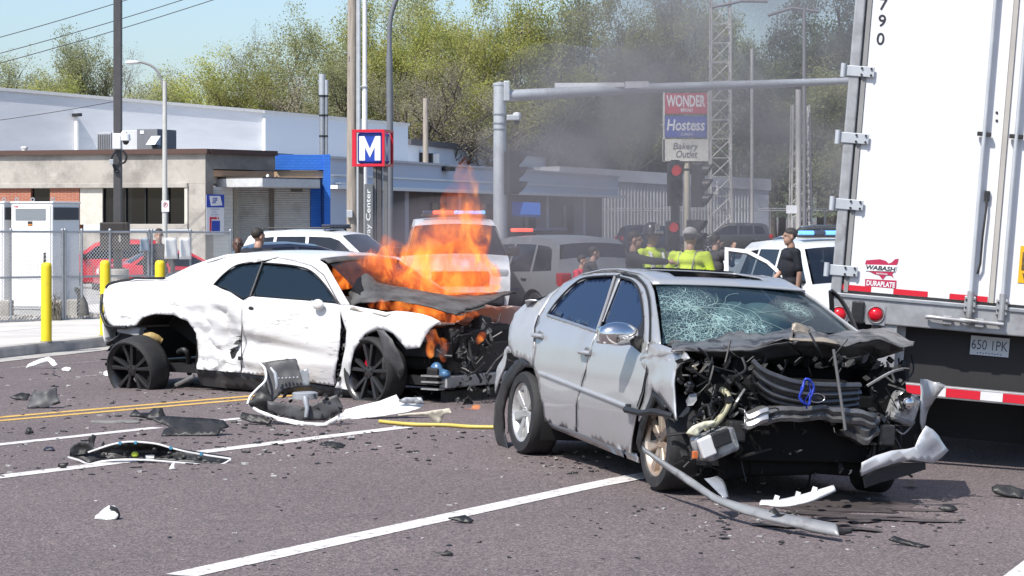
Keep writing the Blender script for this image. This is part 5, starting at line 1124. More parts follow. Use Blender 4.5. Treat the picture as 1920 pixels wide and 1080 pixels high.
def tb(x0, x1, y0, y1, z0, z1, name, mat, par=None, **k):
    m_ = MB(); m_.bx((x0, y0, z0), (x1, y1, z1)); return m_.build(name, mat, par or tr, **k)
tb(.03, W_-.03, .09, LT, zb-.02, ztp, 'cargo_box', TRW)
tb(0, .085, -.01, .10, zs0, ztp+.02, 'corner_post', TRG, bevel=.012); tb(W_-.085, W_, -.01, .10, zs0, ztp+.02, 'corner_post', TRG, bevel=.012)
tb(.0, W_, -.01, .11, ztp, ztp+.12, 'header_rail', TRG)
tb(.10, .135, .0, .06, zb-.015, ztp-.01, 'door_seal', M('seal_grey', (.25, .25, .25), .8)); 
xm = (tp(1862, 500)[0]); hw_ = 1.16
d1 = tb(.137, xm-.012, .012, .075, zb, ztp-.015, 'door', TRW, bevel=.004); d2 = tb(xm+.028, W_-.137, .012, .075, zb, ztp-.015, 'door', TRW, bevel=.004)
tb(xm-.010, xm+.026, -.006, .07, zb, ztp-.02, 'door_gasket', M('gasket', (.42, .40, .37), .8))
# reflective strip in red and white blocks
RR = M('reflective_red', (.58, .012, .03), .4, var=.06); RW = M('reflective_white', (.70, .70, .71), .4, var=.06)
zst = tp(1620, 545)[1]-.0; x = .14; k = 0
xs_ = [tp(a, 560)[0] for a in (1571, 1632, 1674, 1739, 1780, 1846)]
for a, b_, mt in ((xs_[0], xs_[1], RR), (xs_[1], xs_[2], RW), (xs_[2], xs_[3], RR), (xs_[3], xs_[4], RW), (xs_[4], xm-.02, RR), (xm+.04, xm+.35, RW), (xm+.35, xm+.63, RR), (xm+.63, xm+.9, RW)):
    tb(a+.001, b_-.001, .007, .011, zb+.002, zb+.046, 'reflective_tape', mt, d1 if a < xm-.02 else d2)
# hinges
for i, yy in enumerate((133, 259, 384, 509)):
    zz = tp(1600, yy)[1]
    for sgn, x0 in ((1, -.035), (-1, W_+.035)):
        m_ = MB(); m_.bx((min(x0, x0+sgn*.235), -.022, zz-.042), (max(x0, x0+sgn*.235), -.012, zz+.042)); h = m_.build('hinge', GALV, tr, bevel=.004)
        m_ = MB(); m_.cyl((x0-sgn*.012, -.03, zz-.055), (x0-sgn*.012, -.03, zz+.055), .022, 12); m_.build('hinge_pin', GALV, h, smooth=50)
        for bx_ in (.135, .21):
            for bz in (-.026, .026): m_ = MB(); m_.cyl((x0+sgn*bx_, -.034, zz+bz), (x0+sgn*bx_, -.022, zz+bz), .0095, 8); m_.build('bolt', DARKMET, h, smooth=50)
# lock rods with guides, handles
for xa, pxb in ((tp(1846, 255)[0]-.005, 1846), (tp(1905, 258)[0], 1907)):
    m_ = MB(); m_.cyl((xa, -.045, zs0+.06), (xa, -.045, ztp), .017, 14); r_ = m_.build('lock_rod', GALV, tr, smooth=50)
    for zz in (tp(1846, 252)[1], tp(1846, 252)[1]+1.2): m_ = MB(); m_.bx((xa-.055, -.055, zz-.016), (xa+.055, -.014, zz+.018)); m_.build('rod_guide', DARKMET, r_, bevel=.005)
    z1 = tp(1818, 562)[1]
    m_ = MB(); m_.bx((xa-.045, -.062, z1-.10), (xa+.045, -.0105, z1+.03)); m_.build('lower_bracket', TRG, r_, bevel=.008)
    m_ = MB(); m_.cyl((xa, -.05, z1-.14), (xa, -.05, z1+.07), .028, 12); m_.build('cam', TRG, r_, smooth=50)
    for bz in (-.06, .0):
        for bx_ in (-.033, .033): m_ = MB(); m_.cyl((xa+bx_, -.07, z1+bz), (xa+bx_, -.06, z1+bz), .008, 8); m_.build('bolt', DARKMET, r_)
    m_ = MB(); m_.tube([(xa+.02, -.07, z1-.17), (xa-.17, -.075, z1-.165), (xa-.31, -.07, z1-.16), (xa-.33, -.05, z1-.165)], .017, 10); m_.build('door_handle', TRG, r_, smooth=50)
    m_ = MB(); m_.bx((xa-.2, -.075, z1-.21), (xa-.13, -.0105, z1-.14)); m_.build('handle_hasp', TRG, r_, bevel=.006)
x_, z_ = tp(1848, 372); m_ = MB(); m_.tube([(x_+.01, -.02, z_), (x_+.01, -.03, z_-.08), (x_+.0, -.035, z_-.3), (x_-.0, -.035, z_-.52), (x_-.015, -.02, z_-.6)], .009, 8); m_.bx((x_-.012, -.02, z_-.02), (x_+.03, .008, z_+.06)); m_.build('door_strap', DARKMET, tr, smooth=60)
for yy in (211, 226): x_, z_ = tp(1869, yy); m_ = MB(); m_.ell((x_, .008, z_), (.011, .008, .011), 8, 6); m_.build('rivet', DARKMET, d1)
# rear sill, lamps
tb(.0, W_, -.02, .25, zs0, zb-.022, 'rear_sill', TRG, bevel=.01); tb(.02, W_-.02, -.035, -.021, zb-.055, zb-.024, 'sill_lip', STEEL, bevel=.005)
for px in (1573, 1642):
    x_, z_ = tp(px, 590); m_ = MB(); m_.bx((x_-.075, -.028, z_-.08), (x_+.075, -.0215, z_+.075)); m_.build('lamp_recess', TRG, tr); 
    m_ = MB(); m_.lathe([(.056, .0), (.066, .012), (.07, .0)], (x_, -.029, z_), (0, -1, 0), 24); m_.build('lamp_bezel', STEEL, tr, smooth=50)
    m_ = MB(); m_.lathe([(.001, .025), (.03, .022), (.055, .006), (.055, 0)], (x_, -.03, z_), (0, -1, 0), 24); m_.build('tail_lamp', M('tail_lamp_red', (.55, .008, .02), .2), tr, smooth=60)
x_, z_ = tp(1606, 585); tb(x_-.04, x_+.06, -.045, -.0215, z_-.09, z_+.09, 'rubber_buffer', BLACKP, bevel=.015)
# under-ride guard with striped bar, mud flaps, dark chassis, axles
zg = tp(1820, 740)[1]
m_ = MB(); m_.bx((.12, -.02, zg-.05), (W_-.12, .08, zg+.05)); m_.build('guard_bar', TRG, tr, bevel=.008)
x = tp(1768, 740)[0]-.87; k = 0
while x < W_-.2:
    L_s = .27 if k % 2 == 0 else .175; tb(max(x, .13)+.001, min(x+L_s, W_-.13)-.001, -.024, -.0205, zg-.034, zg+.034, 'reflective_tape', RR if k % 2 == 0 else RW); x += L_s; k += 1
for xa in (.42, W_-.55):
    tb(xa, xa+.13, .0, .09, zg+.051, zs0+.02, 'guard_post', TRG, bevel=.008)
tb(.35, .62, .12, .4, zs0-.75, zs0-.0, 'suspension_box', TRG)
for xa in (.72, 1.62): tb(xa, xa+.30, .5, LT-2, zs0-.30, zs0+.03, 'chassis_rail', TRD)
tb(.45, W_-.45, .2, .22, zs0-.45, zs0-.01, 'plate_panel', TRD)
mf = M('mud_flap', (.012, .012, .013), .75)
for xa in (.12, W_-.78): tb(xa+.02, xa+.66, .9, .915, zs0-1.05, zs0, 'mud_flap', mf)
tb(.75, W_-.75, 1.2, 1.25, zs0-.95, zs0-.1, 'dark_backing', TRD)  # plain dark sheet closing the gap below the deck
for ya in (2.4, 3.7):
    m_ = MB(); m_.cyl((.2, ya, zs0-.6), (W_-.2, ya, zs0-.6), .07, 12); m_.build('axle', TRD, tr, smooth=50)
    for xa in (.18, .50, W_-.50, W_-.18):
        m_ = MB(); m_.lathe([(.29, -.13), (.48, -.13), (.51, -.1), (.51, .1), (.48, .13), (.29, .13), (.25, .05)], (xa, ya, zs0-.59), (1, 0, 0), 32); m_.build('tyre', RUBBER, tr, smooth=40)
        m_ = MB(); m_.lathe([(.001, -.06), (.28, -.06), (.29, -.12), (.29, .12), (.28, .06), (.001, .06)], (xa, ya, zs0-.59), (1, 0, 0), 24); m_.build('wheel_disc', TRG, tr, smooth=40)
# plate, stickers, lettering
x0, z0 = tp(1818, 664, .19); x1, z1 = tp(1890, 630, .19); x1 = x0+.305; z1 = z0+.152
pl = tb(x0, x1, .185, .19, z0, z1, 'number_plate', M('plate_pale', (.62, .66, .68), .4, var=.05), bevel=.0)
text(None, 'lettering', '650 1PK', (x0+.152, .186, z0+.045), (1, 0, 0), (0, 0, 1), .078, M('plate_ink', (.06, .08, .11), .5), pl, width=.285, align='CENTER', depth=.003, world=False)
for k in range(9): m_ = MB(); m_.ell((x0+.06+k*.023, .183, z0+.016+.004*(k % 2)), (.008, .002, .004), 6, 4); m_.build('plate_ornament', M('plate_blue', (.05, .15, .3), .5), pl)
INK = M('number_ink', (.02, .022, .03), .6)
for ch, py in (('7', 19), ('9', 50), ('0', 84)):
    x_, z_ = tp({'7': 1656, '9': 1653, '0': 1650}[ch], py); text(None, 'lettering', ch, (x_, .010, z_), (1, 0, 0), (0, 0, 1), .098, INK, d1, align='CENTER', depth=.002, bold=.012, world=False)
MAR = M('maroon_print', (.42, .02, .07), .5, var=.04)
zx = lambda a, b: tp(a, b)
cont = [(1624, 488), (1650, 486), (1661, 489), (1666, 494), (1672, 492), (1678, 486), (1685, 485), (1683, 494), (1677, 502), (1676, 510), (1673, 514), (1676, 522), (1671, 517), (1662, 516), (1655, 524), (1648, 516), (1640, 514), (1630, 509), (1624, 503), (1622, 495)]
m_ = MB(); m_.tri2d([zx(*p) for p in cont], lambda x, z: V((x, .0085, z)), (), .2); m_.build('map_sticker', MAR, d1)
a, b_ = zx(1622, 509), zx(1682, 498); m_ = MB(); m_.prism([V((x, .0065, z)) for x, z in (zx(1622, 496), zx(1682, 497.5), zx(1679, 509.5), zx(1623, 507.5))], (0, -.001, 0)); m_.build('sticker_band', SIGW, d1)
xd = Vector((1, 0, 0)); x_, z_ = zx(1651, 507); text(None, 'lettering', 'WABASH', (x_, .0045, z_), (1, 0, 0), (0, 0, 1), .036, INK, d1, width=.235, align='CENTER', depth=.001, bold=.03, shear=.15, world=False)
x_, z_ = zx(1654, 515); text(None, 'lettering', 'NATIONAL', (x_, .006, z_), (1, 0, 0), (0, 0, 1), .013, SIGW, d1, width=.09, align='CENTER', depth=.001, bold=.02, world=False)
m_ = MB(); m_.prism([V((x, .0085, z)) for x, z in (zx(1622, 523), zx(1681, 526), zx(1680, 541), zx(1622, 538))], (0, -.001, 0)); m_.build('name_sticker', MAR, d1)
x_, z_ = zx(1651, 537.5); text(None, 'lettering', 'DURAPLATE', (x_, .0065, z_), (1, 0, 0), (0, 0, 1), .043, SIGW, d1, width=.225, align='CENTER', depth=.001, bold=.03, world=False)
YW = M('warning_yellow', (.75, .40, .01), .5, var=.04); x_, z_ = zx(1908, 530); _, z1 = zx(1908, 460)
m_ = MB(); m_.bx((x_, .006, z_), (x_+.36, .009, z1)); ws_ = m_.build('warning_sticker', YW, d2)
m_ = MB(); m_.bx((x_+.02, .004, z_+.1), (x_+.34, .0055, z1-.05)); m_.build('warning_picture', M('sticker_black', (.03, .025, .02), .6, col2=(.2, .12, .03), scale=30), ws_)
text(None, 'lettering', 'WARNING', (x_+.18, .005, z_+.02), (1, 0, 0), (0, 0, 1), .06, INK, ws_, width=.3, align='CENTER', depth=.001, bold=.03, world=False)
# ------------------------------------------------------------------ crashed cars: shared tools
class Car:
    """local frame: x forward, y left, z up; panels are outlined from the photo on the car's own right side surface"""
    def __init__(s, origin, fwd, roll, W, pitch=0.0):
        h = math.atan2(fwd[1], fwd[0]); s.W = W
        s.m = Matrix.Translation(Vector(origin)) @ Matrix.Rotation(h, 4, 'Z') @ Matrix.Rotation(pitch, 4, 'Y') @ Matrix.Rotation(roll, 4, 'X'); s.i = s.m.inverted()
        s.c = s.i @ V((0, 0, CH))
    def ray(s, px, py): return s.i.to_3x3() @ V(((px-CX)/F, 1, -(py-HY)/F))
    def S(s, px, py, side=-1, off=0.0):
        """pixel -> (x, z) on the side surface y = side*W(x, z)"""
        d = s.ray(px, py); y = side*s.W(2, .7)
        for _ in range(12):
            t = (y-s.c.y)/d.y; p = s.c+d*t; y = side*(s.W(p.x, p.z)+off)
        return p.x, p.z
    def Y_(s, px, py, y): d = s.ray(px, py); t = (y-s.c.y)/d.y; return s.c+d*t           # pixel on plane y
    def X_(s, px, py, x): d = s.ray(px, py); t = (x-s.c.x)/d.x; return s.c+d*t           # pixel on plane x
    def Z_(s, px, py, z): d = s.ray(px, py); t = (z-s.c.z)/d.z; return s.c+d*t           # pixel on plane z
    def pix(s, p):
        q = s.m @ Vector(p); return CX+q.x/q.y*F, HY-(q.z-CH)/q.y*F
def side_panel(car, t, name, pts, mat, dent=None, holes=(), step=.06, solid=.012, side=-1, off=0.0, both=False, xz=False, smooth=50, **k):
    """outline from pixels (or already x,z) put on the side surface with optional dents"""
    o2 = [car.S(*p) if not xz else p for p in pts]; h2 = [[car.S(*p) if not xz else p for p in h] for h in holes]
    out = []
    for sd in ((side, -side) if both else (side,)):
        def fn(x, z):
            d = dent(x, z) if (dent and sd == side) else 0.0; return V((x, sd*(car.W(x, z)+off-d), z))
        mb = MB(); mb.tri2d(o2, fn, h2, step); out.append(mb.build(name, mat, t, smooth=smooth, solid=solid, offset=-1 if sd < 0 else -1, **k))
    return out[0]
def crumple(p, amp, s): return V((N3((p[0]*s, p[1]*s, p[2]*s+3)), N3((p[0]*s+9, p[1]*s, p[2]*s)), N3((p[0]*s, p[1]*s+7, p[2]*s))))*amp
def shard(mb, c, size, thick, R=random, n=6):
    """irregular broken plate"""
    u = V((R.gauss(0, 1), R.gauss(0, 1), R.gauss(0, 1))).normalized(); w = u.orthogonal().normalized(); q = u.cross(w)
    pts = []
    for k in range(n): a = 2*pi*k/n; r = size*R.uniform(.35, 1.0); pts.append(Vector(c)+w*cos(a)*r+q*sin(a)*r*.6+u*R.uniform(-.1, .1)*size)
    mb.prism(pts, u*thick)
# ------------------------------------------------------------------ white coupe on fire
fC = V((.809, -.588, 0)); FRX, FRY = (705-CX)/F*24.25, 24.25
wtC = [(.15, .86), (.35, .93), (.55, .955), (.75, .955), (.93, .93), (1.0, .90), (1.44, .60)]
WC = lambda x, z: lerp_table(wtC, z)*(1-.10*max(0, (abs(x-1.5)-1.7)/.9)**2)
lC = V((.588, .809, 0)); orgC = V((FRX, FRY, 0))-fC*2.95+lC*.93
cc = Car((orgC.x, orgC.y, 0.0), fC, 0.0, WC)
CW = M('coupe_white', (.68, .685, .69), .32, var=.03, coat=.6, dirt=(.52, .50, .48), dirt_s=3.2, dirt_lo=.60, dirt_hi=.82)
CWS = M('coupe_scraped', (.66, .665, .67), .4, var=.05, coat=.3, dirt=(.30, .29, .28), dirt_s=5, dirt_lo=.585, dirt_hi=.66, stretch=(.5, 1, 2.4), bump=.25, bscale=9)
BURNT = M('burnt_metal', (.035, .034, .035), .75, col2=(.10, .10, .10), scale=5, bump=.4, bscale=30)
SOOT = M('soot_white', (.70, .66, .58), .6, col2=(.05, .045, .04), scale=3.0, lo=.42, hi=.60)
co = thing('white_coupe', 'white coupe with crushed side and front end burning', 'car', mat=cc.m)
def dentC(x, z):
    d = 0.055*math.exp(-((x-.62)/.42)**2-((z-.55)/.22)**2)+.05*math.exp(-((x-1.35)/.5)**2-((z-.50)/.14)**2)
    d += .05*math.exp(-((x-.95)/.10)**2-((z-.55)/.25)**2)
    d += .022*N3((x*3.1, z*4.2, 1))*max(0, 1-abs(x-.9)/1.4)+.012*N3((x*8, z*9, 4))*max(0, 1-abs(x-.8)/1.1)
    d += .022*max(0, sin(z*20+x*2.5))*math.exp(-((x-1.5)/.8)**2)*max(0, min(1, (.86-z)*6))
    r1 = abs(N3((x*2.2+5, z*2.6, 2))); d += .075*max(0, .32-r1)*max(0, 1-abs(x-.75)/1.25)*(1 if z < .85 else max(0, 1-(z-.85)*8))
    r2 = abs(N3((x*4.5, z*6+1, 7))); d += .06*max(0, .22-r2)*max(0, 1-abs(x-.7)/.95)*(1 if z < .82 else max(0, 1-(z-.82)*9))
    return d*1.35
rear_arch = [(366, 692), (363, 660), (360, 625), (347, 603), (322, 590.5), (288, 589), (266, 596), (254, 611)]
quarter = [(238, 612.5), (215, 613.5), (205, 608), (198, 596), (194, 578), (193.5, 552), (197, 541), (206, 532), (228, 527), (268, 524), (308, 522), (330, 512), (362, 497), (392, 486), (420, 478), (450, 474.5)]
roofl = [(450, 474.5), (490, 473.5)]
side_panel(cc, co, 'quarter_panel', quarter+[(482, 474), (520, 474.5), (520, 482), (490, 490), (447, 496), (420, 513), (399, 533), (430, 548), (455, 563.5), (450, 590), (447, 636), (447, 699)]+rear_arch, CWS, dentC, step=.032, both=True, smooth=24, label='crumpled white rear quarter')
door = [(456, 563), (470, 555.5), (578, 564), (634, 570), (637, 580), (639, 610), (637, 650), (630, 690), (625.5, 723.5), (560, 714), (500, 706), (449, 699), (449, 636), (452, 590)]
dr = side_panel(cc, co, 'door', door, CWS, lambda x, z: dentC(x, z)-.006, step=.034, both=True, smooth=24, label='dented white door')
side_panel(cc, co, 'window_frame', [(493, 493), (520, 484), (548, 489), (584, 499), (606, 516), (637, 572), (633, 571), (611, 537), (582, 508.5), (548, 498.5)], CW, step=.08, both=True)
# roof rail and A pillar
side_panel(cc, co, 'roof_rail', [(519, 474.5), (560, 477), (597, 486), (612, 496), (634, 534), (656, 571), (640, 573), (607, 515), (585, 498), (548, 488), (520, 483.5)], CW, step=.06, both=True)
GLC = glass('coupe_glass', (.012, .022, .034), .03, .22, (.28, .38, .42))
qg = side_panel(cc, co, 'quarter_window', [(401.5, 533.5), (421, 514), (448, 497), (491, 491), (470, 555), (456, 561.5), (430, 547)], GLC, step=.05, solid=.004, off=-.018, both=True)
dg_ = side_panel(cc, co, 'door_window', [(493, 494), (548, 499), (582, 509), (611, 537), (632, 569.5), (578, 563.5), (471, 554.5)], GLC, step=.05, solid=.004, off=-.018, both=True)
def trim(car, t, name, pts, r, mat, off=.004, par=None, n=6, closed=False):
    pp = [car.S(*p) for p in pts]; P3 = [V((x, -(car.W(x, z)+off), z)) for x, z in pp]
    if closed: P3.append(P3[0])
    m_ = MB(); m_.tube(P3, r, n); return m_.build(name, mat, par or t, smooth=60)
trim(cc, co, 'window_seal', cr([(401, 534), (421, 513.5), (447, 496.5), (491, 491), (494, 493), (548, 498), (583, 508), (611, 536), (634, 570)], 4), .010, BLACKP)
trim(cc, co, 'pillar_seal', [(493, 492), (470, 556)], .012, BLACKP)
# front fender with its arch
f_arch = [(657, 731), (656.5, 702), (664, 657), (684, 627), (711, 615.5), (737, 626), (756, 648), (761, 655)]
fender = [(628, 727)]+f_arch[:]+[(787, 652), (797, 630), (806, 616.5), (826, 603), (808, 594), (790, 588.5), (765, 584.5), (742, 583), (724, 585.5), (700, 580), (684, 577.5), (660, 573), (640, 571.5), (627, 575), (640, 592), (650, 620), (648, 650), (640, 690)]
fe_ = side_panel(cc, co, 'front_fender', fender, CW, lambda x, z: .012*N3((x*4, z*5, 2)), step=.045, both=True)
side_panel(cc, co, 'scorch_mark', [(660, 574), (684, 579), (705, 582), (724, 588), (735, 586), (722, 593), (700, 588), (676, 585), (655, 579)], SOOT, step=.05, solid=.003, off=.004)
# torn gap between door and fender
m_ = MB(); R = random.Random(3)
for i in range(16):
    y = 590+i*8; x_, z_ = cc.S(640+rnd(-3, 5)-(max(0, i-8))*1.2, y); shard(m_, (x_, -.90+rnd(-.03, .04), z_), rnd(.04, .075), .008, R)
m_.build('torn_edge', DARKMET, co, kind='stuff')
# sill, rocker, underbody
side_panel(cc, co, 'rocker_panel', [(362, 692.5), (447, 700), (500, 707), (560, 715), (627, 727.5), (700, 735), (700, 752), (620, 744), (500, 735), (420, 729), (366, 723)], M('rocker_black', (.03, .03, .031), .45, var=.3, dirt=(.10, .09, .085), dirt_s=3), lambda x, z: .02+.25*max(0, .28-z), step=.07, both=True)
x_f = cc.S(705, 700)[0]
m_ = MB(); m_.bx((-.9, -.74, .17), (3.5, .74, .26)); m_.build('underbody', BLACKP, co)
m_ = MB(); m_.bx((-.8, -.8, .3), (-.35, .8, .62)); m_.bx((.40, -.82, .28), (2.45, .82, .45)); m_.build('floor_pan', M('floor_dark', (.015, .015, .016), .8), co)
m_ = MB(); m_.bx((.55, -.70, .45), (2.5, .70, .62)); m_.build('cabin_floor', M('interior_dark', (.03, .03, .032)), co)
m_ = MB()
for sx in (.75, 1.55):
    for sy in (-.38, .38): m_.bx((sx-.25, sy-.26, .55), (sx+.35, sy+.26, .72)); m_.box((sx-.28, sy, .98), (.16, .48, .62), Matrix.Rotation(radians(-16), 3, 'Y')); m_.box((sx-.38, sy, 1.29), (.11, .24, .16), Matrix.Rotation(radians(-16), 3, 'Y'))
m_.build('seat', M('seat_black', (.02, .02, .022), .7), co, bevel=.05)
m_ = MB(); m_.box((2.35, 0, .9), (.45, 1.35, .25)); m_.build('dashboard', M('dash_black', (.02, .02, .022), .7), co, bevel=.06)
# roof, windscreen, rear glass, deck, rear end (lofts across the car)
def loft(rows, name, mat, t, **k): m_ = MB(); m_.grid(rows); return m_.build(name, mat, t, smooth=60, **k)
def span(x, z, hw, crown, n=13, bow=0.0): return [V((x-bow*(2*k/(n-1)-1)**2, hw*(2*k/(n-1)-1), z-crown*(2*k/(n-1)-1)**2)) for k in range(n)]
rp = [cc.S(*p) for p in ((393, 486), (422, 478), (452, 474.5), (490, 473.7), (520, 474.6), (560, 477))]
rz = [(x, z) for x, z in rp]
xw0, zw0 = cc.S(597, 486); 
ROOF = [(x, z+.018) for x, z in rz[2:]]+[(xw0, zw0+.02)]
hwr = lambda z: lerp_table(wtC, z)-.004
loft([span(x, z+.005, hwr(z-.018), .03) for x, z in ROOF], 'roof', CW, co, solid=.012)
# scorched front edge strip of the roof
xa, za = ROOF[-1]; loft([span(xa-.02, za+.012, hwr(za)*.96, .028), span(xa+.06, za+.0, hwr(za)*.97, .028), span(xa+.12, za-.03, hwr(za), .028)], 'roof_edge', BURNT, co, solid=.01)
xb_, zb_ = cc.S(652, 566)
loft([span(xa+.10, za-.03, .57, .03), span(xa+.42, za-.19, .63, .03, bow=.05), span(xa+.75, za-.36, .69, .03, bow=.12)], 'windscreen', glass('sooty_glass', (.02, .018, .016), .25, .3, (.3, .28, .25)), co)
xr, zr_ = rz[0]
xt, zt__ = cc.S(308, 522)
loft([span(rz[2][0], rz[2][1]+.016, hwr(rz[2][1]), .03), span((rz[2][0]+xr)/2, (rz[2][1]+zr_)/2+.02, .62, .03), span(xr, zr_+.0, .66, .03), span(xt+.08, zt__+.0, .70, .03)], 'rear_window', GLC, co)
deck = [(xt+.1, zt__-.005), (xt-.25, zt__-.012), (xt-.6, zt__-.03)]
xe, ze_ = cc.S(206, 533)
loft([span(xt+.1, zt__, .80, .015), span((xt+xe)/2, zt__+.0, .80, .015), span(xe+.02, ze_+.0, .76, .015, bow=-.06)], 'boot_lid', CW, co, solid=.012)
trim(cc, co, 'spoiler', cr([(308, 521.5), (268, 522.5), (230, 526), (207, 532), (199, 540)], 4), .016, BLACKP, .004)
loft([span(xt+.02, zt__+.015, .78, .01), span(xe+.1, ze_+.03, .76, .01, bow=-.06), span(xe-.02, ze_+.045, .72, .01, bow=-.07)], 'spoiler_blade', BLACKP, co, solid=.02)
rear_rows = []
for z in (zt__-.03, .80, .66, .52, .44):
    hw = WC(-.95, z); xx = -1.02-.06*math.exp(-((z-.62)/.2)**2); rear_rows.append(span(xx, z, hw*.985, 0, bow=-.10))
loft(rear_rows, 'rear_bumper', CW, co, solid=.02)
m_ = MB(); m_.grid([span(-1.085, .90, .84, 0, bow=-.10), span(-1.10, .74, .84, 0, bow=-.10)]); m_.build('tail_light_panel', BLACKP, co, solid=.01, smooth=60)
trim(cc, co, 'bumper_lower_edge', cr([(192.5, 552), (191, 582), (197, 603), (206, 612.5), (238, 613.5)], 4), .018, BLACKP, .01)
# broken rear corner: hanging bracket pieces behind the wheel
m_ = MB(); R = random.Random(11)
for i in range(14): q = cc.S(203+rnd(-4, 12), 622+i*4.6); shard(m_, (q[0], -.88+rnd(-.05, .1), q[1]), rnd(.05, .10), .012, R)
m_.build('torn_bumper_mount', BLACKP, co, kind='stuff')
q0 = cc.S(207, 613); q1 = cc.S(260, 632); m_ = MB(); m_.box(((q0[0]+q1[0])/2, -.82, (q0[1]+q1[1])/2+.02), (.34, .12, .10), Matrix.Rotation(.12, 3, 'Y')); m_.build('crash_bar', M('bar_grey', (.33, .34, .36), .5), co, bevel=.015)
# inner rear wheel house
m_ = MB(); ar = [cc.S(*p) for p in rear_arch]; m_.grid([[V((x, -.915+.02, z)) for x, z in ar], [V((x, -.45, z)) for x, z in ar]]); m_.add([V((x, -.44, z)) for x, z in ar], [tuple(range(len(ar)))]); m_.build('rear_wheel_house', M('wheel_house_black', (.012, .012, .013), .85), co, smooth=60)
ar = [cc.S(*p) for p in f_arch]; m_ = MB(); m_.grid([[V((x, -.90, z)) for x, z in ar], [V((x, -.45, z)) for x, z in ar]]); m_.add([V((x, -.44, z)) for x, z in ar], [tuple(range(len(ar)))]); m_.build('front_wheel_house', M('wheel_house_black', (.012, .012, .013)), co, smooth=60)
# splayed rear wheel, twisted out and tilted
BLKRIM = M('black_rim', (.06, .06, .065), .28, .6, var=.2)
pw = cc.Y_(259, 690, -1.03); rw_rot = (Matrix.Rotation(radians(1), 3, 'Z') @ Matrix.Rotation(radians(11), 3, 'X'))
wheel(co, (pw.x, pw.y, pw.z), .345, .30, -1, BLKRIM, 5, .86, rot=rw_rot, name='rear_wheel', twin=True, spoke_w=.17, hubmat=BLKRIM)
m_ = MB(); m_.tube(cr([cc.Y_(303, 640, -.78), cc.Y_(285, 632, -.86), cc.Y_(268, 634, -.92)], 5), [.035, .035, .045, .05, .05, .055, .055, .05, .05, .045, .03], 10); m_.build('torn_bushing', M('yellowed_rubber', (.42, .30, .12), .7, var=.3, scale=20), co, smooth=60)
m_ = MB(); m_.cyl(cc.Y_(330, 722, -.85), cc.Y_(364, 705, -.85), .022, 10); m_.build('control_arm', ALU, co, smooth=50)
m_ = MB(); m_.tube(cr([cc.Y_(335, 660, -.75), cc.Y_(345, 656, -.8), cc.Y_(353, 668, -.75), cc.Y_(355, 700, -.6)], 5), .03, 10); m_.build('suspension_link', DARKMET, co, smooth=60)
wheel(co, (0, .80, .35), .355, .28, 1, BLKRIM, 5, .74, name='rear_wheel', twin=True, spoke_w=.24)
# front wheel steered, liner hanging over it
pf = cc.Y_(704, 697, -.84); wheel(co, (pf.x, pf.y, pf.z), .36, .27, -1, BLKRIM, 5, .86, rot=Matrix.Rotation(radians(-10), 3, 'Z'), name='front_wheel', twin=True, spoke_w=.16)
m_ = MB(); q = cc.Y_(690, 697, -.80); m_.box(q, (.06, .05, .26)); m_.build('brake_caliper', M('caliper_red', (.5, .01, .03), .4), co, bevel=.015)
wheel(co, (2.95, .80, .36), .36, .27, 1, BLKRIM, 5, .77, name='front_wheel', twin=True, spoke_w=.16)
LIN = M('liner_grey', (.075, .075, .08), .6, var=.3, scale=6, bump=.2, bscale=20)
m_ = MB(); lin = [(713, 617), (726, 618), (745, 636), (757, 662), (763, 690), (757, 705), (748, 716), (735, 715), (716, 712), (715, 706), (722, 690), (727, 662), (722, 635)]
o2 = [cc.S(*p) for p in lin]; m_.tri2d(o2, lambda x, z: V((x, -(WC(x, z)+.03+.05*sin((z-.3)*5))+.02*N3((x*6, z*6, 0)), z)), (), .05); m_.build('hanging_liner', LIN, co, smooth=60, solid=.008)
# front end: dark engine bay mass, beam, headlamp, radiator
m_ = MB(); m_.bx((2.45, -.62, .30), (3.55, .62, .74)); m_.build('engine_block', M('engine_dark', (.018, .018, .019), .7, var=.4), co, bevel=.06)
m_ = MB(); m_.bx((2.0, -.80, .55), (2.5, .80, .86)); m_.build('firewall', BURNT, co)
for sy in (-1, 1): m_ = MB(); m_.bx((2.4, sy*.72-.05, .45), (3.72, sy*.72+.05, .60)); m_.build('frame_rail', DARKMET, co, bevel=.01)
xbm = 3.74
p0 = cc.Y_(834, 716, -.70); p1 = cc.X_(1000, 690, p0.x+.02)
bz = p0.z
m_ = MB(); m_.bx((p0.x-.06, -.72, bz-.065), (p0.x+.04, .78, bz+.055)); bmr = m_.build('bumper_beam', M('beam_pale', (.48, .49, .50), .45, .4, var=.2), co, bevel=.012)
for k in range(7):
    m_ = MB(); m_.cyl((p0.x+.035, -.5+k*.17, bz+(.015 if k % 2 else -.025)), (p0.x+.046, -.5+k*.17, bz+(.015 if k % 2 else -.025)), .018, 10); m_.build('bolt_hole', BLACKP, bmr)
for zz in (-.07, 0, .06): m_ = MB(); m_.bx((p0.x-.20, -.83, bz+zz-.008), (p0.x+.02, -.725, bz+zz+.008)); m_.build('crash_box_web', ALU, bmr)
m_ = MB(); m_.bx((p0.x-.12, -.55, bz+.06), (p0.x-.06, .65, bz+.36)); m_.build('radiator', M('radiator_black', (.02, .02, .021), .6, col2=(.05, .05, .05), scale=60), co, bevel=.01)
m_ = MB(); m_.bx((p0.x-.15, -.58, bz-.38), (p0.x-.05, .65, bz-.1)); m_.build('lower_radiator', M('radiator_black', (.02, .02, .021)), co, bevel=.01)
m_ = MB(); q = cc.Y_(824, 607, -.72); m_.bx((q.x-.15, -.82, q.z-.012), (q.x+.09, -.58, q.z+.012)); m_.build('headlamp_bracket', ALU, co, bevel=.006)
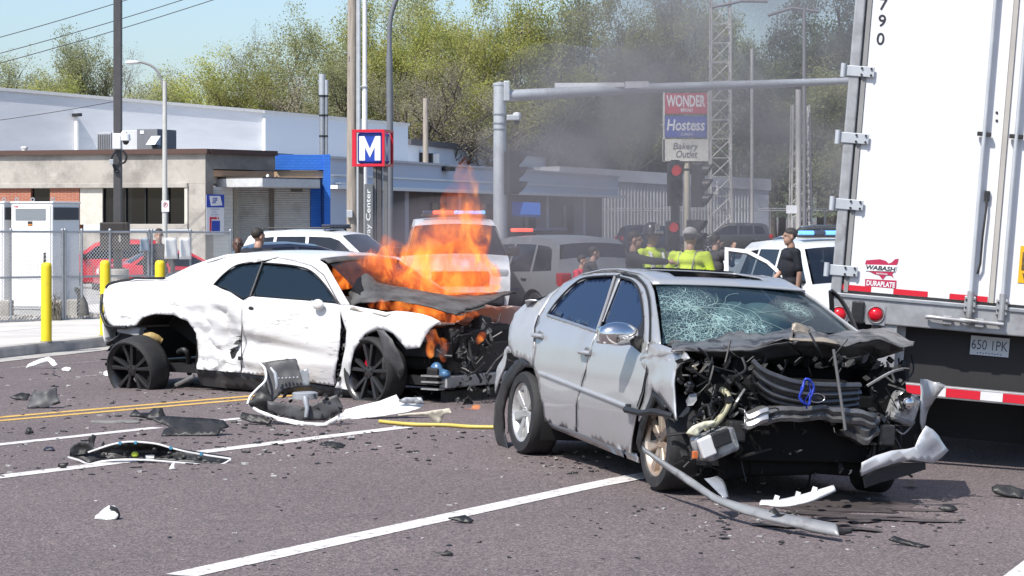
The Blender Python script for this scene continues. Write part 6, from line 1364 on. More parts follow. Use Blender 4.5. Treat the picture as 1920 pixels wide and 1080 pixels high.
for (px, py, yy, sz, rt) in ((845, 640, -.6, (.12, .1, .30), .2), (862, 655, -.5, (.1, .12, .26), -.3), (815, 705, -.75, (.14, .1, .18), .1), (852, 625, -.5, (.10, .12, .12), .4), (885, 640, -.3, (.1, .2, .24), .1), (905, 620, -.1, (.1, .2, .3), -.1)):
    m_ = MB(); q = cc.Y_(px, py, yy); m_.box(q, sz, Matrix.Rotation(rt, 3, 'Y') @ Matrix.Rotation(rt*1.3, 3, 'X')); m_.build('broken_module', M('engine_dark', (.018, .018, .019)), co, bevel=.02)
BLUG = M('washer_blue', (.07, .17, .32), .3, var=.3, scale=5)
m_ = MB(); m_.ell(cc.Y_(818, 697, -.74), (.08, .06, .10)); m_.ell(cc.Y_(832, 702, -.70), (.08, .06, .05)); remesh(m_, 'washer_bottle', BLUG, co, .012, 3)
m_ = MB(); R = random.Random(21)
for i in range(150):
    q = cc.Y_(R.uniform(795, 935), R.uniform(605, 765), R.uniform(-.82, .4)); q.x = min(max(q.x, 2.9), 3.95)
    if R.random() < .5: shard(m_, q, R.uniform(.03, .09), .008, R)
    else:
        e = q+V((R.gauss(0, .12), R.gauss(0, .12), R.gauss(0, .1))); m_.tube([q, (q+e)/2+V((0, 0, R.uniform(-.05, .05))), e], R.uniform(.005, .016), 6)
m_.build('engine_wreckage', M('wreck_dark', (.03, .03, .032), .5, .3, col2=(.14, .14, .145), scale=6, lo=.5, hi=.7), co, kind='stuff')
# buckled burnt bonnet
HR = [(-.80, [(655, 574), (672, 568), (700, 565), (740, 563), (790, 570), (830, 580), (857, 590)]), (-.55, [(655, 556), (676, 538), (706, 546), (748, 550), (800, 560), (845, 570), (874, 582)]), (-.3, [(660, 540), (684, 513), (715, 532), (760, 541), (815, 552), (860, 562), (892, 575)]),
      (.25, [(690, 542), (705, 532), (745, 541), (790, 546), (840, 553), (885, 557), (928, 561)]), (.8, [(720, 547), (735, 542), (775, 546), (820, 549), (870, 550), (915, 551), (966, 546)])]
rows = [cr([tuple(cc.Y_(px, py, y)) for px, py in r], 5) for y, r in HR]; cols = [cr([r[i] for r in rows], 5) for i in range(len(rows[0]))]
hgrid = [[V(p)+crumple(V(p), .022, 9) for p in c] for c in cols]
m_ = MB(); m_.grid(hgrid); m_.build('bonnet', BURNT, co, smooth=35, solid=.018)
m_ = MB(); m_.grid([[p-V((0, 0, .03)) for p in c[2:14]] for c in hgrid[17:]]); m_.build('bonnet_lining', M('lining_cream', (.50, .46, .38), .8, var=.3), co, smooth=60, solid=.01)
m_ = MB(); m_.ell(cc.Y_(596, 571, -.99), (.075, .035, .055)); m_.tube([cc.Y_(585, 566, -.93), cc.Y_(594, 571, -.98)], .02); m_.build('mirror_stub', CW, co, smooth=180)
m_ = MB(); q = cc.S(471, 578); m_.ell((q[0], -(WC(*q)+.004-dentC(*q)), q[1]), (.05, .008, .022)); m_.build('door_handle_recess', BLACKP, co, smooth=180)
m_ = MB(); R = random.Random(4)
for (px, py, s_) in ((431, 640, .09), (424, 652, .07), (436, 632, .06), (420, 662, .05)):
    q = cc.S(px, py); shard(m_, (q[0], -(WC(*q)+.012-dentC(*q)), q[1]), s_, .006, R)
m_.build('torn_hole', DARKMET, co, kind='stuff')
m_ = MB(); q = cc.S(448, 672); m_.box((q[0], -(WC(*q)-.02), q[1]), (.04, .03, .04)); m_.build('puncture', BLACKP, co)
trim(cc, co, 'door_seam', [(455, 563), (451, 590), (449, 636), (449, 699)], .006, BLACKP, -.03)
# ------------------------------------------------------------------ silver sedan with crushed front
fS = V((.329, -.944, 0)).normalized(); lS = V((.944, .329, 0))
rearS = V(((980-CX)/F*18.73, 18.73, 0))
wtS = [(.15, .84), (.3, .88), (.5, .912), (.72, .912), (.88, .895), (.98, .865), (1.42, .575)]
WS = lambda x, z: lerp_table(wtS, z)*(1-.10*max(0, (abs(x-1.35)-1.75)/.85)**2)
rS = -radians(3.0)
oS = rearS+lS*.90
cs = Car((oS.x, oS.y, -.045), fS, rS, WS)
SIL = M('silver_paint', (.445, .45, .458), .34, .45, var=.05, scale=3, coat=.7, dirt=(.40, .37, .33), dirt_s=1.6, dirt_lo=.56, dirt_hi=.8)
SILD = M('silver_scuffed', (.445, .45, .458), .42, .4, var=.08, scale=6, coat=.2, dirt=(.13, .12, .11), dirt_s=5, dirt_lo=.58, dirt_hi=.68)
se = thing('silver_sedan', 'silver sedan with its front end torn open and windscreen cracked', 'car', mat=cs.m)
GLS = glass('sedan_side_glass', (.012, .024, .06), .03, .12, (.3, .4, .5))
dS = lambda x, z: .004*N3((x*2, z*3, 0))
# doors, quarter
rdoor = [(1012, 590), (1030, 560), (1058, 532), (1090, 516), (1118, 511.5), (1150, 511), (1163, 512), (1154, 519), (1122, 621), (1096, 700), (1080, 760), (1080, 808), (1050, 799), (1021, 789.5), (1018, 764), (1008, 712), (1000, 690), (1003, 640), (1005, 610)]
side_panel(cs, se, 'rear_door', rdoor, SIL, dS, [[(1028, 589), (1047, 563), (1078, 532), (1102, 521), (1151, 518), (1120, 620)]], step=.05, both=True)
fdoor = [(1164.5, 512.5), (1190, 519), (1206, 534), (1214, 560), (1217, 600), (1216, 640), (1213, 690), (1204, 735), (1196, 762), (1190, 790), (1182, 850), (1130, 830), (1081.5, 809), (1081.5, 760), (1098, 700), (1123.5, 622), (1156, 521)]
fdr = side_panel(cs, se, 'front_door', fdoor, SIL, dS, [[(1162, 521), (1185, 528), (1198, 547), (1206, 596), (1204, 632), (1122.5, 621)]], step=.05, both=True)
quart = [(953, 648), (955, 628), (957, 612), (964, 588), (984, 570), (1011, 562), (1030, 551), (1048, 539), (1070, 524), (1090, 513.5), (1116, 508), (1117, 510.5), (1089, 515), (1057, 531), (1029, 559), (1010.5, 590), (1003.5, 610), (1001.5, 640), (999, 688), (992, 679), (982, 672), (972, 671), (965, 668), (958, 660)]
side_panel(cs, se, 'rear_quarter', quart, SILD, lambda x, z: .02*N3((x*5, z*6, 1))*max(0, min(1, (-.2-x)*3)), step=.05, both=True, label='scraped silver rear quarter')
side_panel(cs, se, 'rocker_panel', [(1021, 790), (1050, 799.5), (1081, 809.5), (1130, 831), (1183, 851), (1186, 868), (1130, 846), (1080, 824), (1030, 803)], SIL, lambda x, z: .02+.25*max(0, .26-z), step=.07, both=True)
side_panel(cs, se, 'rear_side_window', [(1028, 589), (1047, 563.5), (1078, 532.5), (1102, 521.5), (1151, 518.5), (1120, 619.5)], GLS, step=.045, solid=.004, off=-.016, both=True)
side_panel(cs, se, 'front_side_window', [(1162, 521.5), (1185, 528.5), (1198, 547), (1206, 596), (1204, 632), (1123, 620.5)], GLS, step=.045, solid=.004, off=-.016, both=True)
trim(cs, se, 'window_seal', cr([(1027, 590), (1047, 563), (1078, 532), (1102, 520.5), (1152, 517.5), (1163, 519.5), (1186, 527), (1199, 546), (1207, 596), (1205, 633)], 4), .009, BLACKP)
trim(cs, se, 'belt_moulding', [(1028, 590.5), (1070, 604), (1121, 621.5), (1165, 633), (1204, 640)], .012, M('belt_chrome', (.55, .55, .56), .25, .8), .006)
trim(cs, se, 'pillar_cover', [(1154, 519), (1138, 570), (1121, 620)], .014, M('pillar_grey', (.30, .30, .31), .4, .3), .004)
trim(cs, se, 'door_gap', cr([(1167, 513), (1192, 520), (1209, 536), (1217, 562), (1220, 600), (1219, 640)], 4), .010, BLACKP, .002)
trim(cs, se, 'door_seam', [(1121.5, 622), (1097, 700), (1081, 760), (1080.5, 809)], .004, BLACKP, .002)
trim(cs, se, 'door_seam', [(1010, 591), (1003, 612), (1001, 640), (999, 690)], .004, BLACKP, .002)
trim(cs, se, 'door_seam', [(1216, 645), (1213, 690), (1204, 735), (1195, 762)], .004, BLACKP, .002)
trim(cs, se, 'side_moulding', [(1013.5, 699), (1050, 713), (1083, 726), (1130, 744), (1179, 763)], .016, M('silver_trim', (.40, .41, .43), .4, .3), .006)
m_ = MB(); q = cs.S(1181, 763.5); m_.box((q[0], -(WS(*q)+.012), q[1]), (.05, .03, .045)); m_.build('moulding_end', BLACKP, se, bevel=.006)
for px, py in ((1012, 629.5), (1100, 661)):
    q = cs.S(px, py); y = -(WS(*q)+.002); m_ = MB(); m_.ell((q[0], y, q[1]+.005), (.05, .006, .035)); m_.build('handle_recess', M('recess_dark', (.12, .12, .125), .5), se, smooth=180)
    m_ = MB(); m_.tube([V((q[0]-.095, y-.012, q[1])), V((q[0]-.04, y-.038, q[1]+.002)), V((q[0]+.05, y-.038, q[1]+.002)), V((q[0]+.10, y-.012, q[1]))], [.016, .019, .019, .016], 8); m_.build('door_handle', SIL, se, smooth=60)
# door mirror
q = cs.Y_(1160, 626, -1.03); m_ = MB(); m_.ell(q, (.10, .155, .085), 18, 10, Matrix.Rotation(.2, 3, 'Z')); m_.box(q+V((-.03, 0, -.015)), (.11, .27, .12)); mr_ = remesh(m_, 'door_mirror', CHROME, se, .012, 6)
m_ = MB(); m_.tube([q+V((.0, .10, -.05)), V((q.x+.06, -.90, q.z-.05))], [.03, .045], 8); m_.build('mirror_stalk', BLACKP, mr_, smooth=60)
side_panel(cs, se, 'mirror_sail', [(1187, 630), (1206, 600), (1207, 640), (1202, 661), (1190, 652)], BLACKP, step=.1, solid=.012, off=.006)
# roof, pillars, glass
hs = lambda z: lerp_table(wtS, z)
def S3(px, py): x, z = cs.S(px, py); return V((x, -WS(x, z), z))
A0, A1, A2 = S3(1211, 529), S3(1222, 580), S3(1232, 636)
side_panel(cs, se, 'roof_side', [(1117, 508.5), (1165, 503), (1196, 509), (1216, 522), (1225, 545), (1233, 600), (1238, 645), (1218, 645), (1218, 562), (1210, 535), (1193, 519), (1166, 511.5), (1140, 509.8), (1117, 510.2)], SIL, None, step=.05, both=True)
xr0, zr0 = cs.S(1100, 510); xr1, zr1 = cs.S(1216, 519)
WTL = cs.S(1229, 533); zwt = WTL[1]
ZR = 1.435
roofp = []
xs_r = [cs.S(1092, 512)[0]+(cs.S(1224, 533)[0]-cs.S(1092, 512)[0])*k/10 for k in range(11)]
for k, x in enumerate(xs_r):
    z = lerp_table([(xs_r[0], cs.S(1092, 513)[1]), (xs_r[3], cs.S(1130, 505)[1]+.005), (xs_r[5], cs.S(1165, 503.5)[1]), (xs_r[8], cs.S(1200, 511)[1]), (xs_r[10], cs.S(1222, 531)[1])], x); roofp.append((x, z))
m_ = MB()
SR = (xs_r[5]+.03, xs_r[9]-.05, .40)
vs_, fs_ = cdt([(roofp[0][0], -1), (roofp[-1][0], -1), (roofp[-1][0], 1), (roofp[0][0], 1)], [[(SR[0], -.62), (SR[1], -.62), (SR[1], .62), (SR[0], .62)]], .11)
def roof_pt(x, v):
    z = lerp_table(roofp, x); hw = hs(z)+.004; return V((x+.06*(1-v*v)*max(0, (x-roofp[5][0])), v*hw, z+.012*(1-v*v)))
m_.add([roof_pt(*p) for p in vs_], fs_); m_.build('roof', SIL, se, smooth=60, solid=.012)
m_ = MB(); m_.grid([[roof_pt(SR[0]+(SR[1]-SR[0])*i/4, -.62+1.24*j/6)-V((0, 0, .05)) for j in range(7)] for i in range(5)]); m_.build('sunroof_opening', M('sunroof_black', (.008, .008, .009), .5), se, smooth=60, solid=.01)
m_ = MB(); m_.grid([[roof_pt(SR[0]-.25+.24*i/3, -.6+1.2*j/6)+V((0, 0, .004+.008*i/3)) for j in range(7)] for i in range(4)]); m_.build('sunroof_panel', GLASSD, se, smooth=60, solid=.008)
# windscreen from its photo corners
def glassrow(pa, pb, y0, y1, bow, n=15):
    a = cs.Y_(*pa, y0); b = cs.Y_(*pb, y1); r = []
    for k in range(n):
        t = k/(n-1); p = a.lerp(b, t); p.x += bow*(1-(2*t-1)**2); p.z += .012*(1-(2*t-1)**2); r.append(p)
    return r
wtop = glassrow((1229, 533.5), (1493, 547), -.57, .57, .07); wbot = glassrow((1242, 645), (1592, 622), -.74, .74, .16)
rows = [[a.lerp(b, i/10)+V((.03*sin(pi*i/10), 0, .02*sin(pi*i/10))) for a, b in zip(wtop, wbot)] for i in range(11)]
def crack_glass(imp):
    m = bpy.data.materials.new('cracked_glass'); m.use_nodes = True; n = m.node_tree.nodes; l = m.node_tree.links; b = n['Principled BSDF']
    b.inputs['Base Color'].default_value = (.03, .055, .08, 1); b.inputs['Roughness'].default_value = .05
    t = n.new('ShaderNodeBsdfTransparent'); t.inputs[0].default_value = (.55, .68, .70, 1); mx = n.new('ShaderNodeMixShader'); mx.inputs[0].default_value = .5
    l.new(b.outputs[0], mx.inputs[1]); l.new(t.outputs[0], mx.inputs[2])
    def mth(op, a, c=None, d=None):
        q = n.new('ShaderNodeMath'); q.operation = op; q.use_clamp = op in ('MULTIPLY', 'ADD')
        for i, x in enumerate((a, c, d)):
            if x is None: continue
            if isinstance(x, (int, float)): q.inputs[i].default_value = x
            else: l.new(x, q.inputs[i])
        return q.outputs[0]
    tc = n.new('ShaderNodeTexCoord'); nz = n.new('ShaderNodeTexNoise'); nz.inputs['Scale'].default_value = 5; nz.inputs['Detail'].default_value = 4; l.new(tc.outputs['Object'], nz.inputs['Vector'])
    fall = None
    for p, r in imp:                                       # broken area spreads around each impact point
        d = n.new('ShaderNodeVectorMath'); d.operation = 'DISTANCE'; d.inputs[1].default_value = tuple(p); l.new(tc.outputs['Object'], d.inputs[0])
        q = n.new('ShaderNodeMapRange'); q.inputs['From Min'].default_value = r; q.inputs['From Max'].default_value = r*.15; l.new(d.outputs['Value'], q.inputs['Value'])
        fall = q.outputs[0] if fall is None else mth('MAXIMUM', fall, q.outputs[0])
    fall = mth('MULTIPLY', fall, mth('MULTIPLY', nz.outputs['Fac'], 1.7))
    web = None
    for sc, wd in ((7, .016), (17, .03), (40, .06)):
        v = n.new('ShaderNodeTexVoronoi'); v.feature = 'DISTANCE_TO_EDGE'; v.inputs['Scale'].default_value = sc; l.new(tc.outputs['Object'], v.inputs['Vector'])
        e = mth('LESS_THAN', v.outputs['Distance'], mth('MULTIPLY', fall, wd)); web = e if web is None else mth('MAXIMUM', web, e)
    w = n.new('ShaderNodeBsdfPrincipled'); w.inputs['Base Color'].default_value = (.27, .40, .385, 1); w.inputs['Roughness'].default_value = .35
    m2 = n.new('ShaderNodeMixShader'); l.new(mth('MULTIPLY', web, .75), m2.inputs[0]); l.new(mx.outputs[0], m2.inputs[1]); l.new(w.outputs[0], m2.inputs[2])
    m3 = n.new('ShaderNodeMixShader'); l.new(mth('MULTIPLY', fall, .09), m3.inputs[0]); l.new(m2.outputs[0], m3.inputs[1]); l.new(w.outputs[0], m3.inputs[2])
    l.new(m3.outputs[0], n['Material Output'].inputs[0]); return m
m_ = MB(); m_.grid(rows); ws = m_.build('windscreen', crack_glass([(rows[4][2], .30), (rows[9][2], .34), (rows[7][4], .24), (rows[8][6], .2), (rows[5][11], .16)]), se, smooth=60)
def wpt(u, v, lift=.004):
    i = min(9, max(0, int(v*10))); f = v*10-i; j = min(13, max(0, int(u*14))); g = u*14-j
    p = rows[i][j]*(1-f)*(1-g)+rows[i+1][j]*f*(1-g)+rows[i][j+1]*(1-f)*g+rows[i+1][j+1]*f*g; return p+V((lift, 0, lift))
CRK = M('crack_white', (.34, .48, .46), .5, var=.25, scale=14)
m_ = MB(); R = random.Random(9)
def crack(u, v, a, L, r, dep=0):
    pts = []; uu, vv = u, v
    for k in range(max(3, int(L/.02))):
        if not (0.01 < uu < .99 and .02 < vv < .98): break
        pts.append(wpt(uu, vv)); a += R.gauss(0, .22); uu += cos(a)*.018; vv += sin(a)*.03
        if dep < 2 and R.random() < .15: crack(uu, vv, a+R.choice((-1, 1))*R.uniform(.4, 1.1), L*.5, r*.75, dep+1)
    if len(pts) > 1: m_.tube(pts, r, 3, caps=False)
for (u, v) in ((.14, .42), (.12, .82), (.30, .80)):
    for k in range(5): crack(u, v, 2*pi*k/5+R.uniform(-.3, .3), R.uniform(.1, .24), .0012)
for k in range(3): crack(.16+.02*k, .42+.02*k, R.uniform(.3, .6), .55, .0014, 1)
for k in range(4): crack(R.uniform(.4, .95), R.uniform(.05, .9), R.uniform(0, 6), .12, .0008, 2)
m_.build('glass_crack', CRK, ws, kind='stuff')
ab = MB(); q = rows[6][9]; ab.ell(V((q.x-.30, q.y-.0, q.z-.07)), (.16, .22, .14), 14, 10); ab.ell(V((q.x-.30, q.y-.20, q.z-.08)), (.12, .16, .15), 14, 10); remesh(ab, 'airbag', M('airbag_pale', (.36, .44, .41), .8), se, .015, 6)
m_ = MB(); m_.box((1.75, .0, .90), (.55, 1.45, .16)); m_.build('dashboard', M('dash_grey', (.06, .06, .065), .7), se, bevel=.05)
m_ = MB()
for sx in (.35, 1.15):
    for sy in (-.38, .38): m_.bx((sx-.2, sy-.25, .40), (sx+.35, sy+.25, .58)); m_.box((sx-.25, sy, .85), (.15, .48, .62), Matrix.Rotation(radians(-14), 3, 'Y')); m_.box((sx-.34, sy, 1.2), (.10, .24, .16), Matrix.Rotation(radians(-14), 3, 'Y'))
m_.build('seat', M('seat_tan', (.12, .115, .11), .8), se, bevel=.05)
m_ = MB(); m_.bx((-.3, -.8, .26), (2.2, .8, .38)); m_.build('cabin_floor', M('interior_dark', (.03, .03, .032)), se)
m_ = MB(); m_.bx((-.95, -.7, .2), (2.9, .7, .27)); m_.build('underbody', BLACKP, se)
m_ = MB(); xx, zz = cs.S(1092, 513); m_.grid([span(xx+.02, zz+.0, hs(zz), .0), span(xx-.35, zz-.16, .66, .0), span(cs.S(1013, 563)[0]-.05, cs.S(1013, 563)[1], .76, .0)]); m_.build('rear_window', GLS, se, smooth=60)
xk, zk = cs.S(1011, 562); xq = cs.S(957, 612)[0]+.03; m_ = MB(); m_.grid([span(xk, zk+.0, .80, .0), span((xk+xq)/2, zk-.01, .80, .0), span(xq, zk-.06, .76, 0, bow=-.03), span(xq-.06, zk-.14, .76, 0, bow=-.06), span(xq-.08, .60, .80, 0, bow=-.08), span(xq-.08, .36, .80, 0, bow=-.08)]); m_.build('boot_lid', SILD, se, smooth=50, solid=.012)
# torn rear bumper corner and liner
side_panel(cs, se, 'torn_bumper_corner', [(953, 649), (958, 661), (950, 662), (946, 690), (936, 712), (930, 738), (929, 722), (931, 696), (938, 676), (947, 656)], SILD, lambda x, z: .03*N3((x*7, z*5, 3)), step=.04, label='torn silver bumper corner')
lin = [(981, 672), (965, 676), (948, 700), (935, 730), (926, 770), (925, 800), (932, 830), (945, 850), (955, 851), (944, 810), (944, 775), (952, 735), (968, 702), (985, 688), (1000, 690)]
side_panel(cs, se, 'wheel_arch_liner', lin, BLACKP, lambda x, z: .01*N3((x*5, z*5, 0)), step=.05, off=.0)
SR_RIM = M('alloy_silver', (.55, .55, .545), .35, .6, var=.12, scale=9)
q = cs.Y_(987, 773, -.865); m_ = MB(); ar = arch(q.x, .40, .14, 16, cz=.30); m_.grid([[V((x, -.88, z)) for x, z in ar], [V((x, -.40, z)) for x, z in ar]]); m_.add([V((x, -.39, z)) for x, z in ar], [tuple(range(len(ar)))]); m_.build('rear_wheel_house', M('wheel_house_black', (.012, .012, .013)), se, smooth=60)
wheel(se, (q.x, -.80, .325), .325, .225, -1, SR_RIM, 7, .70, name='rear_wheel', spoke_w=.21)
wheel(se, (q.x, .80, .325), .325, .225, 1, SR_RIM, 7, .70, name='rear_wheel', spoke_w=.21)
qf = cs.Y_(1231, 838, -.86); RUST = M('alloy_brownish', (.50, .43, .36), .4, .5, col2=(.34, .24, .17), scale=7)
wheel(se, (qf.x, -.76, .32), .325, .225, -1, RUST, 7, .70, rot=Matrix.Rotation(radians(-3), 3, 'Z'), name='front_wheel', spoke_w=.21)
wheel(se, (qf.x-.10, .84, .325), .325, .225, 1, SR_RIM, 7, .70, rot=Matrix.Rotation(radians(-14), 3, 'Z') @ Matrix.Rotation(radians(-4), 3, 'X'), name='front_wheel', spoke_w=.21)
# cowl corner and torn front fender
side_panel(cs, se, 'cowl_corner', [(1217, 642), (1240, 646), (1262, 654), (1284, 660), (1262, 664), (1199, 676), (1206, 660), (1214, 655)], SIL, step=.05)
fnd = [(1198, 676), (1215, 671), (1250, 665), (1284, 661), (1290, 671), (1276, 679), (1265, 693), (1262, 720), (1262, 750), (1266, 789), (1256, 776), (1235, 744), (1222, 728), (1208, 765), (1197, 790), (1194, 770), (1205, 735), (1214, 700)]
side_panel(cs, se, 'torn_fender', fnd, SIL, lambda x, z: .015*N3((x*6, z*6, 5))+.02*max(0, sin((z-.5)*9+x*3)), step=.04, label='torn silver right front fender')
frd = [(1197, 790), (1209, 764), (1222, 729), (1236, 745), (1246, 765), (1240, 770), (1226, 750), (1214, 775), (1203, 815), (1196, 850), (1190, 830)]
side_panel(cs, se, 'arch_lip', frd, BLACKP, None, step=.05, off=-.01)
# open driver door frame on the far side
m_ = MB(); m_.tube(cr([cs.Y_(1558, 545, 1.25), cs.Y_(1575, 560, 1.32), cs.Y_(1592, 588, 1.36), cs.Y_(1606, 622, 1.36)], 5), .035, 8, flat=.5); m_.tube([cs.Y_(1558, 545, 1.25), cs.Y_(1561, 600, 1.3)], .02, 6); m_.build('open_door_frame', BLACKP, se, smooth=60)
# ---- front end
XF = qf.x
HOODM = M('hood_silver_dark', (.22, .215, .21), .42, .5, var=.3, scale=7, dirt=(.035, .033, .032), dirt_s=5, dirt_lo=.47, dirt_hi=.6)
HUND = M('hood_underside', (.10, .10, .10), .6, .3, var=.4, scale=6)
xc = 2.02
# bonnet: three crumpled sheets, thrown up towards the windscreen
def sheet(topl, botl, ytop, ybot, name, mat, amp=.03, n=26, thick=.008, mid=.0, rws=6):
    """ribbon between two photo polylines given with lateral positions taken from plane depth x"""
    def samp(pl, t):
        L = [0]
        for a, b in zip(pl, pl[1:]): L.append(L[-1]+math.hypot(b[0]-a[0], b[1]-a[1]))
        s = t*L[-1]
        for k in range(len(pl)-1):
            if s <= L[k+1] or k == len(pl)-2:
                f = (s-L[k])/((L[k+1]-L[k]) or 1); return (pl[k][0]+(pl[k+1][0]-pl[k][0])*f, pl[k][1]+(pl[k+1][1]-pl[k][1])*f)
    rr = []
    for i in range(n+1):
        t = i/n; a = cs.X_(*samp(topl, t), ytop); b = cs.X_(*samp(botl, t), ybot); col = []
        for j in range(rws+1):
            f = j/rws; p = a.lerp(b, f)+V((0, 0, mid*sin(pi*f))); e = sin(pi*f) if rws > 1 else 0
            col.append(p+(crumple(p, amp, 7)+crumple(p, amp*.7, 17))*(.3+.7*e))
        rr.append(col)
    m_ = MB(); m_.grid(rr); return m_.build(name, mat, se, smooth=22, solid=thick)
sheet([(1259, 646), (1335, 630), (1376, 612), (1412, 617), (1436, 632), (1471, 620), (1486, 612)], [(1259, 656), (1309, 657), (1360, 658), (1406, 656), (1440, 645), (1470, 634), (1488, 636)], xc-.05, xc+.95, 'bonnet', HOODM, .035, mid=.02)
sheet([(1486, 614), (1500, 606), (1522, 622), (1550, 628), (1580, 617), (1609, 619), (1658, 616), (1690, 628), (1714, 643)], [(1488, 645), (1500, 640), (1529, 640), (1556, 643), (1584, 648), (1610, 640), (1650, 634), (1690, 650), (1712, 646)], xc-.05, xc+.98, 'bonnet_half', HOODM, .03, mid=.02)
sheet([(1480, 640), (1530, 641), (1584, 648), (1620, 640), (1660, 636), (1695, 652)], [(1500, 668), (1545, 672), (1590, 680), (1630, 676), (1652, 668), (1690, 656)], xc+.95, xc+.75, 'bonnet_underside', HUND, .03)
sheet([(1300, 657), (1350, 657), (1400, 656), (1450, 645), (1480, 640)], [(1330, 668), (1380, 672), (1420, 680), (1462, 672), (1500, 665)], xc+.95, xc+.8, 'bonnet_underside', HUND, .02)
sheet([(1484, 608), (1490, 604), (1500, 606), (1518, 617)], [(1486, 626), (1494, 628), (1505, 626), (1521, 630)], xc+.55, xc+.6, 'bent_bracket', M('bracket_tan', (.36, .31, .25), .6, .3, var=.3), .02, n=10)
sheet([(1480, 633), (1510, 634), (1545, 632), (1572, 640)], [(1482, 637), (1510, 639), (1545, 640), (1574, 645)], xc+.97, xc+1.0, 'latch_panel', M('bracket_tan', (.36, .31, .25)), .012, n=12)
# dark engine bay core
ENG = M('bay_black', (.007, .007, .0075), .75, var=.4, spec=.2)
m_ = MB(); m_.bx((2.0, -.70, .30), (2.55, .72, .86)); m_.build('firewall', ENG, se, bevel=.04)
m_ = MB(); m_.bx((2.4, -.42, .22), (2.95, .40, .80)); m_.build('engine_block', M('bay_black', (.007, .007, .0075)), se, bevel=.05)
for sy in (-1, 1): m_ = MB(); m_.bx((2.2, sy*.55-.06, .38), (3.18, sy*.55+.06, .52)); m_.build('frame_rail', DARKMET, se, bevel=.015)
m_ = MB(); m_.bx((2.95, -.48, .25), (3.05, .50, .70)); m_.build('radiator', M('bay_black', (.007, .007, .0075)), se, bevel=.01)
m_ = MB(); m_.bx((2.15, -.82, .28), (2.5, -.62, .78)); m_.build('strut_tower', DARKMET, se, bevel=.04)
# grille: curved dark chrome bars
GRM = M('grille_dark_chrome', (.16, .16, .165), .3, .7, var=.3, scale=7)
gx = 3.18
bars = [[(1410, 676), (1430, 694), (1460, 707), (1500, 718), (1560, 722), (1612, 722)], [(1413, 694), (1432, 712), (1465, 728), (1510, 737), (1560, 738), (1612, 735)], [(1420, 716), (1440, 734), (1475, 746), (1515, 752), (1560, 751), (1608, 746)], [(1428, 736), (1450, 750), (1490, 760), (1530, 764), (1570, 762), (1606, 757)]]
for i, b in enumerate(bars):
    pp = cr([tuple(cs.X_(px, py, gx+.06*sin(pi*k/5)-.02*i)) for k, (px, py) in enumerate(b)], 5); m_ = MB(); m_.tube(pp, .026, 8, flat=.75); g_ = m_.build('grille_bar', GRM, se, smooth=50, label=('upper ' if i == 0 else 'lower ' if i == 3 else 'middle ')+'bent grille bar' if i in (0, 3) else None)
pp = [[tuple(cs.X_(px, py+dy, gx-.05)) for (px, py) in bars[0]] for dy in (0, 42)]; m_ = MB(); m_.grid([[V(p) for p in r] for r in pp]); m_.build('grille_backing', BLACKP, se, solid=.01)
q = cs.X_(1532, 746, gx+.07); m_ = MB(); 
ring = [q+V((0, .055*cos(a), .03*sin(a))) for a in [2*pi*k/24 for k in range(25)]]; m_.tube(ring, .006, 6, caps=False); m_.build('badge_ring', CHROME, se, smooth=60)
m_ = MB(); m_.ell(q-V((.012, 0, 0)), (.008, .052, .028)); m_.build('badge_plate', DARKMET, se, smooth=180)
# blue cable coil
m_ = MB(); R = random.Random(2)
for k in range(4):
    c = cs.X_(1513, 735, gx+.12+.01*k); pts = [c+V((R.uniform(-.01, .01), .045*cos(a)*R.uniform(.85, 1.1)+.01*sin(3*a), .085*sin(a)*R.uniform(.9, 1.08))) for a in [2*pi*j/20+k for j in range(21)]]; m_.tube(pts, .006, 6, caps=False)
m_.tube([cs.X_(1516, 715, gx+.12), cs.X_(1520, 735, gx+.13), cs.X_(1508, 752, gx+.12), cs.X_(1513, 766, gx+.1)], .006, 6); bc = m_.build('blue_cable', M('cable_blue', (.02, .05, .42), .35, var=.1), se, smooth=60)
# bumper beam, crumpled
def beam(pl, x, h, name, mat, amp=.02, dep=.09):
    rr = []; pc = cr(pl, 5)
    for (px, py) in pc:
        c = cs.X_(px, py, x); a = crumple(c, amp, 9); rr.append([c+a+V((-dep, 0, h)), c+a+V((0, 0, h*.9)), c+a+V((.012, 0, h*.45)), c+a*1.4+V((-.012, 0, .0)), c+a+V((.012, 0, -h*.45)), c+a+V((0, 0, -h*.9)), c+a+V((-dep, 0, -h))])
    m_ = MB(); m_.grid(rr); return m_.build(name, mat, se, smooth=40, solid=.006)
BEAMM = M('beam_dirty', (.22, .22, .22), .45, .6, col2=(.08, .08, .08), scale=6, dirt=(.03, .03, .03), dirt_s=8)
beam([(1408, 790), (1450, 780), (1510, 775), (1570, 777), (1640, 786)], 3.22, .055, 'bumper_beam', BEAMM, .03)
beam([(1392, 782), (1405, 790), (1420, 788), (1436, 782)], 3.27, .055, 'crash_box', M('crash_box_bright', (.50, .50, .50), .35, .8, var=.2, scale=9), .05)
beam([(1575, 790), (1600, 800), (1625, 808), (1650, 800)], 3.2, .07, 'crash_box', BEAMM, .06)
m_ = MB(); m_.cyl(cs.X_(1563, 655, 3.28), cs.X_(1585, 806, 3.30), .011, 8); m_.build('prop_rod', M('rod_grey', (.20, .20, .20), .5, .5), se, smooth=50)
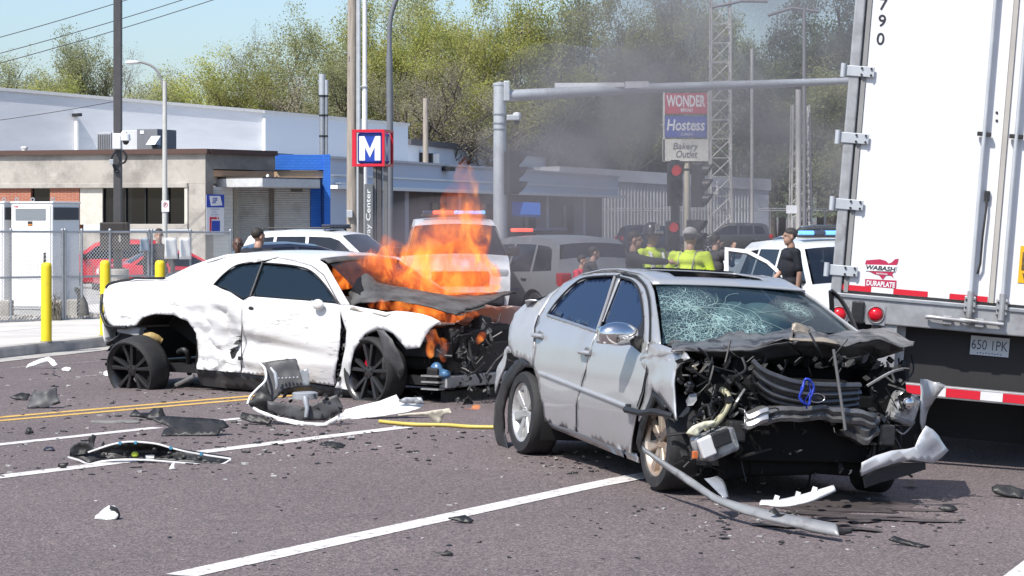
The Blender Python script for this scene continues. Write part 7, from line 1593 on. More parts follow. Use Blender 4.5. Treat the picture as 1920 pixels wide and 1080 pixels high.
# right headlamp module, hose, wiring
m_ = MB(); q = cs.X_(1340, 832, 3.12); 
hl = MB(); hl.box(q, (.20, .26, .17), Matrix.Rotation(.35, 3, 'X') @ Matrix.Rotation(.2, 3, 'Z')); HLM = M('headlamp_clear', (.42, .43, .44), .2, .4, col2=(.12, .12, .125), scale=8, lo=.45, hi=.6); hl.build('headlamp', HLM, se, bevel=.03, seg=3)
m_ = MB(); q2 = cs.X_(1325, 838, 3.24); m_.box(q2, (.04, .10, .13), Matrix.Rotation(.4, 3, 'X')); m_.build('lamp_module', M('module_white', (.70, .70, .70), .4), se, bevel=.01)
m_ = MB(); m_.box(cs.X_(1303, 853, 3.22), (.03, .035, .05)); m_.build('orange_connector', M('connector_orange', (.5, .13, .04), .5), se, bevel=.005)
m_ = MB(); m_.box(cs.X_(1352, 822, 3.25), (.04, .13, .10), Matrix.Rotation(.35, 3, 'X')); m_.build('ballast_box', BLACKP, se, bevel=.01)
m_ = MB(); m_.tube(cr([tuple(cs.X_(*p, x)) for p, x in (((1352, 730), 3.0), ((1364, 740), 3.05), ((1366, 758), 3.08), ((1355, 778), 3.1), ((1340, 794), 3.12), ((1322, 802), 3.15))], 6), .022, 12); m_.build('coolant_hose', M('hose_cream', (.40, .38, .25), .6, var=.25, scale=20), se, smooth=60)
m_ = MB(); sq = [(1290, 812), (1300, 800), (1322, 792), (1340, 790), (1335, 800), (1318, 806), (1306, 816)]
m_.tri2d([(cs.X_(*p, 3.2).y, cs.X_(*p, 3.2).z) for p in sq], lambda y, z: V((3.2+.03*N3((y*20, z*20, 1)), y, z)), (), .03); m_.build('pale_tank', M('tank_cream', (.62, .60, .46), .6, var=.15), se, solid=.02, smooth=50)
# left fender remnant and headlamp
m_ = MB(); lf = [(1722, 710), (1746, 712), (1771, 722), (1762, 745), (1750, 772), (1738, 805), (1729, 816), (1717, 790), (1717, 760), (1722, 735)]
m_.tri2d([(cs.X_(*p, 2.85).y, cs.X_(*p, 2.85).z) for p in lf], lambda y, z: V((2.85+.06*sin(y*22)+.05*N3((y*9, z*7, 0)), y, z)), (), .04); m_.build('left_fender_remnant', SILD, se, solid=.008, smooth=40)
m_ = MB(); m_.box(cs.X_(1690, 765, 2.85), (.2, .18, .22), Matrix.Rotation(-.3, 3, 'X')); m_.build('headlamp', HLM, se, bevel=.04, seg=3)
m_ = MB(); m_.ell(cs.X_(1700, 755, 2.98), (.05, .05, .05)); m_.build('lamp_reflector', CHROME, se, smooth=180)
# left lower fascia corner
fas = [(1616, 868), (1640, 855), (1671, 845), (1700, 842), (1716, 838), (1728, 818), (1741, 799), (1754, 806), (1767, 818), (1780, 834), (1791, 847), (1776, 860), (1760, 870), (1735, 866), (1708, 862), (1672, 870), (1641, 881), (1616, 893)]
m_ = MB(); m_.tri2d([(cs.X_(*p, 3.2).y, cs.X_(*p, 3.2).z) for p in fas], lambda y, z: V((3.2-.30*max(0, y-.75)+.02*N3((y*6, z*9, 0)), y, z)), (), .04); m_.build('fascia_corner', M('fascia_silver', (.55, .56, .58), .35, .3, var=.06, coat=.4), se, solid=.01, smooth=45)
m_ = MB(); m_.tri2d([(cs.X_(*p, 3.15).y, cs.X_(*p, 3.15).z) for p in [(1618, 893), (1642, 880), (1675, 868), (1735, 867), (1736, 880), (1700, 892), (1650, 905), (1622, 915)]], lambda y, z: V((3.15, y, z)), (), .05); m_.build('splash_shield', BLACKP, se, solid=.01)
# right arch bracket
m_ = MB(); m_.tube([S3(1181, 768)-V((0, .03, 0)), S3(1215, 775)-V((0, .05, 0)), S3(1240, 772)-V((0, .05, 0)), cs.Y_(1262, 780, -.9)], [.025, .022, .025, .02], 6); m_.build('bumper_bracket', BLACKP, se, smooth=40)
# black engine bay masses, battery box, wiring
BLKE = M('bay_black', (.007, .007, .0075))
for (px, py, x, sz, rt) in ((1330, 735, 2.75, (.25, .26, .34), .1), (1385, 700, 2.8, (.2, .2, .2), -.2), (1450, 860, 2.8, (.35, .5, .2), .05), (1560, 860, 2.8, (.35, .5, .2), -.05), (1650, 740, 2.7, (.25, .3, .36), .1), (1640, 830, 2.75, (.25, .3, .2), .2), (1380, 860, 2.85, (.2, .3, .24), .2)):
    m_ = MB(); m_.box(cs.X_(px, py, x), sz, Matrix.Rotation(rt, 3, 'X')); m_.build('engine_casing', BLKE, se, bevel=.03)
RW_ = random.Random(12)
for k in range(26):
    a = cs.X_(RW_.uniform(1285, 1420) if k % 3 else RW_.uniform(1600, 1690), RW_.uniform(680, 840), RW_.uniform(2.95, 3.15)); pts = [a]
    for j in range(3): pts.append(pts[-1]+V((RW_.uniform(-.03, .05), RW_.gauss(0, .05), RW_.gauss(-.02, .06))))
    m_ = MB(); m_.tube(cr([tuple(p) for p in pts], 4), RW_.choice((.004, .006, .009, .013)), 6); m_.build('wiring', RW_.choice((BLACKP, BLACKP, DARKMET)), se, smooth=60)
# clutter of the engine bay
R = random.Random(31)
WRK = M('wreck_black', (.012, .012, .013), .55, .2, col2=(.05, .05, .052), scale=6, lo=.52, hi=.72)
m_ = MB(); m2 = MB()
for i in range(290):
    px, py = R.uniform(1275, 1700), 668+R.random()**1.3*225
    if 1410 < px < 1615 and (690 < py < 770 or (py > 800 and R.random() < .5)): continue
    q = cs.X_(px, py, R.uniform(2.75, 3.18)); tgt = m_ if R.random() < .93 else m2
    if R.random() < .45: shard(tgt, q, R.uniform(.02, .075), .006, R)
    elif R.random() < .5:
        e = q+V((R.gauss(0, .06), R.gauss(0, .12), R.gauss(0, .10))); c = (q+e)/2+V((R.uniform(0, .08), R.uniform(-.04, .04), R.uniform(-.06, .04))); tgt.tube(cr([tuple(q), tuple(c), tuple(e)], 4), R.uniform(.003, .012), 5)
    else: tgt.box(q, (R.uniform(.01, .05), R.uniform(.01, .05), R.uniform(.01, .05)), Matrix.Rotation(R.uniform(-1, 1), 3, 'X') @ Matrix.Rotation(R.uniform(-1, 1), 3, 'Y'))
m_.build('engine_wreckage', WRK, se, kind='stuff'); m2.build('metal_scrap', M('scrap_bright', (.35, .35, .34), .4, .6, var=.3), se, kind='stuff')
# torn fender inner lip shards
m_ = MB()
for i in range(14): q = cs.Y_(R.uniform(1272, 1330), R.uniform(672, 700), R.uniform(-.85, -.6)); shard(m_, q, R.uniform(.03, .07), .006, R)
m_.build('torn_metal', M('torn_tan', (.22, .20, .17), .5, .5, var=.4), se, kind='stuff')
# ------------------------------------------------------------------ debris on the road
def dthing(name, lab, cat, px, py, group=None): return thing(name, lab, cat, G(px, py), 0, group)
def stand(t, name, pts, Y0, mat, fn=lambda x, z: 0.0, thick=.006, step=.03, lift=0.0, smooth=45, **k):
    """sheet outlined from the photo, standing at depth Y0 with its own bulge fn(x, z)"""
    o2 = [(P(px, py, Y0).x, P(px, py, Y0).z) for px, py in pts]; m_ = MB(); m_.tri2d(o2, lambda x, z: V((x, Y0+fn(x, z), z+lift)), (), step)
    return m_.build(name, mat, t, world=True, smooth=smooth, solid=thick, **k)
BLKD = M('debris_black', (.02, .02, .021), .5, var=.4, scale=12, bump=.3, bscale=20); WHD = M('debris_white', (.74, .74, .74), .4, var=.06, dirt=(.45, .43, .4), dirt_s=6); GRYD = M('debris_grey', (.07, .07, .075), .55, var=.3, scale=8)
LAMPG = M('lamp_grey', (.34, .36, .39), .35, .2, var=.2)
def Yg(px, py): return G(px, py).y
# front fascia of the coupe standing on the road
t = dthing('bumper_fascia', 'torn white edged bumper fascia with black inside below the coupe door', 'car part', 560, 797)
y0 = Yg(560, 796)
stand(t, 'skin', [(464, 757), (470, 764), (484, 771), (521, 783), (575, 792), (608, 793), (642, 775), (645, 782), (625, 795), (600, 799.5), (560, 798), (515, 789), (480, 777), (462, 763)], y0-.12, WHD, lambda x, z: .35*abs(x+1.75)**1.5, .012)
pts = [P(464, 758, y0), P(470, 743, y0+.05), P(484, 728, y0+.12), P(498, 713, y0+.18), P(497, 692, y0+.28), P(486, 681, y0+.3)]; m_ = MB(); m_.tube(cr([tuple(p) for p in pts], 4), .012, 8); m_.build('edge_strip', WHD, t, smooth=60, world=True)
stand(t, 'grille_panel', [(488, 682), (520, 677), (552, 674), (560, 692), (573, 726), (552, 728), (532, 733), (510, 755), (498, 740), (499, 712)], y0+.22, GRYD, lambda x, z: .25*(z-.1)+.02*N3((x*9, z*9, 0)), .012)
stand(t, 'inner_shell', [(466, 757), (498, 716), (512, 752), (520, 782), (486, 771)], y0+.02, BLKD, lambda x, z: .05*N3((x*12, z*12, 0)), .01)
for k in range(6): q = P(523+k*7, 710-k*.4, y0+.23); m_ = MB(); m_.ell(q, (.011, .01, .011), 8, 5); m_.build('clip', LAMPG, t, world=True)
stand(t, 'mount_plate', [(562, 694), (578, 691), (581, 724), (570, 724)], y0+.2, LAMPG, thick=.006)
m_ = MB(); m_.tube([P(508, 690, y0+.15), P(516, 700, y0+.12), P(520, 722, y0+.1), P(518, 730, y0+.1)], [.014, .018, .018, .012], 8); m_.build('strut', LAMPG, t, world=True, smooth=50)
m_ = MB(); rr = []
for a in [2*pi*k/20 for k in range(20)]: rr.append(P(572, 737, y0+.05)+V((.115*cos(a), .10*sin(a), .0)))
m_.grid([[p+V((0, 0, -.05)) for p in rr], rr, [p*.0+P(572, 737, y0+.05).lerp(p, .82)+V((0, 0, .012)) for p in rr], [P(572, 737, y0+.05).lerp(p, .75)+V((0, 0, -.04)) for p in rr]], closed=True); m_.build('lamp_ring', LAMPG, t, world=True, smooth=50)
m_ = MB(); m_.tube([P(572, 745, y0-.05), P(576, 765, y0-.1), P(574, 782, y0-.1)], [.03, .022, .018], 8); m_.build('lamp_stem', LAMPG, t, world=True, smooth=60)
stand(t, 'lower_tray', [(502, 752), (540, 757), (573, 764), (600, 752), (632, 739), (640, 758), (642, 772), (608, 788), (575, 788), (530, 780), (504, 770)], y0-.03, GRYD, lambda x, z: .03*N3((x*7, z*9, 2)), .02)
m_ = MB(); R = random.Random(8)
for i in range(40): q = P(R.uniform(470, 640), R.uniform(735, 785), y0+R.uniform(-.1, .2)); shard(m_, q, R.uniform(.015, .05), .006, R)
m_.build('broken_clip', BLKD, t, world=True, kind='stuff')
t = dthing('bumper_skin', 'long white bumper skin lying in front of the coupe front wheel', 'car part', 710, 786); y0 = Yg(710, 786)
stand(t, 'skin', [(636, 785), (646, 769), (680, 761), (711, 754), (741, 743), (747, 752), (757, 756), (795, 757), (789, 766), (760, 774), (711, 781), (660, 786)], y0, WHD, lambda x, z: 1.1*(z)+.03*N3((x*6, z*6, 0)), .01)
stand(t, 'torn_end', [(745, 752), (760, 745), (790, 745), (797, 757), (757, 757)], y0+.1, LAMPG, lambda x, z: .05*N3((x*9, z*9, 0)), .008)
t = dthing('cream_plate', 'torn cream plate under the bumper beam of the coupe', 'car part', 815, 796); y0 = Yg(815, 796)
stand(t, 'plate', [(745, 777), (800, 772), (842, 765), (848, 774), (832, 778), (826, 794), (812, 790), (800, 779), (750, 780)], y0, M('cream_plastic', (.52, .48, .40), .6, var=.25), lambda x, z: .04*N3((x*9, z*9, 0)), .008)
t = dthing('yellow_hose', 'thin yellow hose lying along the road between the two wrecks', 'hose', 820, 798)
m_ = MB(); m_.tube(cr([tuple(G(px, py, .018)) for px, py in ((712, 790), (740, 793), (780, 796), (838, 797), (880, 800), (927, 801))], 5), .017, 8); m_.build('tube', M('hose_yellow', (.55, .43, .10), .5, var=.15), t, smooth=60, world=True)
# fender flare lying on the line
t = dthing('wheel_arch_trim', 'long curved wheel arch trim with white edge lying on the lane line', 'car part', 280, 870); y0 = Yg(270, 869)
flare = [(128, 857), (148, 862), (167, 869), (190, 864), (232, 861), (277, 862), (340, 867), (407, 871.5), (422, 867), (432, 860), (395, 855), (353, 848), (320, 840), (290, 832), (247, 828.5), (222, 831), (200, 837), (180, 843), (160, 847)]
stand(t, 'inner_shell', flare, y0, BLKD, lambda x, z: .12*sin(min(1, max(0, z)/.16)*pi)+.02*N3((x*8, z*8, 0)), .008)
for nm, pl in (('upper_edge', [(165, 848), (200, 836), (222, 830.5), (247, 828), (290, 831.5), (320, 839.5), (353, 847.5), (395, 854.5), (433, 860)]), ('lower_edge', [(127, 857), (148, 863), (167, 870), (190, 865), (232, 861.5), (277, 862.5), (340, 867.5), (407, 872), (433, 861)])):
    m_ = MB(); m_.tube(cr([tuple(P(px, py, y0-.01)) for px, py in pl], 4), .0045, 6, flat=1.6); m_.build(nm, WHD, t, smooth=60, world=True)
q = P(253, 852, y0+.06); m_ = MB(); m_.ell(q, (.028, .012, .022)); m_.build('green_sticker', M('sticker_green', (.50, .62, .05), .5), t, smooth=180, world=True)
q = P(281, 857, y0+.06); m_ = MB(); m_.box(q, (.065, .012, .03)); m_.build('paper_label', PAPER, t, world=True)
for px, py in ((193, 853), (235, 852), (290, 842), (345, 857), (374, 859), (318, 850)): q = P(px, py, y0+.05); m_ = MB(); m_.ell(q, (.02, .015, .016), 8, 5); m_.build('clip_pad', BLKD, t, world=True)
for px, py in ((225, 831), (254, 830), (320, 840), (377, 851)): q = P(px, py, y0-.02); m_ = MB(); m_.box(q, (.02, .015, .02)); m_.build('blue_clip', M('clip_blue', (.05, .25, .4), .5), t, world=True)
stand(t, 'torn_lining', [(130, 855), (133, 838), (148, 830), (160, 828), (166, 832), (166, 822), (174, 814), (180, 818), (176, 836), (188, 842), (193, 828), (196, 832), (190, 845), (165, 850)], y0+.05, BLKD, lambda x, z: .06*N3((x*14, z*14, 0)), .008)
# other named pieces
def piece(name, lab, pts, base, mat, amp=.05, fr=9, thick=.01, tilt=.6, cat='debris', extra=None):
    c = dthing(name, lab, cat, *base, group='larger crash debris on the road'); y0 = Yg(*base)
    zb0 = G(*base).z
    o_ = stand(c, 'shell', pts, y0, mat, lambda x, z: tilt*(z-zb0)+amp*N3((x*fr, z*fr, 1)), thick); return c, y0
c, y0 = piece('undertray', 'flat black torn undertray lying between the white lane lines', [(278, 789), (300, 786), (340, 788), (380, 790), (415, 793), (427, 803), (415, 806), (408, 817.5), (350, 818), (303, 818.5), (306, 808), (318, 803), (290, 796)], (360, 818), BLKD, .04, 8, .012, 1.6)
c, y0 = piece('crumpled_duct', 'crumpled black plastic duct beside the torn undertray', [(243, 779), (250, 768), (262, 774), (277, 775), (285, 766), (303, 766), (306, 776), (315, 787), (290, 787), (262, 780)], (280, 788), BLKD, .09, 12, .014, .8)
c, y0 = piece('grey_strip', 'flat grey plastic strip left of the torn undertray', [(170, 788), (200, 787.5), (260, 787), (263, 792), (215, 794), (171, 794)], (215, 794), M('strip_grey', (.16, .155, .15), .6, var=.2), .02, 8, .012, 1.0)
c, y0 = piece('black_trim_chunk', 'bulky black curved trim chunk beyond the yellow lines', [(51, 763), (57, 737), (63, 733), (80, 736), (88, 731), (103, 728), (104, 741), (111, 752), (92, 762), (68, 766)], (80, 766), GRYD, .08, 7, .03, .5)
c, y0 = piece('flat_black_scrap', 'flattened black scrap left of the bulky trim chunk', [(18, 746), (36, 739), (54, 741), (52, 749), (30, 750)], (36, 751), BLKD, .05, 9, .012, 1.4)
c, y0 = piece('white_wing_shard', 'bent white body shard near the kerb at left', [(48, 691), (52, 684), (72, 675), (87, 671), (97, 676), (108, 685), (99, 688), (88, 679), (70, 684)], (80, 692), WHD, .05, 7, .012, .9)
c, y0 = piece('white_chip', 'small white chip right of the bent white body shard', [(115, 692), (122, 688), (132, 690), (129, 696), (118, 695)], (123, 697), WHD, .03, 9, .012, .5)
c, y0 = piece('white_box_scrap', 'white scrap behind the splayed rear wheel', [(193, 698), (206, 692), (214, 696), (212, 704), (196, 705)], (203, 706), WHD, .03, 9, .02, .5)
c, y0 = piece('mirror_shell', 'white mirror shell lying alone on the near left asphalt', [(176, 972), (190, 957), (200, 950), (212, 950), (219, 957), (221, 968), (217, 973), (190, 974)], (199, 975), M('shell_white', (.66, .67, .66), .3, var=.1, coat=.4), .04, 8, .012, .9)
m_ = MB(); m_.tube(cr([tuple(P(px, py, y0+.03)) for px, py in ((206, 951), (217, 955), (222, 965), (219, 974))], 4), .012, 6); m_.build('dark_rim', BLKD, c, smooth=60, world=True)
c, y0 = piece('white_clip', 'small white L shaped clip near the wheel arch trim', [(316, 880), (322, 869), (327, 868), (326, 876), (330, 880)], (323, 881), WHD, .02, 9, .006, .5)
c, y0 = piece('black_shard', 'black shard resting on the nearest white line', [(840, 974), (858, 972), (872, 970), (888, 978), (880, 982), (860, 979)], (865, 982), BLKD, .03, 9, .01, 1.2)
c, y0 = piece('twisted_clip', 'small twisted black clip near the bottom centre of the road', [(808, 1034), (830, 1036), (838, 1032), (850, 1038), (846, 1043), (830, 1041)], (838, 1043), BLKD, .03, 12, .008, .8)
c, y0 = piece('dark_scrap', 'dark scrap above the middle lane line', [(598, 835), (612, 830), (640, 833), (648, 837), (625, 840)], (622, 840), BLKD, .03, 9, .01, 1.2)
c, y0 = piece('dark_splinter', 'long dark splinter on the asphalt at lower right', [(1668, 1012), (1680, 1007), (1700, 1014), (1745, 1024), (1725, 1025), (1690, 1019)], (1700, 1025), BLKD, .02, 9, .01, 1.2)
c, y0 = piece('black_mirror_piece', 'black broken mirror piece at the right picture edge', [(1862, 915), (1872, 910), (1900, 912), (1925, 920), (1918, 933), (1890, 929), (1868, 924)], (1892, 934), BLKD, .05, 9, .02, .8)
c, y0 = piece('folded_black_scrap', 'folded black scrap right of the yellow lines by the coupe', [(448, 785), (452, 776), (470, 779), (492, 782), (510, 790), (505, 796), (470, 793)], (478, 797), BLKD, .05, 9, .014, .9)
c, y0 = piece('dark_fin', 'dark upright fin left of the wheel arch trim on the asphalt', [(47, 813), (50, 802), (57, 803), (64, 812), (55, 814)], (55, 815), BLKD, .03, 9, .014, .4)
c, y0 = piece('navy_scrap', 'dark blue scrap above the left end of the lane line', [(80, 843), (85, 838), (98, 838), (104, 844), (92, 845)], (92, 846), M('scrap_navy', (.02, .022, .04), .5), .03, 9, .012, .6)
c, y0 = piece('black_scrap', 'black scrap lying left of the wheel arch trim tip', [(108, 875), (113, 869), (128, 869), (124, 877), (114, 878)], (118, 879), BLKD, .03, 9, .014, .6)  # scrap in plain black debris plastic
c, y0 = piece('fluttered_scrap', 'torn black scrap behind the tyre of the sedan at right', [(1760, 955), (1770, 947), (1790, 950), (1796, 957), (1778, 960)], (1778, 961), BLKD, .03, 9, .01, .8)
# sedan bumper cover strip on the road
t = dthing('bumper_cover', 'silver bumper cover strip trailing on the road before the sedan', 'car part', 1450, 985)
def ribbon(tp_, bt_, n, mat, name, t, thick=.008, zoff=0.0, amp=.012):
    a = cr([tuple(p) for p in tp_], 5); b = cr([tuple(p) for p in bt_], 5); m_ = MB(); rows = []
    for k in range(5):
        f = k/4; rows.append([V(p).lerp(V(q), f)+crumple(V(p).lerp(V(q), f), amp, 8)*sin(pi*f)+V((0, -.03*sin(pi*f), 0)) for p, q in zip(a, b)])
    m_.grid(rows); return m_.build(name, mat, t, smooth=50, solid=thick, world=True)
SILF = M('strip_silver', (.30, .305, .31), .45, .3, var=.2, scale=5, dirt=(.1, .1, .1), dirt_s=6)
def Pd(px, py, Y): return P(px, py, Y)
ya = lambda px, py: G(px, py).y
tpL = [(1203, 838, 16.0), (1249, 868, 15.7), (1301, 900, 15.4), (1345, 930, 15.05), (1401, 948, 14.75), (1460, 962, 14.55), (1520, 974, 14.35), (1567, 983, 14.25)]
btL = [(1208, 846, 15.98), (1252, 880, 15.66), (1300, 914, 15.36), (1344, 942, 15.0), (1400, 965, 14.7), (1460, 981, 14.45), (1520, 996, 14.3), (1575, 1007, 14.15)]
ribbon([Pd(*p) for p in tpL], [Pd(*p) for p in btL], 5, SILF, 'strip', t)
tp2 = [(1320, 897, 15.25), (1335, 912, 15.15), (1352, 930, 15.05)]; bt2 = [(1344, 892, 15.3), (1358, 903, 15.2), (1366, 930, 15.05)]
ribbon([Pd(*p) for p in tp2], [Pd(*p) for p in bt2], 5, M('lens_clear', (.45, .46, .47), .12, .5, var=.3), 'fog_lamp_bezel', t)
stand(t, 'torn_clips', [(1440, 958), (1452, 951), (1462, 962), (1480, 966), (1490, 961), (1500, 972), (1530, 977), (1545, 976), (1560, 986), (1566, 982), (1580, 991), (1602, 990), (1597, 999), (1572, 1004), (1500, 984)], 14.5, BLKD, lambda x, z: .05*N3((x*10, z*10, 0)), .008)
t = dthing('white_bumper_bar', 'white curved bumper bar lying under the sedan nose', 'car part', 1500, 952)
ribbon([Pd(1427, 937, 15.2), Pd(1460, 936, 15.15), Pd(1495, 929, 15.1), Pd(1530, 919, 15.15), Pd(1563, 909, 15.25)], [Pd(1424, 949, 15.15), Pd(1462, 951, 15.05), Pd(1495, 947, 15.0), Pd(1532, 937, 15.05), Pd(1568, 921, 15.2)], 5, WHD, 'bar', t)
for px, py in ((1456, 934), (1527, 918), (1496, 927)): m_ = MB(); m_.box(P(px, py, 15.13), (.03, .008, .035), Matrix.Rotation(.3, 3, 'Y')); m_.build('tab', WHD, t, world=True)
# crumbs: far too many to count
R = random.Random(77); mb = MB(); mw = MB()
def crumb(px, py, s):
    p = G(px, py); m_ = mb if R.random() < .8 else mw; a = R.uniform(0, 6.28); w = s*R.uniform(.4, 1.3); d = s*R.uniform(.3, .8); h = s*R.uniform(.12, .5)
    m_.box(p+V((0, 0, h*.45)), (w*2, d*2, h), Matrix.Rotation(a, 3, 'Z') @ Matrix.Rotation(R.uniform(-.35, .35), 3, 'X'))
    if R.random() < .4: shard(m_, p+V((R.uniform(-s, s), 0, h*.6)), s*.9, s*.12, R, 5)
for i in range(420): crumb(R.uniform(-20, 560), 690+R.random()**1.3*210, R.choice((.008, .012, .016, .022, .03)))
for i in range(260): crumb(R.gauss(620, 130), R.gauss(815, 26), R.choice((.008, .012, .018, .026)))
for i in range(260): crumb(R.uniform(0, 1900), R.uniform(790, 1075), R.choice((.005, .007, .01, .014)))
for i in range(200): crumb(R.gauss(1500, 170), R.gauss(975, 22), R.choice((.006, .01, .014, .02)))
for i in range(80): crumb(R.gauss(1060, 60), R.gauss(868, 16), R.choice((.006, .01, .02)))
tag(mb.build('debris_crumbs', BLKD), 'dark plastic crumbs scattered over the road around the wrecks', 'debris', kind='stuff')
tag(mw.build('pale_crumbs', M('crumb_pale', (.45, .44, .42), .5, var=.3)), 'pale paint and glass crumbs scattered over the road', 'debris', kind='stuff')
# fluid stain running from the sedan
WET = M('fluid_stain', (.060, .050, .050), .4, col2=(.10, .084, .083), scale=9)
def blot(pts, seed):
    m_ = MB(); rr = [G(px, py, .004+seed*.0006) for px, py in pts]; m_.tri2d([(p.x, p.y) for p in rr], lambda x, y: V((x, y, gz(x, y)+.0035+.0012*seed)), (), .15); m_.build('fluid_stain', WET, road)
blot([(1390, 925), (1480, 935), (1560, 925), (1640, 935), (1720, 945), (1700, 955), (1640, 958), (1560, 962), (1500, 960), (1450, 950)], 0)
R = random.Random(6)
for k in range(9):
    x0 = R.uniform(1400, 1560); y = 948+k*5; L = R.uniform(120, 300); h = R.uniform(2, 4.5); blot([(x0+L*(.5-.5*cos(a))+R.uniform(-6, 6), y+L*.04*(.5-.5*cos(a))+h*sin(a)*R.uniform(.4, 1.2)) for a in [2*pi*j/16 for j in range(16)]], k+1)
for k in range(30):
    x0, y = R.gauss(1610, 120), R.gauss(962, 18); s = R.uniform(1.5, 7); blot([(x0+s*1.8*cos(a)*R.uniform(.6, 1.2), y+s*.4*sin(a)) for a in [2*pi*j/9 for j in range(9)]], k+12)
# ------------------------------------------------------------------ fire and smoke
def volume_mat(name, kind):
    m = bpy.data.materials.new(name); m.use_nodes = True; n = m.node_tree.nodes; l = m.node_tree.links; n.remove(n['Principled BSDF'])
    out = n['Material Output']; tc = n.new('ShaderNodeTexCoord'); mp = n.new('ShaderNodeMapping'); l.new(tc.outputs['Object'], mp.inputs[0])
    nz = n.new('ShaderNodeTexNoise'); nz.inputs['Detail'].default_value = 5 if kind == 'fire' else 4; nz.inputs['Roughness'].default_value = .62; l.new(mp.outputs[0], nz.inputs['Vector'])
    pv = n.new('ShaderNodeVolumePrincipled'); l.new(pv.outputs[0], out.inputs['Volume'])
    mr = n.new('ShaderNodeMapRange'); l.new(nz.outputs['Fac'], mr.inputs['Value'])
    if kind == 'fire':
        mp.inputs['Scale'].default_value = (1, 1, .55); nz.inputs['Scale'].default_value = 4.8; nz.inputs['Distortion'].default_value = 1.2; nz.inputs['Detail'].default_value = 8; nz.inputs['Roughness'].default_value = .68
        mr.inputs['From Min'].default_value = .43; mr.inputs['From Max'].default_value = .66; mr.inputs['To Min'].default_value = 0; mr.inputs['To Max'].default_value = 1
        d = n.new('ShaderNodeMath'); d.operation = 'MULTIPLY'; d.inputs[1].default_value = 5.0; l.new(mr.outputs[0], d.inputs[0])
        sp = n.new('ShaderNodeSeparateXYZ'); l.new(tc.outputs['Object'], sp.inputs[0]); hg = n.new('ShaderNodeMapRange'); hg.inputs['From Min'].default_value = 1.35; hg.inputs['From Max'].default_value = 2.2; hg.inputs['To Min'].default_value = 1.5; hg.inputs['To Max'].default_value = .22; l.new(sp.outputs[2], hg.inputs[0])
        dh = n.new('ShaderNodeMath'); dh.operation = 'MULTIPLY'; l.new(d.outputs[0], dh.inputs[0]); l.new(hg.outputs[0], dh.inputs[1]); l.new(dh.outputs[0], pv.inputs['Density'])
        pv.inputs['Color'].default_value = (.10, .06, .04, 1)
        e = n.new('ShaderNodeMath'); e.operation = 'POWER'; e.inputs[1].default_value = 1.7; l.new(mr.outputs[0], e.inputs[0]); e2 = n.new('ShaderNodeMath'); e2.operation = 'MULTIPLY'; e2.inputs[1].default_value = 10; l.new(e.outputs[0], e2.inputs[0]); e3 = n.new('ShaderNodeMath'); e3.operation = 'MULTIPLY'; l.new(e2.outputs[0], e3.inputs[0]); l.new(hg.outputs[0], e3.inputs[1]); l.new(e3.outputs[0], pv.inputs['Emission Strength'])
        r = n.new('ShaderNodeValToRGB'); r.color_ramp.elements[0].color = (1, .10, .015, 1); r.color_ramp.elements[1].color = (1, .38, .06, 1); r.color_ramp.elements[0].position = .2; l.new(mr.outputs[0], r.inputs[0]); l.new(r.outputs[0], pv.inputs['Emission Color'])
    else:
        mp.inputs['Scale'].default_value = (.8, .6, 1.0); nz.inputs['Scale'].default_value = .8; nz.inputs['Distortion'].default_value = 1.2
        mr.inputs['From Min'].default_value = .38; mr.inputs['From Max'].default_value = .70; mr.inputs['To Min'].default_value = .03; mr.inputs['To Max'].default_value = .60
        l.new(mr.outputs[0], pv.inputs['Density']); pv.inputs['Color'].default_value = (.35, .345, .365, 1); pv.inputs['Anisotropy'].default_value = .1
    return m
def hull(name, lumps, mat, vox, amp, fr, lab, cat, sm=4):
    mb = MB()
    for c, r in lumps: mb.ell(c, r if isinstance(r, tuple) else (r, r, r), 14, 9)
    mb.v = [p+crumple(p, amp, fr) for p in mb.v]
    o = remesh(mb, name, mat, None, vox, sm); tag(o, lab, cat, kind='stuff'); return o
FIREM = volume_mat('fire_volume', 'fire')
def fl(pts): return [(P(px, py, Y), (r, r*1.0, r*st)) for px, py, Y, r, st in pts]
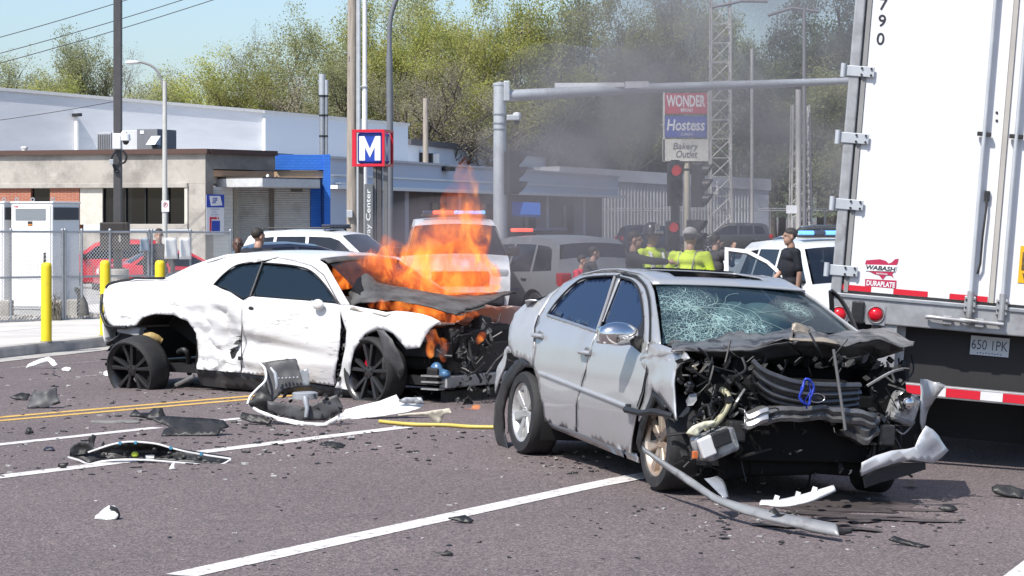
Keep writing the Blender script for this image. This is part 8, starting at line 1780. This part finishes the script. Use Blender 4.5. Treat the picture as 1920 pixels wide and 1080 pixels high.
hull('flames', fl([(704, 520, 25.38, 0.25, .9), (729, 500, 25.48, 0.22, 1.2), (684, 510, 25.48, 0.20, 1.0), (744, 530, 25.38, 0.29, .8), (729, 470, 25.58, 0.13, 1.3), (814, 520, 25.38, 0.43, .9), (854, 515, 25.38, 0.40, 1.0), (784, 535, 25.38, 0.34, .6), (889, 525, 25.48, 0.27, 1.0), (834, 470, 25.48, 0.38, 1.2), (869, 450, 25.48, 0.29, 1.4), (809, 455, 25.48, 0.25, 1.2), (864, 400, 25.68, 0.22, 1.6), (849, 420, 25.68, 0.20, 1.4), (874, 360, 25.88, 0.15, 2.0), (869, 330, 25.98, 0.10, 2.2), (889, 400, 25.78, 0.11, 1.8), (764, 500, 25.48, 0.17, 1.6), (664, 500, 25.78, 0.16, .9), (636, 510, 25.88, .10, .9), (649, 520, 25.88, 0.18, .9), (704, 480, 25.58, 0.09, 1.8), (784, 480, 25.48, 0.11, 1.8)]), FIREM, .03, .09, 5.0, 'orange flames rising from the bonnet of the white coupe', 'fire', 2)
hull('flames', fl([(720, 573, 24.25, .10, .7), (750, 576, 24.2, .11, .7), (785, 580, 24.15, .11, .7), (815, 588, 24.1, .11, .7), (850, 595, 24.05, .10, .7), (700, 571, 24.3, .08, .6), (885, 590, 24.0, .08, .6)]), FIREM, .025, .05, 7, 'flames glowing under the buckled bonnet of the coupe', 'fire', 2)
hull('flames', fl([(811, 632, 23.4, .06, 1.5), (807, 655, 23.4, .045, 1.8), (831, 650, 23.35, .045, 2.4), (833, 670, 23.35, .035, 1.6)]), FIREM, .02, .04, 9, 'small flames licking at the front corner of the coupe', 'fire', 2)
hull('flames', fl([(902, 632, 23.3, .05, 1.3), (896, 640, 23.3, .04, 1.2), (874, 770, 23.2, .05, .7), (893, 763, 23.2, .05, .6), (920, 540, 24.2, .09, .5), (930, 537, 24.2, .06, .4)]), FIREM, .015, .02, 9, 'scattered small flames about the coupe front end', 'fire', 2)
SMK = volume_mat('smoke_volume', 'smoke')
def sl_(px, py, Y, r, fl_=1.0, st=1.0): return (P(px, py, Y), (r*fl_, r*1.0, r*st))
hull('smoke', [sl_(800, 440, 25.2, .5, 1.2, .7), sl_(700, 470, 25.4, .42, 1.4, .5), sl_(900, 430, 25.8, .6), sl_(970, 480, 26, .7), sl_(1010, 370, 26.5, .9), sl_(1060, 430, 27, 1.0), sl_(1080, 260, 27.5, 1.2), sl_(1150, 350, 28, 1.3), sl_(1200, 180, 29, 1.4), sl_(1240, 420, 29, .95), sl_(1280, 290, 29.5, 1.4), sl_(1330, 110, 30.5, 1.5), sl_(1400, 280, 30.5, 1.35), sl_(1460, 60, 31.5, 1.5), sl_(1480, 200, 31.5, 1.5), sl_(1560, 20, 32.5, 1.6), sl_(1540, 300, 31.5, 1.2), sl_(1600, 160, 32.5, 1.5), sl_(1420, -60, 32, 1.5)], SMK, .12, .35, 1.1, 'grey smoke drifting right from the burning coupe', 'smoke', 4)
